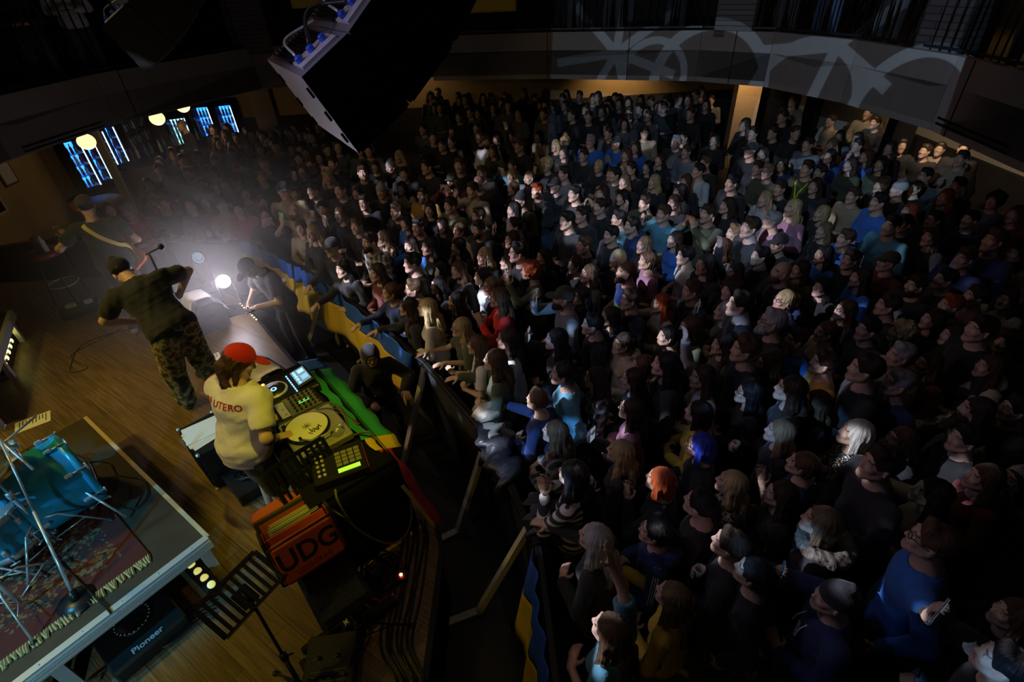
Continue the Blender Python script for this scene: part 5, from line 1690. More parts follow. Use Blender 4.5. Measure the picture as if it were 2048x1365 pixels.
# amplifier and case behind the performer, with papers
P = at(418, 880, SZ+.35); Am = TM@rz(.12)
root = empty('guitar_amplifier', (P[0], P[1], SZ), 'black amplifier box on the floor behind the man in the red cap', 'amplifier')
part('cabinet', MB().box((P[0], P[1], SZ+.22), (.46, .30, .44), M=Am, bevel=.015), M_BLACKPL, root)
part('grille_cloth', MB().box(np.array([P[0], P[1], SZ+.22])-Am[:, 1]*.152, (.42, .012, .36), M=Am), M_BLACK, root)
explode('corner', (lambda mb: [mb.box(np.array([P[0], P[1], SZ+.22])+Am@np.array([sx*.225, sy*.145, sz*.215]), (.03, .03, .03), M=Am, bevel=.008) for sx in (-1, 1) for sy in (-1, 1) for sz in (-1, 1)] and mb)(MB()), M_ALU, root)
for i, (dx, dy, r_, lab) in enumerate(((0, .0, .1, 'lowest loose white sheet on the black amplifier'), (.03, -.02, .22, 'middle loose white sheet on the black amplifier'), (-.02, .03, -.02, 'topmost yellow lit sheet on the black amplifier'))):
    o = MB().box((P[0]+dx, P[1]+dy, SZ+.4425+i*.004), (.24, .32, .003), TANG+r_).build('paper_sheet', mat('paper', (0.82, 0.80, 0.74), .8))
    tag(o, lab, 'paper', 'sheets on the amplifier')
P = at(490, 950, SZ+.12)
root = empty('cable_case', (P[0], P[1], SZ), 'low black case with cables at the heels of the red capped man', 'equipment case')
part('tray', MB().box((P[0], P[1], SZ+.06), (.42, .30, .12), M=Am, bevel=.01), M_BLACKPL, root)
for i in range(3):
    part('coiled_lead', MB().tube([(P[0]+.09*math.cos(a)+.03*i, P[1]+.07*math.sin(a), SZ+.135+.012*i) for a in np.linspace(0, 2*PI, 20)[:-1]], .008, 6, closed=True), M_STEELB, root)

# keyboard stand stool with the orange record bag
P = at(648, 1140, 1.2)[:2]; SA = math.atan2(TU[1], TU[0])
sa = np.array([math.cos(SA), math.sin(SA)]); sb = np.array([-sa[1], sa[0]])
root = empty('padded_bench', (P[0], P[1], SZ), 'black padded bench on crossed tubes under the orange bag', 'bench')
def bp(a, b, z): return np.array([P[0]+sa[0]*a+sb[0]*b, P[1]+sa[1]*a+sb[1]*b, z])
PM = np.stack([np.array([*sa, 0]), np.array([*sb, 0]), np.array([0, 0, 1.0])], 1)
part('cushion', MB().box(bp(-.06, 0, SZ+.40), (.66, .34, .09), M=PM, bevel=.03), mat('black_vinyl', (.018, .018, .018), .35, bump=.2, bscale=30), root)
for s in (-1, 1):
    part('leg', MB().tube([bp(.02+s*.20, -.10*s, SZ+.02), bp(.02-s*.16, -.10*s, SZ+.36)], .02, 8), M_STEELB, root)
    part('foot_bar', MB().box(bp(.02+s*.20, -.10*s, SZ+.025), (.05, .46, .05), M=PM, bevel=.01), M_STEELB, root)
# stand beam with the maker's name
b0 = at(672, 1212, SZ+.06); b1 = at(694, 1250, SZ+.06)
root = empty('keyboard_stand', (b0[0], b0[1], SZ), 'black steel keyboard stand with white lettering beside the bench', 'stand')
dd_ = (b1-b0); dd_[2] = 0; ln = np.linalg.norm(dd_); dr = dd_/ln
KM = np.stack([dr, np.cross([0, 0, 1.0], dr), np.array([0, 0, 1.0])], 1)
part('beam', MB().box((b0+b1)/2*np.array([1, 1, 0])+np.array([0, 0, SZ+.04]), (ln+.16, .06, .06), M=KM, bevel=.006), M_STEELB, root)
part('cross_foot', MB().box(b1*np.array([1, 1, 0])+dr*.05+np.array([0, 0, SZ+.035]), (.07, .62, .07), M=KM, bevel=.008), M_STEELB, root)
part('end_cap', MB().box(b1*np.array([1, 1, 0])+dr*.05+KM[:, 1]*.32+np.array([0, 0, SZ+.035]), (.08, .04, .08), M=KM, bevel=.008).box(b1*np.array([1, 1, 0])+dr*.05-KM[:, 1]*.32+np.array([0, 0, SZ+.035]), (.08, .04, .08), M=KM, bevel=.008), M_BLACKPL, root)
marks(root, 'QUIK LOK', .04, (b0+b1)/2*np.array([1, 1, 0])+np.array([0, 0, SZ+.0712]), dr, np.cross([0, 0, 1.0], dr), M_WHITEPR)

# orange record bag, open, standing tilted on the bench
M_ORG = mat('orange_nylon', (0.62, 0.10, 0.035), .6, bump=.25, bscale=50); M_ORD = mat('orange_lining', (0.38, 0.06, 0.02), .7, bump=.2, bscale=40)
bag = empty('record_bag', (P[0], P[1], SZ+.445), 'open orange and black record bag with big black letters', 'bag')
BW, BD, BH = .42, .24, .32
r0 = np.array([*TV, 0]); f0 = -np.array([*TU, 0])
BM = np.stack([r0, f0, np.array([0, 0, 1.0])], 1)
if np.linalg.det(BM) < 0: BM[:, 0] *= -1
BM = BM@rx(.50)
o0 = np.array([P[0], P[1], SZ+.46])+np.array([*TU, 0])*.03-np.array([*TV, 0])*.03+np.array([0, 0, .05])
def bg(x, y, z): return o0+BM@np.array([x, y, z])
b = MB()
b.box(bg(0, 0, .012), (BW, BD, .024), M=BM)
for s in (-1, 1): b.box(bg(s*BW/2, 0, BH/2), (.02, BD, BH), M=BM, bevel=.006)
b.box(bg(0, -BD/2, BH/2+.03), (BW, .02, BH+.06), M=BM, bevel=.006)
part('black_shell', b, mat('black_nylon', (.02, .02, .022), .7, bump=.2, bscale=60), bag)
fp = part('front_pocket', MB().box(bg(0, BD/2+.03, BH*.46), (BW*.96, .07, BH*.86), M=BM, bevel=.025), M_ORG, bag)
fm = BM
rt = -BM[:, 0] if False else BM[:, 0]
r_ = BM[:, 0]; u_ = BM[:, 2]; f_ = BM[:, 1]
if np.dot(np.cross(r_, u_), f_) < 0: r_ = -r_
lt = text_mesh('UDG', .170, mat('black_print', (.015, .012, .012), .7), np.stack([r_, u_, f_], 1), bg(0, BD/2+.0665, BH*.50), 'big_lettering', None, extrude=.0012, bold=True, spacing=1.02)
lt.parent = bag; lt.matrix_parent_inverse = Matrix.Translation(bag.location).inverted()
lt2 = text_mesh('UDGGEAR', .044, mat('brown_print', (.16, .04, .02), .7), np.stack([r_, u_, f_], 1), bg(0, BD/2+.0665, BH*.20), 'small_lettering', None, extrude=.0008, spacing=1.15)
lt2.parent = bag; lt2.matrix_parent_inverse = Matrix.Translation(bag.location).inverted()
part('piping', MB().tube([bg(x, BD/2+.045, z) for x, z in ((-BW/2+.02, .03), (BW/2-.02, .03), (BW/2-.01, BH*.86), (-BW/2+.01, BH*.86))], .009, 6, closed=True), M_BLACKPL, bag)
part('lining', MB().box(bg(0, -BD/2+.016, BH/2+.03), (BW-.05, .008, BH), M=BM).box(bg(-BW/2+.016, 0, BH/2), (.008, BD-.04, BH-.03), M=BM).box(bg(BW/2-.016, 0, BH/2), (.008, BD-.04, BH-.03), M=BM), M_ORD, bag)
part('open_lid', MB().sheet([[bg(x*(1-.10*t), -BD/2-.02-.05*t, BH+.05+.05*t-.3*(x*t)**2) for x in np.linspace(-BW/2, BW/2, 12)] for t in np.linspace(0, 1, 7)], .014), M_ORD, bag)
part('divider', MB().box(bg(0, BD/2-.05, BH*.55), (BW-.06, .012, BH*.8), M=BM), M_ORG, bag)
hd = part('carry_strap', MB().tube([bg(-BW/2-.01, .0, BH*.8), bg(-BW/2-.08, .05, BH*.4), bg(-BW/2-.04, .08, .05)], .014, 6), M_BLACKPL, bag)
SLV = [((.55, .48, .30), 'cream'), ((.40, .42, .18), 'olive'), ((.6, .58, .5), 'white'), ((.25, .3, .2), 'dark green'), ((.5, .42, .22), 'tan')]
for i in range(5):
    y = -.065+i*.022
    o = MB().box(bg(-.015+.010*(i % 3), y, BH*.5+.03-.008*i), (.30, .006, .30), M=BM@rx(-.10)).build('record_sleeve', mat('sleeve_%d' % i, SLV[i][0], .6))
    tag(o, SLV[i][1]+' record sleeve standing in the open orange bag', 'record sleeve', 'sleeves in the orange bag')

# music stand in front of the bag (black, slotted desk) and its tripod
def music_stand(foot, zd, yaw, label, tilt=.9, w_=.50, h_=.34, lean=(0, 0)):
    foot = np.array([foot[0], foot[1], SZ]); top = foot+np.array([lean[0], lean[1], zd-SZ])
    root = empty('music_stand', foot, label, 'music stand', 'music stands on the stage')
    tripod(root, foot, zd-SZ, .30, SZ, M_STEELB, yaw, top, .011)
    A = frame_of((math.cos(yaw), math.sin(yaw), 0)); A = A@rx(-tilt)
    c = top+A@np.array([0, 0, .08])
    mb = MB()
    n = 9
    mb.box(c+A@np.array([0, 0, h_/2]), (w_, .006, .03), M=A); mb.box(c+A@np.array([0, 0, -h_/2]), (w_, .05, .012), M=A)
    for i in range(n+1): mb.box(c+A@np.array([-w_/2+w_*i/n, 0, 0]), (.022, .006, h_), M=A@ry(.0))
    for s in (-1, 1): mb.box(c+A@np.array([s*w_/2, 0, 0]), (.03, .008, h_), M=A)
    part('slotted_desk', mb, mat('desk_black', (.015, .017, .02), .28, metal=.4), root)
    part('desk_bracket', MB().box(c+A@np.array([0, .015, -.03]), (.10, .02, .12), M=A, bevel=.004).tube([top, c], .011, 8), M_STEELB, root)
    return root
f1 = at(735, 1282, SZ); t1_ = at(622, 962, 1.62)
music_stand(f1[:2], 1.60, 2.35, 'black music stand with a slotted desk between the bag and the decks', .55, .40, .30, (t1_[0]-f1[0], t1_[1]-f1[1]))
f2 = at(618, 1400, SZ); t2_ = at(497, 1195, 1.55)
music_stand(f2[:2], 1.50, 2.6, 'black music stand with a slotted desk at the bottom of the stage', 1.15, .40, .24, (t2_[0]-f2[0], t2_[1]-f2[1]))
# effects mixer on the floor at the bottom
P = at(662, 1338, SZ+.05); an = .10
XM = rz(an)@rx(.0)
root = empty('effects_mixer', (P[0], P[1], SZ), 'dark grey effects console with crosshair markings on the floor', 'mixer')
part('body', MB().box((P[0], P[1], SZ+.05), (.32, .40, .09), M=XM, bevel=.012), mat('dark_grey_metal', (.022, .022, .02), .5), root)
part('feet', (lambda mb: [mb.lathe(np.array([P[0], P[1], SZ])+XM@np.array([sx*.13, sy*.17, 0]), [(.015, 0), (.015, .008)], 8) for sx in (-1, 1) for sy in (-1, 1)] and mb)(MB()), M_BLACKPL, root)
kn = MB(); ink = MB()
for x in (-.07, .05):
    for a in (0, PI/2): ink.box(np.array([P[0], P[1], SZ+.0955])+XM@np.array([x, .05, 0]), (.07, .003, .001), M=XM@rz(a))
    kn.lathe(np.array([P[0], P[1], SZ+.095])+XM@np.array([x, .05, 0]), [(.014, 0), (.012, .018)], 12)
for i in range(6):
    for j in range(2): kn.lathe(np.array([P[0], P[1], SZ+.095])+XM@np.array([-.11+.044*i, -.07-.05*j, 0]), [(.010, 0), (.008, .015)], 10)
for i in range(5): ink.box(np.array([P[0], P[1], SZ+.0955])+XM@np.array([0, -.03-.03*i, 0]), (.22, .0025, .001), M=XM)
explode('knob', kn, M_BLACKPL, root); part('markings', ink, mat('dim_print', (.25, .25, .2), .7), root)
# power strip with red light, coiled cables, red LED
P = at(762, 1163, SZ+.03)
root = empty('power_strip', (P[0], P[1], SZ), 'small black power strip with a red end among the coiled cables', 'power strip')
part('housing', MB().box((P[0], P[1], SZ+.025), (.07, .26, .05), -.3, bevel=.008), M_BLACKPL, root)
for i in range(3): part('socket', MB().lathe((P[0]+(i-1)*.022, P[1]+(i-1)*.07, SZ+.05), [(.022, 0), (.022, .003)], 14), M_STEELB, root)
part('red_end', MB().box((P[0]-.03, P[1]-.135, SZ+.026), (.075, .02, .05), -.3), mat('red_plastic', (.45, .02, .02), .4), root)
P = at(802, 1150, SZ+.05)
root = empty('pilot_lamp_box', (P[0], P[1], SZ), 'small box with a glowing red pilot lamp at the stage edge', 'pilot lamp')
part('box', MB().box((P[0], P[1], SZ+.02), (.08, .08, .04), .3, bevel=.006), M_BLACKPL, root)
part('lamp', MB().ell((P[0], P[1], SZ+.05), (.012, .012, .012), 8), mat('red_lamp', (1, .1, .05), .4, emit=(1, .10, .05), estr=14), root)
for i in range(5):
    c = at(735+i*9, 1135+12*(i % 3), SZ); r0 = .10+.02*(i % 3)
    pts = [(c[0]+r0*math.cos(a)*(1+.12*math.sin(3*a+i)), c[1]+r0*math.sin(a)*(1+.1*math.cos(2*a+i)), SZ+.012+.010*i) for a in np.linspace(0, 2*PI*1.6, 26)]
    o = MB().tube(pts, .007, 6).build('coiled_cable', M_BLACKPL); tag(o, ['widest', 'second', 'tightest', 'upper', 'topmost'][i]+' black cable coil beside the power strip', 'cable', 'coiled cables at the table foot')
base_path = [(845, 1365), (812, 1290), (828, 1200), (842, 1130), (850, 1075), (846, 1040)]
for i in range(9):
    off = -i*7+8
    cable(pix([(x+off+4*math.sin(i*2+k), y) for k, (x, y) in enumerate(base_path)], SZ+.012+.006*(i % 2)), .0075, ['outermost', 'second', 'third', 'fourth', 'fifth', 'sixth', 'seventh', 'eighth', 'innermost'][i]+' long cable running along the front edge of the stage', group='cables along the stage edge')
# lit tape dots on the stage lip
for k, (a, b_, n_, lab) in enumerate((((480, 607), (512, 638), 9, 'row of tiny yellow lights on the stage lip below the floodlight'), ((603, 736), (636, 768), 9, 'row of tiny yellow lights on the stage lip behind the player'))):
    A_ = at(*a, SZ+.03); B_ = at(*b_, SZ+.03)
    root = empty('edge_light_strip', (A_[0], A_[1], SZ), lab, 'light strip')
    part('strip', MB().tube([A_-np.array([0, 0, .022]), B_-np.array([0, 0, .022])], .009, 6), M_BLACKPL, root)
    mb = MB()
    for i in range(n_): mb.ell(A_+(B_-A_)*i/(n_-1)-np.array([0, 0, .010]), (.010, .010, .008), 6)
    part('lamps', mb, mat('tiny_yellow', (1, .9, .5), .5, emit=(1, .85, .35), estr=5), root)

# ------------------------------------------------------------------ hanging line arrays
def line_array(tip, lat, w_, depth, seg, angs, label, flip=1, cables=True):
    tip = np.array(tip, float); lat = np.array(lat, float); lat[2] = 0; lat /= np.linalg.norm(lat)
    f = np.cross(lat, [0, 0, 1.0])*flip; Z = np.array([0, 0, 1.0])
    a0 = math.radians(angs[0])
    d0 = f*math.cos(a0)-Z*math.sin(a0)
    r = tip-d0*depth
    root = empty('hanging_line_array', r+lat*w_/2+Z*3, label, 'speaker array', 'line arrays over the crowd')
    M_GB = mat('array_paint', (.12, .125, .14), .55, bump=.25, bscale=150)
    M_GR = mat('array_grille', (.015, .015, .016), .6)
    for i in range(len(angs)-1):
        a = math.radians(angs[i]); b = math.radians(angs[i+1]); mid = (a+b)/2
        d = f*math.cos(a)-Z*math.sin(a); e = f*math.cos(b)-Z*math.sin(b)
        up = f*math.sin(mid)+Z*math.cos(mid)
        r2 = r+up*seg
        g = .006
        V = []
        for L_ in (0.0, w_):
            V += [r+up*g+lat*L_, r+d*depth+up*g+lat*L_, r2+e*depth-up*g+lat*L_, r2-up*g+lat*L_]
        mb = MB().add(V, [(0, 1, 2, 3), (7, 6, 5, 4), (0, 4, 5, 1), (1, 5, 6, 2), (2, 6, 7, 3), (3, 7, 4, 0)])
        cb = part('speaker_cabinet', mb, M_GB, root)
        # grille on the front
        n_ = (d+e)/2
        part('grille', MB().add([p+n_*.012 for p in (V[1]+up*.02, V[5]+up*.02, V[6]-up*.02, V[2]-up*.02)]+[p for p in (V[1]+up*.02, V[5]+up*.02, V[6]-up*.02, V[2]-up*.02)], [(0, 1, 2, 3), (0, 4, 5, 1), (1, 5, 6, 2), (2, 6, 7, 3), (3, 7, 4, 0)]), M_GR, cb)
        # cooling fins and connector plate on the rear
        bk = -n_
        c = (r+r2)/2
        fin = MB()
        FM = np.stack([lat, bk, up], 1)
        for k in range(9):
            fin.box(c+bk*.012+lat*(w_*.62)+up*(-seg*.36+k*seg*.085), (w_*.5, .024, seg*.030), M=FM)
        part('cooling_fins', fin, M_STEELB, cb)
        part('side_skin', MB().add([p-lat*.004 for p in V[:4]]+[p+lat*.0 for p in V[:4]], [(0, 1, 2, 3), (0, 4, 5, 1), (1, 5, 6, 2), (2, 6, 7, 3), (3, 7, 4, 0)]), M_BLACK, cb)
        pl = MB().box(c+bk*.008+lat*(w_*.19), (w_*.24, .016, seg*.72), M=FM)
        part('connector_plate', pl, M_ALU, cb)
        pl = MB()
        for k in range(3): pl.lathe(c+bk*.016+lat*(w_*.19)+up*(-.1+.09*k), [(.022, 0), (.022, .03), (.012, .035)], 12, M=np.stack([lat, up, bk], 1))
        explode('blue_connector', pl, mat('blue_plug', (.02, .08, .6), .35), cb)
        if i == 0:
            sl = MB()
            for q in (.2, .5, .8): sl.box(r+d*depth*q+lat*w_*.06-up*.001, (.012, .06, .012), M=np.stack([lat, d, up], 1))
            for q in (.25, .6, .9): sl.box(r+d*depth*q+lat*w_*.94-up*.001, (.012, .06, .012), M=np.stack([lat, d, up], 1))
            explode('rigging_slot', sl, M_BLACK, cb)
        if cables and i < 4:
            pts = [c+bk*.05+lat*(w_*.19)+up*0, c+bk*.14+lat*(w_*.30)+up*.10, c+bk*.12+lat*(w_*.38)+up*seg*.6, c+bk*.06+lat*(w_*.22)+up*seg*.95]
            part('jumper_cable', MB().tube(smooth_path(pts), .012, 6), M_BLACKPL, cb)
            pts = [c+bk*.05+lat*(w_*.22)-up*.1, c+bk*.10+lat*(w_*.45)-up*.06, c+bk*.08+lat*(w_*.4)+up*.14]
            part('jumper_cable', MB().tube(smooth_path(pts), .008, 6), M_ALU, cb)
        r = r2
    top = r+lat*w_/2
    part('rigging_chain', MB().tube([top+f*.1, top+f*.1+np.array([0, 0, 8.0-top[2]])], .02, 6).tube([top+f*.45, top+f*.45+np.array([0, 0, 8.0-top[2]])], .02, 6), M_STEELB, root)
    return root
line_array(at(716, 308, 3.50), (-.50, .87, 0), .95, .50, .36, [64, 54, 44, 34, 26, 18, 10, 4], 'big near line array of black speakers hanging over the pit')
line_array(at(291, 146, 3.62), (-.42, .91, 0), .95, .50, .36, [64, 54, 44, 34, 26, 18, 10, 4], 'smaller looking far line array of dark speakers at the top left')
P = at(250, 8, 4.2)
root = empty('moving_head_lamp', (P[0], P[1], 5.4), 'yellow lit moving head lamp hanging left of the far speaker array', 'stage light')
part('head', MB().lathe((P[0], P[1], 4.22), [(.10, -.14), (.15, -.10), (.16, .05), (.12, .16)], 20, M=rx(.5)), mat('lamp_grey', (.35, .34, .28), .4), root)
part('yoke', MB().tube([(P[0]-.2, P[1], 4.22), (P[0]-.2, P[1], 4.5), (P[0]+.2, P[1], 4.5), (P[0]+.2, P[1], 4.22)], .025, 8), M_BLACKPL, root)
part('hanging_pole', MB().tube([(P[0], P[1], 4.5), (P[0], P[1], 8.0)], .03, 8), M_STEELB, root)

# ------------------------------------------------------------------ crowd barrier
BP = [(.16, .2), (.14, 1.1), (.10, 2.1), (-.26, 3.18), (-.91, 4.26), (-2.44, 6.18), (-3.95, 7.55), (-5.5, 7.95), (-7.4, 8.2)]
M_BPAN = mat('barrier_panel', (.03, .032, .036), .6, noise=.2, nscale=6)
BN = ['nearest the camera', 'by the striped sweater', 'under the reaching hands', 'below the woman reaching out', 'beneath the draped flags', 'by the green hoodie and the boy', 'at the far left', 'beside the bench']
for i in range(len(BP)-1):
    a = np.array(BP[i]); b = np.array(BP[i+1]); d = b-a; L = np.linalg.norm(d); an = math.atan2(d[1], d[0]); c = (a+b)/2
    root = empty('crowd_barrier', (c[0], c[1], 0), 'black crowd barrier section '+BN[i], 'barrier', 'crowd barrier sections')
    part('top_rail', MB().box((c[0], c[1], 1.08), (L, .06, .05), an, bevel=.012), M_STEELB, root)
    part('panel', MB().box((c[0], c[1], .58), (L-.04, .02, .92), an), M_BPAN, root)
    for e in (a, b): part('post', MB().box((e[0]+(c-e)[0]/L*.06, e[1]+(c-e)[1]/L*.06, .54), (.04, .05, 1.05), an), M_STEELB, root)
    part('floor_plate', MB().box((c[0], c[1], .012), (L, .5, .02), an), M_STEELB, root)
M_BRW = mat('pale_brace_wood', (0.74, 0.70, 0.62), .6, noise=.15, nscale=20, stretch=(1, 1, .2))
def brace(tpx, bpx, fpx, label):
    t = at(*tpx, 1.06); b = at(*bpx, .03)
    v = (b-t)[:2]; v = v/np.linalg.norm(v)
    root = empty('barrier_brace', (b[0], b[1], 0), label, 'brace', 'slanting braces of the crowd barrier')
    d = b-t; L = np.linalg.norm(d); d = d/L
    A = frame_of(d, (v[0], v[1], .01) if abs(d[2]) > .99 else (0, 0, 1))
    part('post', MB().box((t+b)/2, (.05, L, .05), M=A), M_BRW, root)
    f = at(*fpx, .02) if fpx else None
    if f is not None:
        e = (f-b)[:2]; Lf = np.linalg.norm(e); c = (f+b)/2
        part('foot', MB().box((c[0], c[1], .025), (Lf+.05, .06, .04), math.atan2(e[1], e[0])), M_BRW, root)
brace((1062, 1048), (958, 1222), (884, 1252), 'slanting wooden brace nearest the camera, by the striped sweater')
brace((978, 865), (916, 1062), (878, 1082), 'slanting wooden brace under the hand with a yellow cuff')
brace((852, 725), (805, 935), None, 'pale slanting brace below the woman in the green shirt')
brace((652, 565), (612, 700), None, 'pale slanting brace right of the crouching man in the pit')
brace((568, 560), (556, 640), None, 'short slanting brace left of the crouching man in the pit')
brace((430, 470), (428, 545), None, 'thin pale brace right above the blinding floodlight')
brace((304, 462), (308, 520), None, 'thin pale brace behind the tall microphone stand')
# flags over the barrier
def bflag(pts, zt, zm, zb, label, out=.05, ww=.02, lean=0.0):
    P = [np.array(p, float) for p in pts]
    def along(t):
        s = t*(len(P)-1); i = min(int(s), len(P)-2); return P[i]+(P[i+1]-P[i])*(s-i), (P[i+1]-P[i])/np.linalg.norm(P[i+1]-P[i])
    root = empty('barrier_flag', (P[0][0], P[0][1], 0), label, 'flag', 'blue and yellow flags on the crowd barrier')
    def band(z0, z1, nz=9):
        G = []
        for z in np.linspace(z0, z1, nz):
            r = []
            for t in np.linspace(0, 1, 46):
                p, d = along(t); n = np.array([-d[1], d[0]])
                k = (zt-z)/(zt-zb)
                o = out+ww*math.sin(t*26+k*2.2)*(.3+k)+ww*.5*math.sin(t*61)+lean*k
                r.append((p[0]+n[0]*o, p[1]+n[1]*o, z-.05*math.sin(t*9+1)*k))
            G.append(r)
        return MB().sheet(G, .004)
    part('blue_half', band(zt, zm), M_FB, root)
    part('yellow_half', band(zm, zb), M_FY, root)
bflag([(-3.0, 6.69), (-3.95, 7.55), (-4.1, 7.6)], 1.13, .92, .30, 'yellow and blue flag on the barrier behind the crouching man', .05, .03, .1)
bflag([(-1.02, 4.40), (-2.44, 6.18), (-2.96, 6.65)], 1.13, .90, .48, 'long blue and yellow flag held over the barrier by the front row', .05, .035, .12)
bflag([(.16, .3), (.14, 1.1), (.10, 2.05)], 1.14, .72, .2, 'blue and yellow flag on the barrier at the bottom by the reaching arms', .05, .03, .12)
# coats thrown over the barrier
def coat(c, along, w_, drop, label, m, seed):
    c = np.array(c, float); al = np.array([*along, 0], float); al /= np.linalg.norm(al); n = np.array([-al[1], al[0], 0])
    rs = np.random.RandomState(seed); ph = rs.rand(4)*6
    G = []
    for j, s in enumerate(np.linspace(-.25, drop, 20)):
        if s < .03: p = n*(-.05+.0*s)+np.array([0, 0, 1.13+s*.9]); 
        elif s < .12: p = n*(s-.03)*1.1+np.array([0, 0, 1.15])
        else: p = n*(.10+.10*math.sin((s-.12)*4))+np.array([0, 0, 1.15-(s-.12)])
        r = []
        for u in np.linspace(-1, 1, 22):
            bul = .035*math.sin(u*8+ph[0]+s*5)+.03*math.sin(s*22+ph[1]+u)+.02*math.sin(u*17+ph[2])
            r.append(c+al*u*w_/2*(1+.12*math.sin(s*7+ph[3]))+p+n*bul+np.array([0, 0, bul*.4]))
        G.append(r)
    o = MB().sheet(G, .03).build('jacket', m)
    return tag(o, label, 'jacket', 'coats over the crowd barrier')
coat((-.20, 2.95, 0), (.36, -1.1), .62, .75, 'black puffer jacket hanging over the barrier below the yellow cuff', mat('puffer_black', (.018, .018, .02), .45, bump=.4, bscale=18), 1)
coat((-.27, 3.32, 0), (.36, -1.1), .40, .5, 'beige lined jacket over the barrier above the black puffer', mat('beige_lining', (.34, .29, .21), .8, bump=.3, bscale=30), 2)
coat((.12, 2.35, 0), (.1, -1), .34, .45, 'small dark jacket over the barrier by the striped sleeves', mat('dark_jacket', (.03, .03, .035), .6), 3)

# ------------------------------------------------------------------ people
ARMS = {
 'f': ((.10, .22, -.20), (.8, -.9, -.4), (-.9, .3, .1), (0, -.6, -1), .5),
 'd': ((.235, .03, -.37), (.3, -1, 0), (0, .12, -1), (-1, 0, 0), .45),
 'c': ((.045, .25, .00), (1, -.3, -.8), (-.12, .35, 1), (-1, .1, 0), .15),
 'p': ((.10, .33, .24), (.9, -.1, -1), (-.05, .05, 1), (-.25, -1, 0), .7),
 'q': ((.085, .33, .22), (1, -.1, -.9), (-.35, .12, 1), (-.8, -.5, 0), .65),
 'h': ((.20, .17, .60), (1, .2, -.2), (0, .1, 1), (-.3, 1, 0), .3),
 'e': ((.15, .46, -.03), (.5, -.3, -1), (-.1, 1, -.25), (0, -.25, -1), .2),
 'a': ((-.07, .21, -.05), (1, -.2, -.8), (-1, .1, .15), (0, -1, 0), .5),
 's': ((.09, .30, -.01), (.8, -.5, -.8), (-.55, .6, .25), (-.6, -.5, .2), .9),
}
POSE = {'f': 'ff', 'd': 'dd', 'c': 'cc', '1': 'pf', '2': 'qq', 'h': 'hf', 'e': 'ef', 'a': 'aa', 's': 'sd'}
PTXT = {'f': '', 'd': '', 'c': 'clapping', '1': 'holding a phone up', '2': 'filming with both hands', 'h': 'with one arm up', 'e': 'reaching forward', 'a': 'arms folded', 's': 'holding a cup'}
HC = {'k': ((.012, .010, .010), 'black'), 'd': ((.035, .020, .012), 'dark'), 'b': ((.085, .045, .022), 'brown'), 'l': ((.20, .13, .07), 'light brown'), 'y': ((.46, .34, .17), 'blonde'), 'g': ((.32, .31, .30), 'grey'), 'r': ((.32, .06, .015), 'red'), 'u': ((.02, .04, .35), 'blue'), 't': ((.62, .58, .48), 'platinum')}
TC_ = {'k': ((.018, .018, .02), 'black'), 'n': ((.018, .035, .12), 'navy'), 'b': ((.03, .14, .50), 'blue'), 't': ((.10, .30, .40), 'teal'), 'g': ((.075, .085, .045), 'olive'), 'G': ((.02, .26, .15), 'green'), 'w': ((.62, .62, .62), 'white'), 'c': ((.40, .33, .22), 'beige'), 'r': ((.52, .02, .015), 'red'), 'y': ((.50, .36, .04), 'yellow'), 'e': ((.16, .18, .20), 'grey'), 'o': ((.46, .24, .05), 'ochre'), 'p': ((.38, .18, .26), 'pink'), 'm': ((.16, .03, .025), 'maroon'), 'S': (None, 'striped'), 'P': (None, 'checked'), 'A': (None, 'leopard print'), 'X': (None, 'camouflage'), 'Q': (None, 'sequined')}
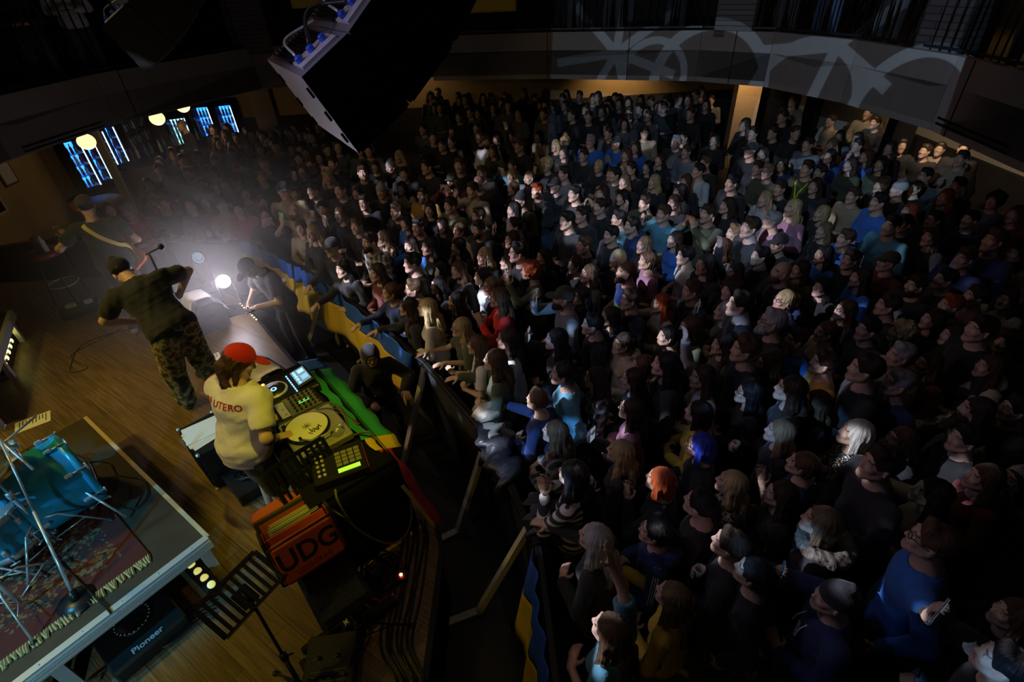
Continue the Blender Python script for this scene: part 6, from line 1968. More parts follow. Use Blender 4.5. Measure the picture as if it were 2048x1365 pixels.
CR = """
968 513 L y k f|917 540 L b k 1|965 554 L k w f|1016 524 L d k 1|1037 506 S k k f G|1088 514 L d k f|1060 543 C r g 2 f|982 573 P l k f G|998 597 L b r c|1127 597 K d e 1 B T|1163 594 L d n f|1150 531 P d k f
1178 548 L b g f|1168 491 S b k f|1234 518 B y k f|1220 634 L d n f|1252 545 Z b n f BT|1245 688 P d c f|913 603 L k k f|922 656 L y g e GT|955 692 W b w e T|1015 680 L d w f|1112 680 L k k 1|854 617 L y w 1
990 722 L b g e|1127 748 P k t d|1190 757 L d P f|1075 802 S b n e f|1110 866 L b P f|1240 905 L y k 1|1262 820 L d p f G|1283 733 P b c f|1145 950 W k S c|1190 1078 L g k e|1320 962 B r k c|1310 1065 P k n f
1220 1262 L b t h T|1345 1195 L l y e|1462 968 L y A a|1507 1148 P k k s|1640 1045 B l k f|1668 1200 N k n 1|1604 930 P b n c T|1335 673 P k k f|1378 655 L b g f|1445 690 W d g f|1404 755 L d w h|1591 680 S b b s f
1650 665 P b c f|1647 727 S d o f|1535 730 L b k f|1496 787 L k k f G|1630 805 L b k f|1396 826 B k y f|1558 865 L l k s|1400 893 B u k f G|1265 760 L d k f|1710 868 B t Q f f|1800 665 C y k f f|1905 673 P d k f
2013 686 C d k f f|1800 712 S g c f|1856 728 L b m f|1795 768 S g n d T|1977 735 L b c f|1950 822 L d X s mB|1966 957 L b m f|1862 988 L k c 1|1863 1085 S b b d G|2028 1232 B b k c|2010 1330 S k k 1|1560 377 S d k f|1630 372 L d k f
1585 417 L y p f|1643 428 B y k f|1706 392 S b c f|1757 405 S k b f|1830 377 P d k f|1796 380 N g k f|1850 352 S k k f G|1915 372 S k k f|1989 402 C d e f|2030 430 L b m f|1818 423 L r k f|1867 440 S k k f G|1782 452 S k t f
1808 448 S k k f|1862 475 L d k f|1647 462 L l k f|1691 478 S b b f|1987 482 S b n f|1928 518 S b n f|1647 510 L k b f|1775 525 K d m 1|1562 545 Z b k s B|2033 508 L d c f|1643 575 L k k f|1720 557 L d b f|1830 572 S d k f B
1568 602 P y n f G|1690 622 L b k f G|1775 612 S d k f|1950 594 S d p f|1900 612 S r k f|2013 600 L d c f|1110 372 K k k f|1149 388 S k k f|1205 388 L d k 2|1249 364 L b k f|1308 364 L y k f|1371 364 B b k f|1464 367 S k k f
1535 344 S l g f G|1245 396 B k k f|1290 408 S d g 1|1359 384 B k k f|1347 406 L d k f|1530 398 L y w f|1327 428 S b t 1 T|1415 428 S d g 2|1454 412 L d k f|1134 442 S k k f|1163 430 S d k f|1200 414 S d k f|1237 438 S k t f
1264 452 S k n f|1544 442 S g p f|1500 456 S d k f|1469 467 S l k f|1222 470 S k k f|1288 491 L l k f|1349 480 L d b f|1444 496 W b c f|1557 488 K k k f|1295 523 P b p f T|1371 513 S k w f T|1520 513 S k k f|1469 545 L d k h
1383 582 S b k f|1461 580 C d k f|1320 608 L r c 1|1449 624 B g g 1|1544 645 S g k f GB|1330 730 L k k f|529 429 L k k 2|588 423 Z b c 1 BT|591 388 S b k 1|602 456 P b c f|626 468 L y k f G|646 418 S k k 1|681 429 L b k 1
714 452 S b k f|664 496 K k k e|740 484 S d P f B|687 538 L k k e|728 406 S d k f|714 386 L d k f|763 384 N g k f|804 377 L k c 1|845 390 S d o f B|793 424 S b k f|813 447 B k b f|860 419 B k k f|901 412 S d g f
904 362 K d m 2 B|945 381 S d c 1|837 454 S k k f|822 492 L d b 1|860 494 L k k f|825 526 S k k f|766 478 L l k f G|755 546 L d m f|781 586 P b n e|828 579 S b k f|816 615 W d k e|878 572 L k k f|884 452 L d k f
919 462 P b c f|957 459 S d k f B|916 494 W k k f|1027 421 B k k f|1030 453 S k k 1|1024 480 L d k f|957 433 S d k f|529 328 Z b k f|559 292 S k k f|622 329 S d k f|666 327 S d k 2|637 303 L k k f|725 346 S d k f
781 336 N g k f|808 348 S d k f|798 314 L y k f|854 334 S k k f|920 330 S k k f|866 275 S d k h|903 285 P d k f|885 279 N g k f|903 255 L b k 2|974 284 S b w f B|656 356 L y k f|681 380 S k k f|627 382 S d k f|524 356 S d k f
568 383 K k c f|963 346 S b k f B|957 368 Z b k f|925 347 L b k f|751 334 P d k f|519 295 L b t f|605 342 W b k 1|671 305 L d k f|598 317 S k k f|550 293 S d c f|986 302 L d g f|1021 269 S d k f|1078 274 B k c f T
1039 292 S b k h|1111 292 B y k f|1132 270 L d k f|1130 286 C y k f f|1181 283 S g b f G|1232 287 K k b c|1127 306 L k k c|1167 311 S d k f|1093 330 C y k 1 f|919 331 S b k f|1026 332 S d t 2|1023 352 L y k f|1058 357 Z b e f
1197 333 P y k f|1128 348 S d e f|1222 349 L b k f|1253 311 B b k f|1248 338 L b k f|1026 378 L b k f|1074 382 S r k f|1041 402 N r g f|1199 388 W b r f|1178 237 S g k f|1146 233 S d k f|1090 233 S k g f|1250 240 L d b f
1218 246 S d k f|1220 262 S d k f|960 274 S b k f|993 281 L d k f|953 247 S b k f|918 226 S d k 2|1260 237 S k n f|1299 226 S k e a|1383 230 N w k f|1290 262 S k o 2|1352 284 S g k f B|1271 295 L d b f|1373 304 S b e f
1262 338 S d k f|1295 335 L k k f|1411 327 S b k f|1397 342 S k w f|1433 267 L d k h|1367 276 S d k f|1302 205 S d k 2|1283 193 L r o s|1338 195 L k k s|1392 195 S d k f B|1413 209 L d k 1|1215 200 W k P f|1197 197 L d k f
1160 193 S k k f|1070 192 S d k f|1083 206 L b k f|1127 202 S d k f|1174 212 S k k f|1016 198 L b k f|986 207 N k k 2|932 202 S d k f|884 186 S d e 2|1491 256 L b k f|1508 270 S d k f|1550 264 S r k f|1501 302 K k k f|1564 330 B k n f
1526 307 L d k f|1515 337 S d k f|1588 268 S d k f B|1567 240 K k k s|1588 201 C k o f G|1569 214 W k k f|1667 233 S d c e|1684 264 B y g f|1756 239 S d k s T|1720 268 P r k 1|1720 284 S d k f B|1663 291 W l o f|1616 289 S d e a|1659 313 L k b f
1614 338 S d g d|1733 313 L b b 1|1762 329 L k g f|1785 293 W b m f|1803 284 Z b k f BT|1857 291 Z b k s BT|1886 286 S k c f|1929 298 K k k f|1922 318 S d c s|316 318 L d k f|346 312 P y k f|363 321 K k k f|397 312 S d g f
428 318 L k k f|321 342 S d k c|376 344 S b k f|427 346 P b k c|297 365 L d m f|406 369 S d w f|451 369 L d k 1|488 330 S d k f|467 296 L b k f|304 391 L d k f|305 407 S b k f|258 425 C g r e f|327 409 S b k e T|381 409 L d m f
409 405 L k G e G|444 411 S d y e T|478 418 P d r f|219 418 L b k f|490 386 L b c f|525 404 P b k f|532 330 L b k f|474 340 L b e f|497 270 L r k f|518 261 L r k f|425 252 S d k d|1798 212 S y w f|1738 226 S b o f
1480 610 S k k f|1735 660 S k k f|1865 640 L d k f|1730 740 S d k f|1580 780 L d k f|1960 660 S k k f|1890 560 S k k f|1700 330 L d g f|1640 345 S d k f|1760 372 C b k f f|1890 395 L r k f|1940 440 S k k f|1410 530 L d k f|1260 600 S d k f
1185 650 S k k f|1490 700 S b k f|1700 520 S d k f|1600 540 L d g f|1930 880 S k k f|1760 930 S d k f|1560 990 L d k f|1400 1010 S k k f|1460 1090 S d k f|1800 880 L b k f|2030 820 S k k f|2035 960 L d k f|1230 350 S k k f|1320 320 L d k f
"""
ANCH = [(998, 597, 'the woman in red'), (1060, 543, 'the curly redhead'), (1127, 597, 'the man in the olive cap'), (968, 513, 'the lit blonde woman'), (1252, 545, 'the balding man with map shirt'), (922, 656, 'the blonde in glasses reaching out'), (854, 617, 'the blonde girl in white'), (1075, 802, 'the reaching person in navy'), (1145, 950, 'the striped sweater'), (1320, 962, 'the bright red bob'), (1220, 1262, 'the raised pale blue arm'), (1345, 1195, 'the yellow top'), (1462, 968, 'the leopard print coat'), (1507, 1148, 'the woman with the crushed cup'), (1640, 1045, 'the fur collar'), (1668, 1200, 'the dark beanie and hood'), (1604, 930, 'the clapping woman with a watch'), (1404, 755, 'the pointing woman'), (1400, 893, 'the blue hair'), (1710, 868, 'the sequined top'), (1795, 768, 'the big navy T-shirt'), (1950, 822, 'the long-bearded man'), (1863, 1085, 'the open blue shirt'), (1757, 405, 'the bright blue jacket'), (1989, 402, 'the grey hoodie'), (1775, 525, 'the maroon sleeves'), (1562, 545, 'the bald man with a drink'), (1415, 428, 'the man filming in sage green'), (1371, 513, 'the man in the white T-shirt'), (1295, 523, 'the pink top'), (588, 423, 'the bald man with green phone'), (740, 484, 'the bearded man in check'), (781, 586, 'the woman with a necklace'), (845, 390, 'the man with ochre scarf'), (904, 362, 'the bearded man in a cap'), (1614, 338, 'the yellow lanyard'), (1756, 239, 'the leather jacket'), (1857, 291, 'the bald man in warm light'), (1922, 318, 'the cream hoodie'), (1290, 262, 'the ochre sleeves held high'), (1283, 193, 'the ochre jacket'), (1433, 267, 'the woman by the wooden pillar'), (409, 405, 'the green hoodie'), (478, 418, 'the red T-shirt'), (258, 425, 'the grey-haired woman in red'), (1078, 274, 'the beige jacket'), (1232, 287, 'the blue sleeves'), (1197, 333, 'the tied blonde hair'), (1463, 367, 'the lit dark-haired man'), (1544, 442, 'the grey-haired person in pink'), (1647, 510, 'the woman in bright blue'), (1127, 748, 'the pale teal sweater'), (1863, 728, 'the maroon sweater'), (1378, 655, 'the brown-haired woman in olive'), (529, 429, 'the dark-haired woman filming'), (664, 496, 'the black cap at the barrier')]
SPEC = {
 (998, 597): 'woman in a bright red top clapping, long brown hair', (1060, 543): 'curly red-haired person filming with both hands, grey sleeves', (1127, 597): 'bearded man in an olive cap holding a white phone high',
 (968, 513): 'blonde woman in black whose face is brightly lit', (1252, 545): 'balding bearded man in a navy T-shirt with a yellow and blue map', (922, 656): 'blonde woman with glasses in olive shirt leaning on the barrier',
 (955, 692): 'brown-haired woman in a white T-shirt stretching an arm over the barrier', (990, 722): 'long-haired woman in an olive jacket reaching a hand down', (854, 617): 'blonde girl in a white hooded top filming with her phone',
 (1145, 950): 'woman with thick black hair clapping in a striped sweater', (1190, 1078): 'person with long grey hair reaching a bare arm over the barrier', (1320, 962): 'person with a bright red bob clasping hands',
 (1220, 1262): 'brown-haired person stretching a pale blue sleeve up with a phone', (1345, 1195): 'light brown-haired person in a yellow top', (1462, 968): 'blonde woman in a leopard print coat, arms folded', (1400, 893): 'person with shiny blue bobbed hair and glasses',
 (1950, 822): 'long-haired man with a big beard in a camouflage coat holding a can', (1710, 868): 'platinum-haired woman in a glittering sequined top', (1863, 1085): 'man with glasses in an open blue shirt', (1668, 1200): 'man in dark beanie and navy hooded top holding a phone',
 (1640, 1045): 'light brown-haired person with a big fur collar', (1507, 1148): 'black-haired woman in leather jacket holding a clear cup', (1604, 930): 'woman in a navy T-shirt clapping with a watch on',
 (409, 405): 'long-haired woman with glasses leaning on the barrier in green hoodie', (444, 411): 'young man in a yellowish T-shirt leaning on the barrier', (478, 418): 'girl in a red T-shirt under an open camouflage jacket', (258, 425): 'grey-haired woman with a red top leaning on the barrier',
 (588, 423): 'bald bearded man holding up a bright green phone', (664, 496): 'man in a black cap laying his hand on the flag', (740, 484): 'bearded man in a black and white checked shirt', (1415, 428): 'man in a striped sage shirt filming with an orange phone',
 (1614, 338): 'man wearing a bright yellow lanyard and badge', (1756, 239): 'smiling man in a black leather jacket holding a cup', (1857, 291): 'bald bearded man in black T-shirt standing in warm light', (1886, 286): 'young man in a tan hooded top by the white wall', (1922, 318): 'man in a cream hooded top holding a drink by the wall',
 (1757, 405): 'dark-haired man wrapped in a bright blue jacket', (1290, 262): 'man filming with ochre sleeves raised above his head',
}
people = []
for ln in CR.strip().replace('\n', '|').split('|'):
    t = ln.split()
    x, y = int(t[0]), int(t[1])
    fl = t[6] if len(t) > 6 else ''
    fem = (t[2] in 'LWBP' and 'm' not in fl) or 'f' in fl
    people.append(dict(x=x, y=y, hair=t[2], hc=t[3], top=t[4], pose=t[5], fl=fl, fem=fem))
for p in people:
    P = at(p['x'], p['y'], 1.62)
    p['dist'] = float(np.linalg.norm(P-CAMP))
people.sort(key=lambda p: p['dist'])
NIND = 296
CACHE = {}
def J_of(fem, pose):
    k = ('J', fem, pose)
    if k not in CACHE:
        r, l = POSE[pose]
        CACHE[k] = joints(fem, tilt=.16 if fem else .13, arms={'R': ARMS[r], 'L': ARMS[l]}, stance=.06)
    return CACHE[k]
def get(kind, *a):
    k = (kind,)+a
    if k in CACHE: return CACHE[k]
    if kind == 'body': fem, pose = a; m = body_mesh(J_of(fem, pose), fem, h=.022, hf=.0068, hands='RL' if pose in 'c12hes' else '', name='body')
    elif kind == 'top':
        fem, pose, sl, pat, hood = a
        m = top_mesh(J_of(fem, pose), fem, sl, h=.014, o=.016, name='top', mats=PATS[pat] if pat else None, hem=-.08, seed=len(CACHE), hood=hood)
    elif kind == 'trousers': m = trousers_mesh(J_of(a[0], 'd'), a[0], h=.028)
    elif kind == 'hair':
        fem, st, cap = a
        m = hair_mesh(J_of(fem, 'd'), st, length={'L': .30, 'W': .34}.get(st, .3))
    elif kind == 'cap': m = cap_mesh(J_of(a[0], 'd'), a[1], name='beanie' if a[1] else 'cap')
    elif kind == 'beard': m = beard_mesh(J_of(False, 'd'), a[0])
    elif kind == 'glasses': m = glasses_mesh(J_of(a[0], 'd'))
    CACHE[k] = m
    return m
FOCUS = np.array([-3.0, 4.4])
def skin_tone():
    v = RS.uniform(.85, 1.1)
    return (.56*v, .36*v*RS.uniform(.93, 1.05), .27*v*RS.uniform(.9, 1.05), 1)
def child(root, me, c, name):
    o = bpy.data.objects.new(name, me); col.objects.link(o); o.parent = root; o.color = c
    return o
M_PHB = mat('phone_black', (.02, .02, .022), .2); 
PHC = {'k': ((.02, .02, .025), 'black'), 'w': ((.75, .75, .72), 'white'), 'o': ((.85, .16, .04), 'orange'), 'G': ((.25, .85, .10), 'green'), 'b': ((.10, .35, .80), 'blue'), 'e': ((.35, .4, .45), 'grey'), 'p': ((.55, .45, .6), 'lilac')}
PH_SPEC = {(1127, 597): 'w', (588, 423): 'G', (591, 388): 'G', (1415, 428): 'o', (854, 617): 'e', (1449, 624): 'b', (1320, 608): 'b', (1668, 1200): 'b', (904, 362): 'e', (681, 429): 'w', (646, 418): 'w', (1469, 545): 'k', (1290, 408): 'e', (804, 377): 'w', (945, 381): 'e', (1220, 1262): 'b', (1240, 905): 'p'}
def phone_mesh(ck):
    k = ('phone', ck)
    if k in CACHE: return CACHE[k]
    mb = MB().box((0, 0, 0), (.078, .010, .16), bevel=.004)
    a = mb.build('phone', mat('phone_case_'+PHC[ck][1], PHC[ck][0], .35)); me = a.data; bpy.data.objects.remove(a)
    sb = MB().box((0, -.0055, 0), (.070, .001, .150)); b = sb.build('screen', mat('phone_screen', (.02, .03, .04), .1, emit=(.30, .42, .55), estr=.6)); me2 = b.data; bpy.data.objects.remove(b)
    lb = MB()
    for z in (.055, .035): lb.lathe((.02, .005, z), [(.009, 0), (.009, .003)], 10, M=np.array([[1, 0, 0], [0, 0, 1.], [0, -1., 0]]).T)
    c_ = lb.build('camera_lens', M_BLACKPL); me3 = c_.data; bpy.data.objects.remove(c_)
    CACHE[k] = (me, me2, me3)
    return CACHE[k]
_cup = MB().lathe((0, 0, -.06), [(.028, 0), (.036, .12), (.034, .12), (.027, .004)], 14).build('cup', mat('plastic_cup', (.55, .55, .55), .2, spec=.8)); CUPM = _cup.data; bpy.data.objects.remove(_cup)

def person_desc(p):
    w = 'woman' if p['fem'] else 'man'
    h = p['hair']; c = HC[p['hc']][1]; tp_ = TC_[p['top']][1]
    if h == 'Z': a = 'shaven-headed '+w
    elif h == 'K': a = w+' in a cap'
    elif h == 'N': a = w+' in a beanie'
    elif h == 'C': a = '%s with curly %s hair' % (w, c)
    elif h == 'P': a = '%s with tied %s hair' % (w, c)
    elif h == 'B': a = '%s with %s bob' % (w, c)
    elif h == 'L': a = '%s with long %s hair' % (w, c)
    elif h == 'W': a = '%s with wavy %s hair' % (w, c)
    else: a = '%s with short %s hair' % (w, c)
    return a.replace('light brown', 'fair'), tp_
used = set(); nlab = {}
def rel_of(p):
    best = None
    for ax, ay, ph in ANCH:
        dx, dy = p['x']-ax, p['y']-ay
        D = math.hypot(dx, dy*1.2)
        if D < 12: continue
        if best is None or D < best[0]: best = (D, dx, dy, ph)
    D, dx, dy, ph = best
    if abs(dx) > abs(dy)*1.2: r = 'left of' if dx < 0 else 'right of'
    else: r = 'behind' if dy < 0 else 'in front of'
    return r, ph
ORD = ['', 'next but one ', 'third ', 'fourth ', 'fifth ', 'sixth ']
def label_person(p):
    a, tp_ = person_desc(p)
    key = (p['x'], p['y'])
    if key in SPEC: L = SPEC[key]; used.add(L); return L
    r, ph = rel_of(p)
    ex = []
    if 'G' in p['fl']: ex.append('glasses')
    if 'B' in p['fl']: ex.append('beard')
    base = a+((' and ' if ' with ' in a else ' with ')+' and '.join(ex) if ex else '')
    opts = [base+' in '+tp_+', '+r+' '+ph]
    if PTXT[p['pose']]: opts = [base+' in '+tp_+' '+PTXT[p['pose']]+', '+r+' '+ph]+opts
    for k in range(1, 6): opts.append(base+' in '+tp_+', '+ORD[k]+r+' '+ph)
    for L in opts:
        if len(L.split()) <= 16 and L not in used:
            used.add(L); return L
    for k in range(1, 9):
        L = a+', '+ORD[min(k, 5)]+r+' '+ph
        if L not in used and len(L.split()) <= 16: used.add(L); return L
    used.add(L); return L

def make_person(p, z0=0.0, loc=None, yaw=None, label=None, group='people in the standing crowd', name='person'):
    fem, pose = p['fem'], p['pose']
    J = J_of(fem, pose)
    s = p.get('s') or (RS.uniform(.93, .99) if fem else RS.uniform(.98, 1.05))
    if loc is None:
        P = at(p['x'], p['y'], z0+J['head'][2]*s)
    else: P = np.array(loc, float)
    if yaw is None:
        d = FOCUS-P[:2]
        yaw = math.atan2(-d[0], d[1])+RS.normal()*.16
    hx = J['head'][1]*s
    root = empty(name, (P[0]+math.sin(yaw)*hx, P[1]-math.cos(yaw)*hx, z0), label, 'person', group, rz=yaw)
    root.scale = (s, s, s)
    st = p['hair']; cap = st in 'KN'; hs = 'S' if cap else st
    if st == 'K' and fem: hs = 'L'
    sk = skin_tone()
    child(root, get('body', fem, pose), sk, 'body')
    tp_ = p['top']; pat = tp_ if tp_ in 'SPAXQ' else None
    sl = 'short' if 'T' in p['fl'] else 'long'
    c = TC_[tp_][0] or (.1, .1, .1)
    v = RS.uniform(.8, 1.2)
    hood = (tp_ in 'cenGw' and RS.rand() < .35 and sl == 'long' and not pat)
    child(root, get('top', fem, pose, sl, pat, hood), (*[q*v for q in c], 1), 'hooded_top' if hood else ('shirt' if sl == 'short' else 'top'))
    child(root, get('trousers', fem), [(.02, .022, .03, 1), (.03, .05, .10, 1), (.05, .05, .05, 1)][RS.randint(3)], 'trousers')
    hc = HC[p['hc']][0]; v = RS.uniform(.8, 1.3)
    if cap or st == 'Z':
        hm = get('hair', fem, 'Z' if not fem or st == 'Z' else 'L', True)
        if not (st == 'Z'): child(root, hm, (*[q*v for q in hc], 1), 'hair')
        elif RS.rand() < .6: child(root, hm, (sk[0]*.45, sk[1]*.4, sk[2]*.38, 1), 'cropped_hair')
    else: child(root, get('hair', fem, hs, False), (*[q*v for q in hc], 1), 'hair')
    if cap: child(root, get('cap', fem, st == 'N'), (.045, .05, .03, 1) if p['hc'] == 'd' else ((.30, .30, .30, 1) if st == 'N' and p['hc'] in 'g' else (.02, .02, .022, 1)), 'beanie' if st == 'N' else 'cap')
    if 'B' in p['fl']: child(root, get('beard', p['hc'] == 'd' and st == 'L'), (*[q*.9 for q in hc], 1), 'beard')
    if 'G' in p['fl']: child(root, get('glasses', fem), (0, 0, 0, 1), 'glasses')
    # what the hands hold
    MW = Matrix.LocRotScale(root.location, root.rotation_euler, root.scale)
    if pose in '12':
        ck = PH_SPEC.get((p.get('x'), p.get('y'))) or ['k', 'e', 'k', 'w', 'p'][RS.randint(5)]
        a, b, c3 = phone_mesh(ck)
        if pose == '1':
            q = J['wrR']+J['fdR']*.095+J['pnR']*.024; R_ = frame_of((-J['pnR'][0], -J['pnR'][1], 0))
        else:
            q = (J['wrR']+J['fdR']*.085+J['wrL']+J['fdL']*.085)/2+np.array([0, -.01, .02]); R_ = frame_of((0, 1, 0))@ry(PI/2)
        ML = Matrix([[*R_[0], q[0]], [*R_[1], q[1]], [*R_[2], q[2]], [0, 0, 0, 1]])
        o = bpy.data.objects.new('phone', a); col.objects.link(o); o.matrix_world = MW @ ML
        for mm_, nm in ((b, 'screen'), (c3, 'camera_lens')):
            k2 = bpy.data.objects.new(nm, mm_); col.objects.link(k2); k2.parent = o
        if 'x' in p:
            r, ph = rel_of(p); own = [z for z in ANCH if abs(z[0]-p['x'])+abs(z[1]-p['y']) < 12]
            base = PHC[ck][1]+(' phone held sideways' if pose == '2' else ' phone held upright')
            L = base+' by '+(own[0][2] if own else 'the '+('woman' if fem else 'man')+' '+r+' '+ph)
            k = 1
            while L in used and k < 6:
                L = base+' by the '+person_desc(p)[0].replace(',', '')+' '+r+' '+ph if k == 1 else base+' by the '+ORD[k-1]+('woman' if fem else 'man')+' '+r+' '+ph; k += 1
            used.add(L)
            tag(o, L, 'phone', 'phones held up in the crowd')
        else: tag(o, 'phone held by a person on the balcony', 'phone')
    if pose == 's':
        q = J['wrR']+J['fdR']*.075+J['pnR']*.035
        o = bpy.data.objects.new('cup', CUPM); col.objects.link(o); o.matrix_world = MW @ Matrix.Translation(tuple(q))
        r, ph = rel_of(p) if 'x' in p else ('', '')
        own = [z for z in ANCH if 'x' in p and abs(z[0]-p['x'])+abs(z[1]-p['y']) < 12]
        L = 'clear drink cup held by '+(own[0][2].replace('the woman with the crushed cup', 'the woman in leather') if own else 'the '+('woman' if fem else 'man')+' '+r+' '+ph)
        if L in used: L = L.replace('clear drink cup', 'small clear cup')
        used.add(L); tag(o, L, 'cup', 'drinks held in the crowd')
    return root, J, MW
# each person's height is chosen so that neighbours keep clear of one another on the floor
placed = []
for p in people[:NIND]:
    hz = J_of(p['fem'], 'f')['head'][2]
    best = None
    for s_ in (np.linspace(.90, 1.0, 7) if p['fem'] else np.linspace(.95, 1.07, 7)):
        P = at(p['x'], p['y'], hz*s_)[:2]
        D = min([float(np.linalg.norm(P-q)) for q in placed[-90:]] or [9])
        sc_ = min(D, .46)-abs(s_-(.95 if p['fem'] else 1.01))*.25
        if best is None or sc_ > best[0]: best = (sc_, s_, P)
    p['s'] = float(best[1]); placed.append(best[2])
for p in people[:NIND]:
    lab = label_person(p)
    root, J, MW = make_person(p, label=lab)
    p['root'] = root; p['J'] = J
# extras worn by particular people
def find(x, y): return [p for p in people if p['x'] == x and p['y'] == y][0]
p = find(1614, 338)
if 'root' in p:
    J = p['J']; mb = MB()
    for s in (-1, 1): mb.tube([J['neck']+np.array([s*.07, -.02, .02]), J['neck']+np.array([s*.085, .10, -.03]), J['chest']+np.array([s*.03, .145, 0]), J['chest']+np.array([0, .15, -.14])], .012, 5)
    lo = mb.build('lanyard', mat('lanyard_yellow', (.55, .75, .02), .6), p['root'])
    MB().box(J['chest']+np.array([0, .155, -.19]), (.09, .006, .12)).build('badge', mat('badge_cyan', (.1, .55, .6), .5), p['root'])
p = find(1252, 545)
if 'root' in p:
    J = p['J']
    pts = [(-.10, -.02), (-.04, .02), (.02, .015), (.09, .03), (.11, -.02), (.05, -.05), (.03, -.09), (-.02, -.05), (-.07, -.06)]
    c = J['chest']+np.array([0, .142, -.06])
    MB().plate([c+np.array([x, -abs(x)*.25, z]) for x, z in pts][::-1], .003).build('yellow_map_print', M_FY, p['root'])
    MB().plate([c+np.array([x*.95, -.001-abs(x)*.25, z*.5+.045]) for x, z in pts][::-1], .003).build('blue_map_print', mat('print_blue', (.02, .05, .5), .7), p['root'])
p = find(1668, 1200)
if 'root' in p:
    J = p['J']
    o = text_mesh('HILFIGER', .042, M_WHITEPR, np.array([[0, 1, 0], [0, 0, 1], [1, 0, 0]], float).T@np.array([[0, 0, -1], [1, 0, 0], [0, 1, 0]], float) if False else np.stack([np.array([0, 0, -1.]), np.array([-1., 0, 0]), np.array([0, 1., 0])], 1), (0, 0, 0), 'chest_lettering', None)
    o.parent = p['root']; o.location = tuple(J['chest']+np.array([-.02, .150, -.03]))
    for s in (-1, 1): MB().tube([J['neck']+np.array([s*.035, .085, -.01]), J['chest']+np.array([s*.045, .145, .02]), J['chest']+np.array([s*.05, .155, -.06])], .005, 5).build('hood_string', M_WHITEPR, p['root'])
p = find(1310, 1065)
if 'root' in p:
    J = p['J']; mb = MB()
    for sd in 'RL':
        u = np.cross(J['el'+sd]-J['sh'+sd], [0, 1, 0]); u /= np.linalg.norm(u)
        u = u*(1 if sd == 'L' else 1)
        for k in (-1, 0, 1):
            f = np.array([0, .016*k, 0]); out = np.array([.056 if sd == 'R' else -.056, 0, .0])
            mb.tube([J['sh'+sd]+f+np.array([0, 0, .058]), J['sh'+sd]+f+out*1.0+np.array([0, 0, .01]), (J['sh'+sd]+J['el'+sd])/2+f+out*1.02, J['el'+sd]+f+out*.95], .0035, 4)
    mb.build('sleeve_stripes', M_WHITEPR, p['root'])
p = find(1640, 1045)
if 'root' in p:
    F = Field(np.array([-.35, -.3, 1.28]), np.array([.35, .3, 1.62]), .012)
    J = p['J']
    for a in np.linspace(-PI*.95, PI*.95, 26):
        c = J['neck']+np.array([.135*math.sin(a), -.03-.13*math.cos(a), -.0])
        F.ell(c, (.052, .052, .045), None, .02)
    F.ripple(.006, 110, 8)
    V, Q = F.mesh(); child(p['root'], to_mesh('fur_collar', V, Q, M_HAIR), (.16, .13, .10, 1), 'fur_collar')
p = find(1863, 1085)
p = find(353, 435) if any(q['x'] == 353 for q in people) else None
# the boy in camouflage at the barrier
for (x, y, sc_, d, lab) in ((353, 437, .74, dict(hair='S', hc='l', top='X', pose='e', fl='', fem=False), 'small boy in a camouflage jacket at the barrier above the floodlight'),):
    d.update(x=x, y=y, s=sc_); make_person(d, label=lab)

# people on the balcony: seen behind the bars
BAL = [(40, 12, 'k', 'S', 'arms on the rail, far top left'), (75, 40, 'k', 'L', 'in dark clothes at the top left corner'), (175, 10, 'w', 'S', 'in a white shirt beside the far speaker array'), (1120, 8, 't', 'L', 'in teal behind the back rail'), (1165, 2, 'k', 'S', 'in black right of the one in teal'), (1330, 2, 'k', 'L', 'left of the middle brick pier'), (1620, 10, 'k', 'S', 'right of the middle brick pier'), (1660, 5, 'n', 'S', 'in navy behind the right rail'), (1745, 10, 'b', 'L', 'in blue before the warm light'), (1790, 12, 'o', 'S', 'in warm light near the right pier'), (1960, 20, 'r', 'L', 'in red beyond the right brick pier'), (1920, 25, 'e', 'S', 'in grey beyond the right brick pier')]
SPOTB = [(-6.9, 7.9), (-6.7, 8.9), (-6.45, 9.6), (1.6, 12.0), (2.3, 11.7), (3.3, 11.0), (4.8, 9.9), (5.1, 9.2), (5.5, 8.3), (5.7, 7.7), (5.75, 6.2), (5.6, 5.7)]
for (x, y, tc_, h_, lab), L_ in zip(BAL, SPOTB):
    d = dict(fem=h_ == 'L', hair=h_, hc='d', top=tc_, pose='f', fl='')
    make_person(d, z0=3.0, loc=(L_[0], L_[1], 4.5), label='person on the balcony '+lab, group='people on the balcony')
for nm, P in (('balcony_lamp', (5.9, 8.6, 3.9)),):
    root = empty('wall_lantern', (9.2, 8.9, 4.0), 'small warm lantern on the balcony wall behind the right rail', 'lamp')
    MB().box((0, 0, 0), (.16, .16, .26), bevel=.02).build('shade', mat('lantern_glow', (1, .6, .3), .4, emit=(1, .5, .15), estr=2.0), root)
    MB().box((.1, 0, 0), (.12, .04, .04)).build('wall_arm', M_STEELB, root)
    point('lantern_glow', (8.8, 8.9, 4.0), 16, (1, .55, .2), .08)

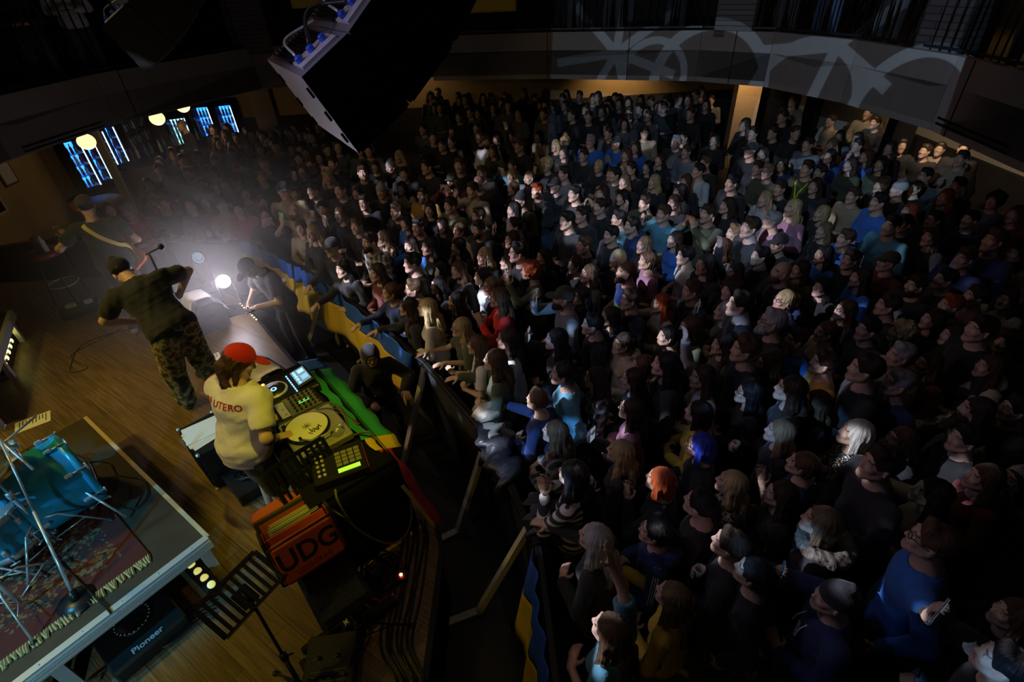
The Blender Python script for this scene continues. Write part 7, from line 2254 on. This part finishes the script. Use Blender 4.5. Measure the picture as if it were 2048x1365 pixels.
# ------------------------------------------------------------------ the crowd at the very back, too small to tell apart
def far_crowd():
    rest = [(p['x'], p['y'], p['fem'], p['hc'], p['top']) for p in people[NIND:]]
    for i in range(70):
        x = RS.uniform(560, 1425); y = RS.uniform(185, 225) if x > 850 else RS.uniform(250, 300)
        rest.append((x, y, RS.rand() < .5, 'kdb'[RS.randint(3)], 'kkneg'[RS.randint(5)]))
    for i in range(26):
        rest.append((RS.uniform(430, 620), RS.uniform(255, 300), RS.rand() < .5, 'kdb'[RS.randint(3)], 'kkneg'[RS.randint(5)]))
    base = {}
    for fem in (False, True):
        J = J_of(fem, 'f')
        L = []
        V, Q = None, None
        for i, me in enumerate((body_mesh(J, fem, h=.035, hf=.013, hands=''), top_mesh(J, fem, 'long', h=.028, o=.02), trousers_mesh(J, fem, h=.04), hair_mesh(J, 'L' if fem else 'S', h=.018))):
            v = np.empty(len(me.vertices)*3, np.float32); me.vertices.foreach_get('co', v)
            q = np.empty(len(me.loops), np.int32); me.loops.foreach_get('vertex_index', q)
            L.append((v.reshape(-1, 3), q.reshape(-1, 4))); bpy.data.meshes.remove(me)
        base[fem] = (J, L)
    mats = [mat('far_skin', (.50, .33, .25), .5), mat('far_dark_cloth', (.02, .02, .023), .85), mat('far_grey_cloth', (.10, .11, .12), .85), mat('far_beige_cloth', (.28, .24, .17), .85), mat('far_hair', (.03, .02, .014), .5)]
    VV = []; QQ = []; MI = []; off = 0
    for (x, y, fem, hc, tc_) in rest:
        J, L = base[fem]
        P = at(x, y, J['head'][2])
        if P[1] > 15.3: P[1] = 15.3-RS.rand()*.6
        d = FOCUS-P[:2]; yaw = math.atan2(-d[0], d[1])+RS.normal()*.3
        M = rz(yaw); s = RS.uniform(.93, 1.04)
        for i, (v, q) in enumerate(L):
            VV.append((v*s)@M.T+np.array([P[0], P[1], 0])); QQ.append(q+off); off += len(v)
            MI.append(np.full(len(q), {0: 0, 2: 1, 3: 4}.get(i, 3 if tc_ in 'cwo' else (2 if tc_ in 'egnbt' else 1)), np.int32))
    V = np.concatenate(VV); Q = np.concatenate(QQ)
    me = to_mesh('distant_crowd', V, Q, mats[0])
    for m in mats[1:]: me.materials.append(m)
    me.polygons.foreach_set('material_index', np.concatenate(MI))
    o = bpy.data.objects.new('distant_crowd', me); col.objects.link(o)
    tag(o, 'dim mass of people standing at the very back of the hall', 'crowd', kind='stuff')
far_crowd()

# ------------------------------------------------------------------ the performers and the people in the pit
def local_arm(P, root, yaw, s, bend, turn, sg, hint, fd, pn, curl):
    "world wrist and directions -> the joint table's chest frame"
    Rz = rz(yaw)
    B = rx(-bend)@rz(turn)
    q = Rz.T@(np.array(P, float)-np.array(root, float))/s
    r = B.T@(q-np.array([0, 0, .95])); r[2] -= .34; r[0] *= sg
    def dv(v):
        v = B.T@(Rz.T@np.array(v, float)); v[0] *= sg; return tuple(v)
    return (tuple(r), dv(hint), dv(fd), dv(pn), curl)
def hero(name, root, yaw, s, J, label, items, hands='RL', skin=(.56, .36, .27, 1), fem=False, hf=.0042, extra=()):
    o = empty(name, root, label, 'person', None, rz=yaw); o.scale = (s, s, s)
    child(o, body_mesh(J, fem, h=.014, hf=hf, hands=hands), skin, 'body')
    for me, c, nm in items: child(o, me, c, nm)
    return o, Matrix.LocRotScale(o.location, o.rotation_euler, o.scale)

# man in the red cap at the record player
yaw = math.atan2(-TV[0], TV[1])+.32
root = np.array([-1.96, 2.66, SZ]); s = .95
bend, turn = .27, .20
rh = tp(.05, -.24, TT+.135); lh = tp(.33, -.27, TT+.14)
legs = {'R': ((.11, .03, .50), (.14, -.05, .085)), 'L': ((-.11, .06, .50), (-.15, .02, .085))}
T3 = np.array([*TV, 0]); U3 = np.array([*TU, 0])
fdR = tp(.04, -.02, 0)-tp(.05, -.24, 0); fdR[2] = -.05
arms = {'R': local_arm(rh, root, yaw, s, bend, turn, 1, (-T3*.4-U3*.9+np.array([0, 0, -.3])), fdR, (0, 0, -1), .12),
        'L': local_arm(lh, root, yaw, s, bend, turn, -1, (-T3*.4+U3*.8+np.array([0, 0, -.4])), T3*.9-U3*.2+np.array([0, 0, -.25]), np.array([0, 0, -1.0]), .5)}
J = joints(False, tilt=-.40, arms=arms, legs=legs, bend=bend, turn=turn)
J['HR'] = J['B']@rz(-.75)@rx(-.32)
tee = mat('cotton_offwhite', (.66, .62, .60), .85, noise=.05, nscale=10, bump=.3, bscale=24)
items = [(top_mesh(J, False, 'short', h=.009, o=.022, loose=.022, hem=-.14, rip=.0042, seed=5, mats=tee), (1, 1, 1, 1), 't_shirt'),
         (trousers_mesh(J, False, h=.012, loose=.025, short=True), (.014, .014, .016, 1), 'shorts'),
         (shoe_mesh(J), (1, 1, 1, 1), 'shoes')]
djr, MW = hero('person', root, yaw, s, J, 'long-haired man in a red cap and white T-shirt at the record player', items, hf=.0036)
# pony-tailed hair, cap
F = Field(J['head']-np.array([.25, .32, .50]), J['head']+np.array([.25, .22, .24]), .0075)
c = J['head']; H = J['HR']
def PP(x, y, z): return c+H@np.array([x, y, z])
F.ell(PP(0, -.02, .03), (.088, .106, .098), H, 0)
F.ell(PP(0, -.05, -.03), (.084, .070, .09), H, .02)
for sg in (-1, 1): F.cone(PP(sg*.07, -.02, .0), PP(sg*.085, .0, -.14), .030, .016, .03)
F.cone(PP(0, -.11, -.05), c+np.array([.0, -.16, -.12]), .045, .030, .03)
for k in range(7):
    a = (k-3)*.024
    F.cone(c+np.array([a*.3, -.155, -.10]), c+np.array([a*1.5+.01, -.20-.01*(k % 2), -.30-.03*(k % 3)]), .020, .008, .012)
F.ell(PP(0, .100, -.03), (.066, .072, .09), H, .012, '-')
F.ell(PP(0, .0, .128), (.13, .15, .055), H, 0.0, '-')
F.ripple(.0016, 150, 4)
V, Q = F.mesh()
child(djr, to_mesh('hair', V, Q, M_HAIR), (.045, .018, .012, 1), 'hair')
child(djr, cap_mesh(J, h=.0045), (.50, .008, .012, 1), 'red_cap')
tq = MB().tube([c+np.array([.028*math.cos(a), -.158+.0*a, -.125])+np.array([0, .022*math.sin(a), .01*math.sin(a)]) for a in np.linspace(0, 2*PI, 15)[:-1]], .007, 6, closed=True)
tq.build('hair_tie', M_BLACKPL, djr)
# lettering across the shoulders, laid on the cloth letter by letter
B = J['B']
txt = 'IN UTERO'
dg = None
shirt = [k for k in djr.children if k.name.startswith('t_shirt')][0]
from mathutils.bvhtree import BVHTree
me = shirt.data
bv = BVHTree.FromPolygons([v.co.copy() for v in me.vertices], [tuple(p.vertices) for p in me.polygons])
mred = mat('dark_red_print', (.30, .01, .015), .7)
adv = {'I': .022, 'N': .046, ' ': .040, 'U': .046, 'T': .044, 'E': .042, 'R': .044, 'O': .048}
tw = sum(adv[ch] for ch in txt); x = -tw/2
for i, ch in enumerate(txt):
    cx = x+adv[ch]/2; x += adv[ch]
    if ch == ' ': continue
    base = J['chest']+B@np.array([cx*1.0-.028, 0, .055])       # seen from behind: right of the body is right of the text
    o_ = base+B@np.array([0, -.5, 0]); dd = Vector(tuple(B@np.array([0, 1.0, 0])))
    hit = bv.ray_cast(Vector(tuple(o_)), dd)
    if hit[0] is None: continue
    n = np.array(hit[1]); 
    if n@(B@np.array([0, -1.0, 0])) < 0: n = -n
    u = B@np.array([0, 0, 1.0]); u = u-n*(u@n); u /= np.linalg.norm(u); r = np.cross(u, n)
    t = text_mesh(ch, .070, mred, np.stack([r, u, n], 1), np.array(hit[0])+n*.0015, 'back_letter', None, extrude=.0006, bold=True)
    t.parent = djr
# wrist bands
MB().tube([J['wrR']+(J['elR']-J['wrR'])*(.80)+np.array([0, 0, 0])+frame_of(J['wrR']-J['elR'])@np.array([.046*math.cos(a), 0, .046*math.sin(a)]) for a in np.linspace(0, 2*PI, 17)[:-1]], .010, 6, closed=True).build('dark_arm_band', M_BLACKPL, djr)

# singer bending over, back to the camera
FX = at(370, 788, SZ); root = np.array([-3.18, 4.14, SZ]); s = 1.04
fw = np.array([-.80, .60]); yaw = math.atan2(-fw[0], fw[1])
bend = .76
legs = {'R': ((.13, .12, .50), (.17, .10, .085)), 'L': ((-.12, .14, .50), (-.14, .18, .085))}
arms = {'R': ((.30, .26, -.02), (1, -.6, .6), (-.8, .5, .1), (0, -1, 0), .5), 'L': ((.12, .34, -.05), (1, -.2, .3), (-.4, .9, 0), (0, -1, 0), .5)}
J = joints(False, tilt=-.2, arms=arms, legs=legs, bend=bend)
items = [(top_mesh(J, False, 'short', h=.010, o=.020, loose=.020, hem=-.05, rip=.004, seed=2), (.009, .013, .011, 1), 't_shirt'),
         (trousers_mesh(J, False, h=.011, loose=.032, mats=PATS['X'], rip=.005), (1, 1, 1, 1), 'camouflage_trousers'),
         (shoe_mesh(J), (1, 1, 1, 1), 'shoes'), (hair_mesh(J, 'S'), (.008, .007, .007, 1), 'hair')]
sg_, MWs = hero('person', root, yaw, s, J, 'singer in black T-shirt and camouflage trousers bending over, back turned', items)
child(sg_, cap_mesh(J, True, h=.006), (.008, .008, .010, 1), 'black_beanie')

# guitarist with his back turned
root = np.array([-4.72, 5.80, SZ]); s = .98; yaw = .55
arms = {'R': ((.20, .22, -.22), (.8, -.9, -.3), (-.9, .3, -.3), (0, -1, 0), .5), 'L': ((.34, .20, .02), (1, -.5, -.7), (.3, .3, .9), (.3, -.9, 0), .6)}
legs = {'R': ((.12, .08, .50), (.14, .10, .085)), 'L': ((-.10, .0, .50), (-.16, -.12, .085))}
J = joints(False, tilt=-.12, arms=arms, legs=legs, bend=.12)
items = [(top_mesh(J, False, 'short', h=.011, o=.018, loose=.012, hem=-.10, rip=.004, seed=8), (.020, .028, .020, 1), 't_shirt'),
         (trousers_mesh(J, False, h=.014), (.012, .012, .014, 1), 'trousers'), (hair_mesh(J, 'S'), (.010, .009, .008, 1), 'hair'),
         (shoe_mesh(J, mats=mat('pale_shoe', (.5, .45, .35), .6)), (1, 1, 1, 1), 'shoes')]
gt, MWg = hero('person', root, yaw, s, J, 'guitarist in black T-shirt with a yellow strap, back turned', items)
child(gt, cap_mesh(J, False, h=.006), (.03, .035, .03, 1), 'cap').rotation_euler = (0, 0, 0)
# electric guitar held in front of him
B = J['B']
G0 = J['waist']+np.array([.10, .215, -.10])
ax = np.array([-.38, .72, .52]); ax /= np.linalg.norm(ax)         # neck direction, to his left and up
GM = frame_of((0, 1, 0)); z_ = np.array([0, 1.0, 0]); z_ -= ax*(z_@ax); z_ /= np.linalg.norm(z_); y_ = np.cross(z_, ax)
GM = np.stack([ax, y_, z_], 1)
out = []
for t in np.linspace(0, 2*PI, 41)[:-1]:
    r = .185+.035*math.cos(2*t)-.028*math.cos(4*t)
    out.append((math.cos(t)*r*1.15-.12, math.sin(t)*r*.92))
gr = empty('electric_guitar', (0, 0, 0), 'orange electric guitar hanging at the guitarist\'s hip', 'guitar')
gr.matrix_world = MWg
gb = MB(); V = [G0+GM@np.array([x, y, z]) for z in (-.022, .022) for x, y in out]; n = len(out)
gb.add(V, [tuple(range(n-1, -1, -1)), tuple(range(n, 2*n))]+[(i, (i+1) % n, n+(i+1) % n, n+i) for i in range(n)])
gb.build('body', mat('orange_lacquer', (.80, .20, .04), .25), gr)
MB().box(G0+GM@np.array([.42, 0, .012]), (.66, .052, .024), M=GM, bevel=.006).build('neck', M_WOODD, gr)
MB().box(G0+GM@np.array([.80, .012, .0]), (.15, .085, .016), M=GM, bevel=.006).build('headstock', mat('orange_lacquer'), gr)
MB().box(G0+GM@np.array([-.02, 0, .028]), (.035, .085, .012), M=GM).box(G0+GM@np.array([-.13, 0, .028]), (.03, .09, .014), M=GM).build('pickups', M_BLACKPL, gr)
st_ = MB()
hip = J['pel']
pts = [G0+GM@np.array([-.30, .03, 0]), hip+np.array([.21, .02, .12]), J['waist']+B@np.array([.13, -.13, .05]), J['chest']+B@np.array([-.0, -.165, .0]), J['chest']+B@np.array([-.085, -.135, .12]), J['neck']+B@np.array([-.105, -.0, -.01]), J['chest']+B@np.array([-.10, .145, .02]), G0+GM@np.array([.08, .02, 0])]
pp = smooth_path(pts, 8)
G = []
for i, q in enumerate(pp):
    t = pp[min(i+1, len(pp)-1)]-pp[max(i-1, 0)]; t /= np.linalg.norm(t)
    cen = J['waist']*.5+J['chest']*.5; nrm = q-cen; nrm -= t*(nrm@t); nrm /= np.linalg.norm(nrm); sd = np.cross(t, nrm)
    G.append([q+sd*x+nrm*.006 for x in (-.024, 0, .024)])
st_.sheet(G, .004).build('yellow_strap', mat('strap_yellow', (.72, .58, .16), .6), gr)

# man in the pit bending over his hands, black cap
root = at(600, 690, 0); root = np.array([-2.98, 5.98, 0.0]); s = 1.0
fw = np.array([-.55, -.75]); yaw = math.atan2(-fw[0], fw[1])
arms = {'R': ((.10, .34, -.10), (1, -.5, -.8), (-.6, .8, 0), (0, -.3, -1), .5), 'L': ((.10, .33, -.08), (1, -.5, -.8), (-.6, .8, 0), (0, -.3, -1), .5)}
J = joints(False, tilt=-.30, arms=arms, bend=.32)
items = [(top_mesh(J, False, 'short', h=.012, o=.018, loose=.012, hem=-.08, rip=.003, seed=12), (.014, .014, .016, 1), 't_shirt'),
         (trousers_mesh(J, False, h=.02), (.012, .012, .014, 1), 'trousers'), (hair_mesh(J, 'Z'), (.02, .014, .01, 1), 'hair'), (cap_mesh(J, False), (.012, .012, .012, 1), 'cap'), (shoe_mesh(J), (1, 1, 1, 1), 'shoes')]
pm, MWp = hero('person', root, yaw, s, J, 'man in black cap and T-shirt bending over a small device in the pit', items)
q = (J['wrR']+J['wrL'])/2+J['fdR']*.07+np.array([0, .03, 0])
o = MB().box((0, 0, 0), (.13, .08, .03), bevel=.01).tube([(-.04, 0, .015), (-.04, 0, .035)], .008, 6).tube([(.04, 0, .015), (.04, 0, .035)], .008, 6).build('hand_controller', M_BLACKPL)
o.matrix_world = MWp @ Matrix.Translation(tuple(q)); tag(o, 'small black device in the hands of the man in the pit', 'device')
# hooded man in the pit
root = np.array([-1.42, 4.16, 0]); s = .84
fw = np.array([.35, -.9]); yaw = math.atan2(-fw[0], fw[1])
arms = {'R': ((.16, .28, -.18), (1, -.5, -.6), (-.5, .8, 0), (0, -.6, -1), .5), 'L': ((.26, .34, -.06), (1, -.5, -.6), (.2, .9, -.2), (0, -.2, -1), .3)}
J = joints(False, tilt=-.10, arms=arms, bend=.08)
items = [(top_mesh(J, False, 'long', h=.012, o=.022, loose=.015, hem=-.10, rip=.003, seed=14, mats=None), (.012, .012, .014, 1), 'hooded_top'),
         (trousers_mesh(J, False, h=.02), (.012, .012, .014, 1), 'trousers'), (shoe_mesh(J), (1, 1, 1, 1), 'shoes')]
hm, MWh = hero('person', root, yaw, s, J, 'man in a raised black hood standing in the pit with open hands', items, skin=(.38, .24, .18, 1))
F = Field(J['head']-np.array([.2, .22, .28]), J['head']+np.array([.2, .22, .22]), .009)
c = J['head']; H = J['HR']
F.ell(PP(0, -.025, .02), (.108, .125, .125), H, 0); F.cone(PP(0, -.04, -.06), J['neck']+np.array([0, -.02, -.01]), .10, .115, .05)
F.ell(PP(0, .115, -.02), (.066, .09, .098), H, .01, '-'); F.ell(PP(0, .0, -.01), (.082, .10, .105), H, .01, '-')
V, Q = F.mesh(); child(hm, to_mesh('hood', V, Q, M_CLOTH), (.012, .012, .014, 1), 'hood')
q = J['chest']+np.array([.02, .18, -.22])
o = MB().box((0, 0, 0), (.12, .06, .10), bevel=.012).lathe((0, .03, 0), [(.03, 0), (.03, .05)], 14, M=np.array([[1, 0, 0], [0, 0, 1.], [0, -1., 0]]).T).build('camera', M_BLACKPL)
o.matrix_world = MWh @ Matrix.Translation(tuple(q)); tag(o, 'black camera hanging before the hooded man in the pit', 'camera')
# bartender behind the counter
d = dict(fem=False, hair='Z', hc='d', top='k', pose='f', fl='', x=365, y=256)
make_person(d, label='bald bartender in black behind the bar counter by the cyan fridge', loc=(*at(365, 256, 1.62)[:2], 1.6), yaw=PI*.75)
# clear plastic cups and a bottle standing about
for (x, y, z, lab, r) in ((1455, 1352, .0, 'clear plastic cup on the floor, left of two at the bottom', .04), (1495, 1358, .0, 'dark drinking cup on the floor, right of two at the bottom', .042)):
    P = at(x, y, z)
    o = MB().lathe((P[0], P[1], z+.001), [(r*.75, 0), (r, .13), (r*.95, .13), (r*.7, .006)], 18).build('plastic_cup', mat('cup_clear', (.4, .4, .45), .15, spec=1.0)); tag(o, lab, 'cup', 'cups on the hall floor')
P = at(680, 668, .0); P = at(679, 690, .0)
o = MB().lathe((P[0], P[1], .001), [(.032, 0), (.035, .01), (.035, .15), (.014, .20), (.014, .22)], 14).build('water_bottle', mat('pet_bottle', (.35, .4, .35), .12, spec=1.0)); tag(o, 'clear water bottle standing in the pit under the long flag', 'bottle')

# ------------------------------------------------------------------ stage haze drifting round the floodlight
hz = bpy.data.materials.new('stage_haze'); hz.use_nodes = True
N, L = nodes_of(hz)
N.remove(N['Principled BSDF'])
vs = N.new('ShaderNodeVolumeScatter'); vs.inputs['Anisotropy'].default_value = .45; vs.inputs['Color'].default_value = (1, 1, 1, 1)
tc = N.new('ShaderNodeTexCoord'); vl = N.new('ShaderNodeVectorMath'); vl.operation = 'LENGTH'
L.new(tc.outputs['Object'], vl.inputs[0])
f = mnode(hz, 'MAXIMUM', mnode(hz, 'SUBTRACT', 1.0, vl.outputs['Value']), 0.0)
f = mnode(hz, 'MULTIPLY', mnode(hz, 'POWER', f, 2.2), 0.42)
L.new(f, vs.inputs['Density']); L.new(vs.outputs[0], N['Material Output'].inputs['Volume'])
o = MB().ell((0, 0, 0), (1, 1, 1), 16).build('haze_cloud', hz)
o.location = (FLD[0], FLD[1]+.1, FLD[2]+.35); o.scale = (2.6, 2.6, 1.9)
tag(o, 'pale stage haze glowing around the blinding floodlight', 'haze', kind='stuff')
point('floodlight_fill', tuple(FLD+np.array([.02, -.16, .06])), 20, (.92, .84, 1.0), .05)  # unseen point lamp added before the lens to brighten the haze
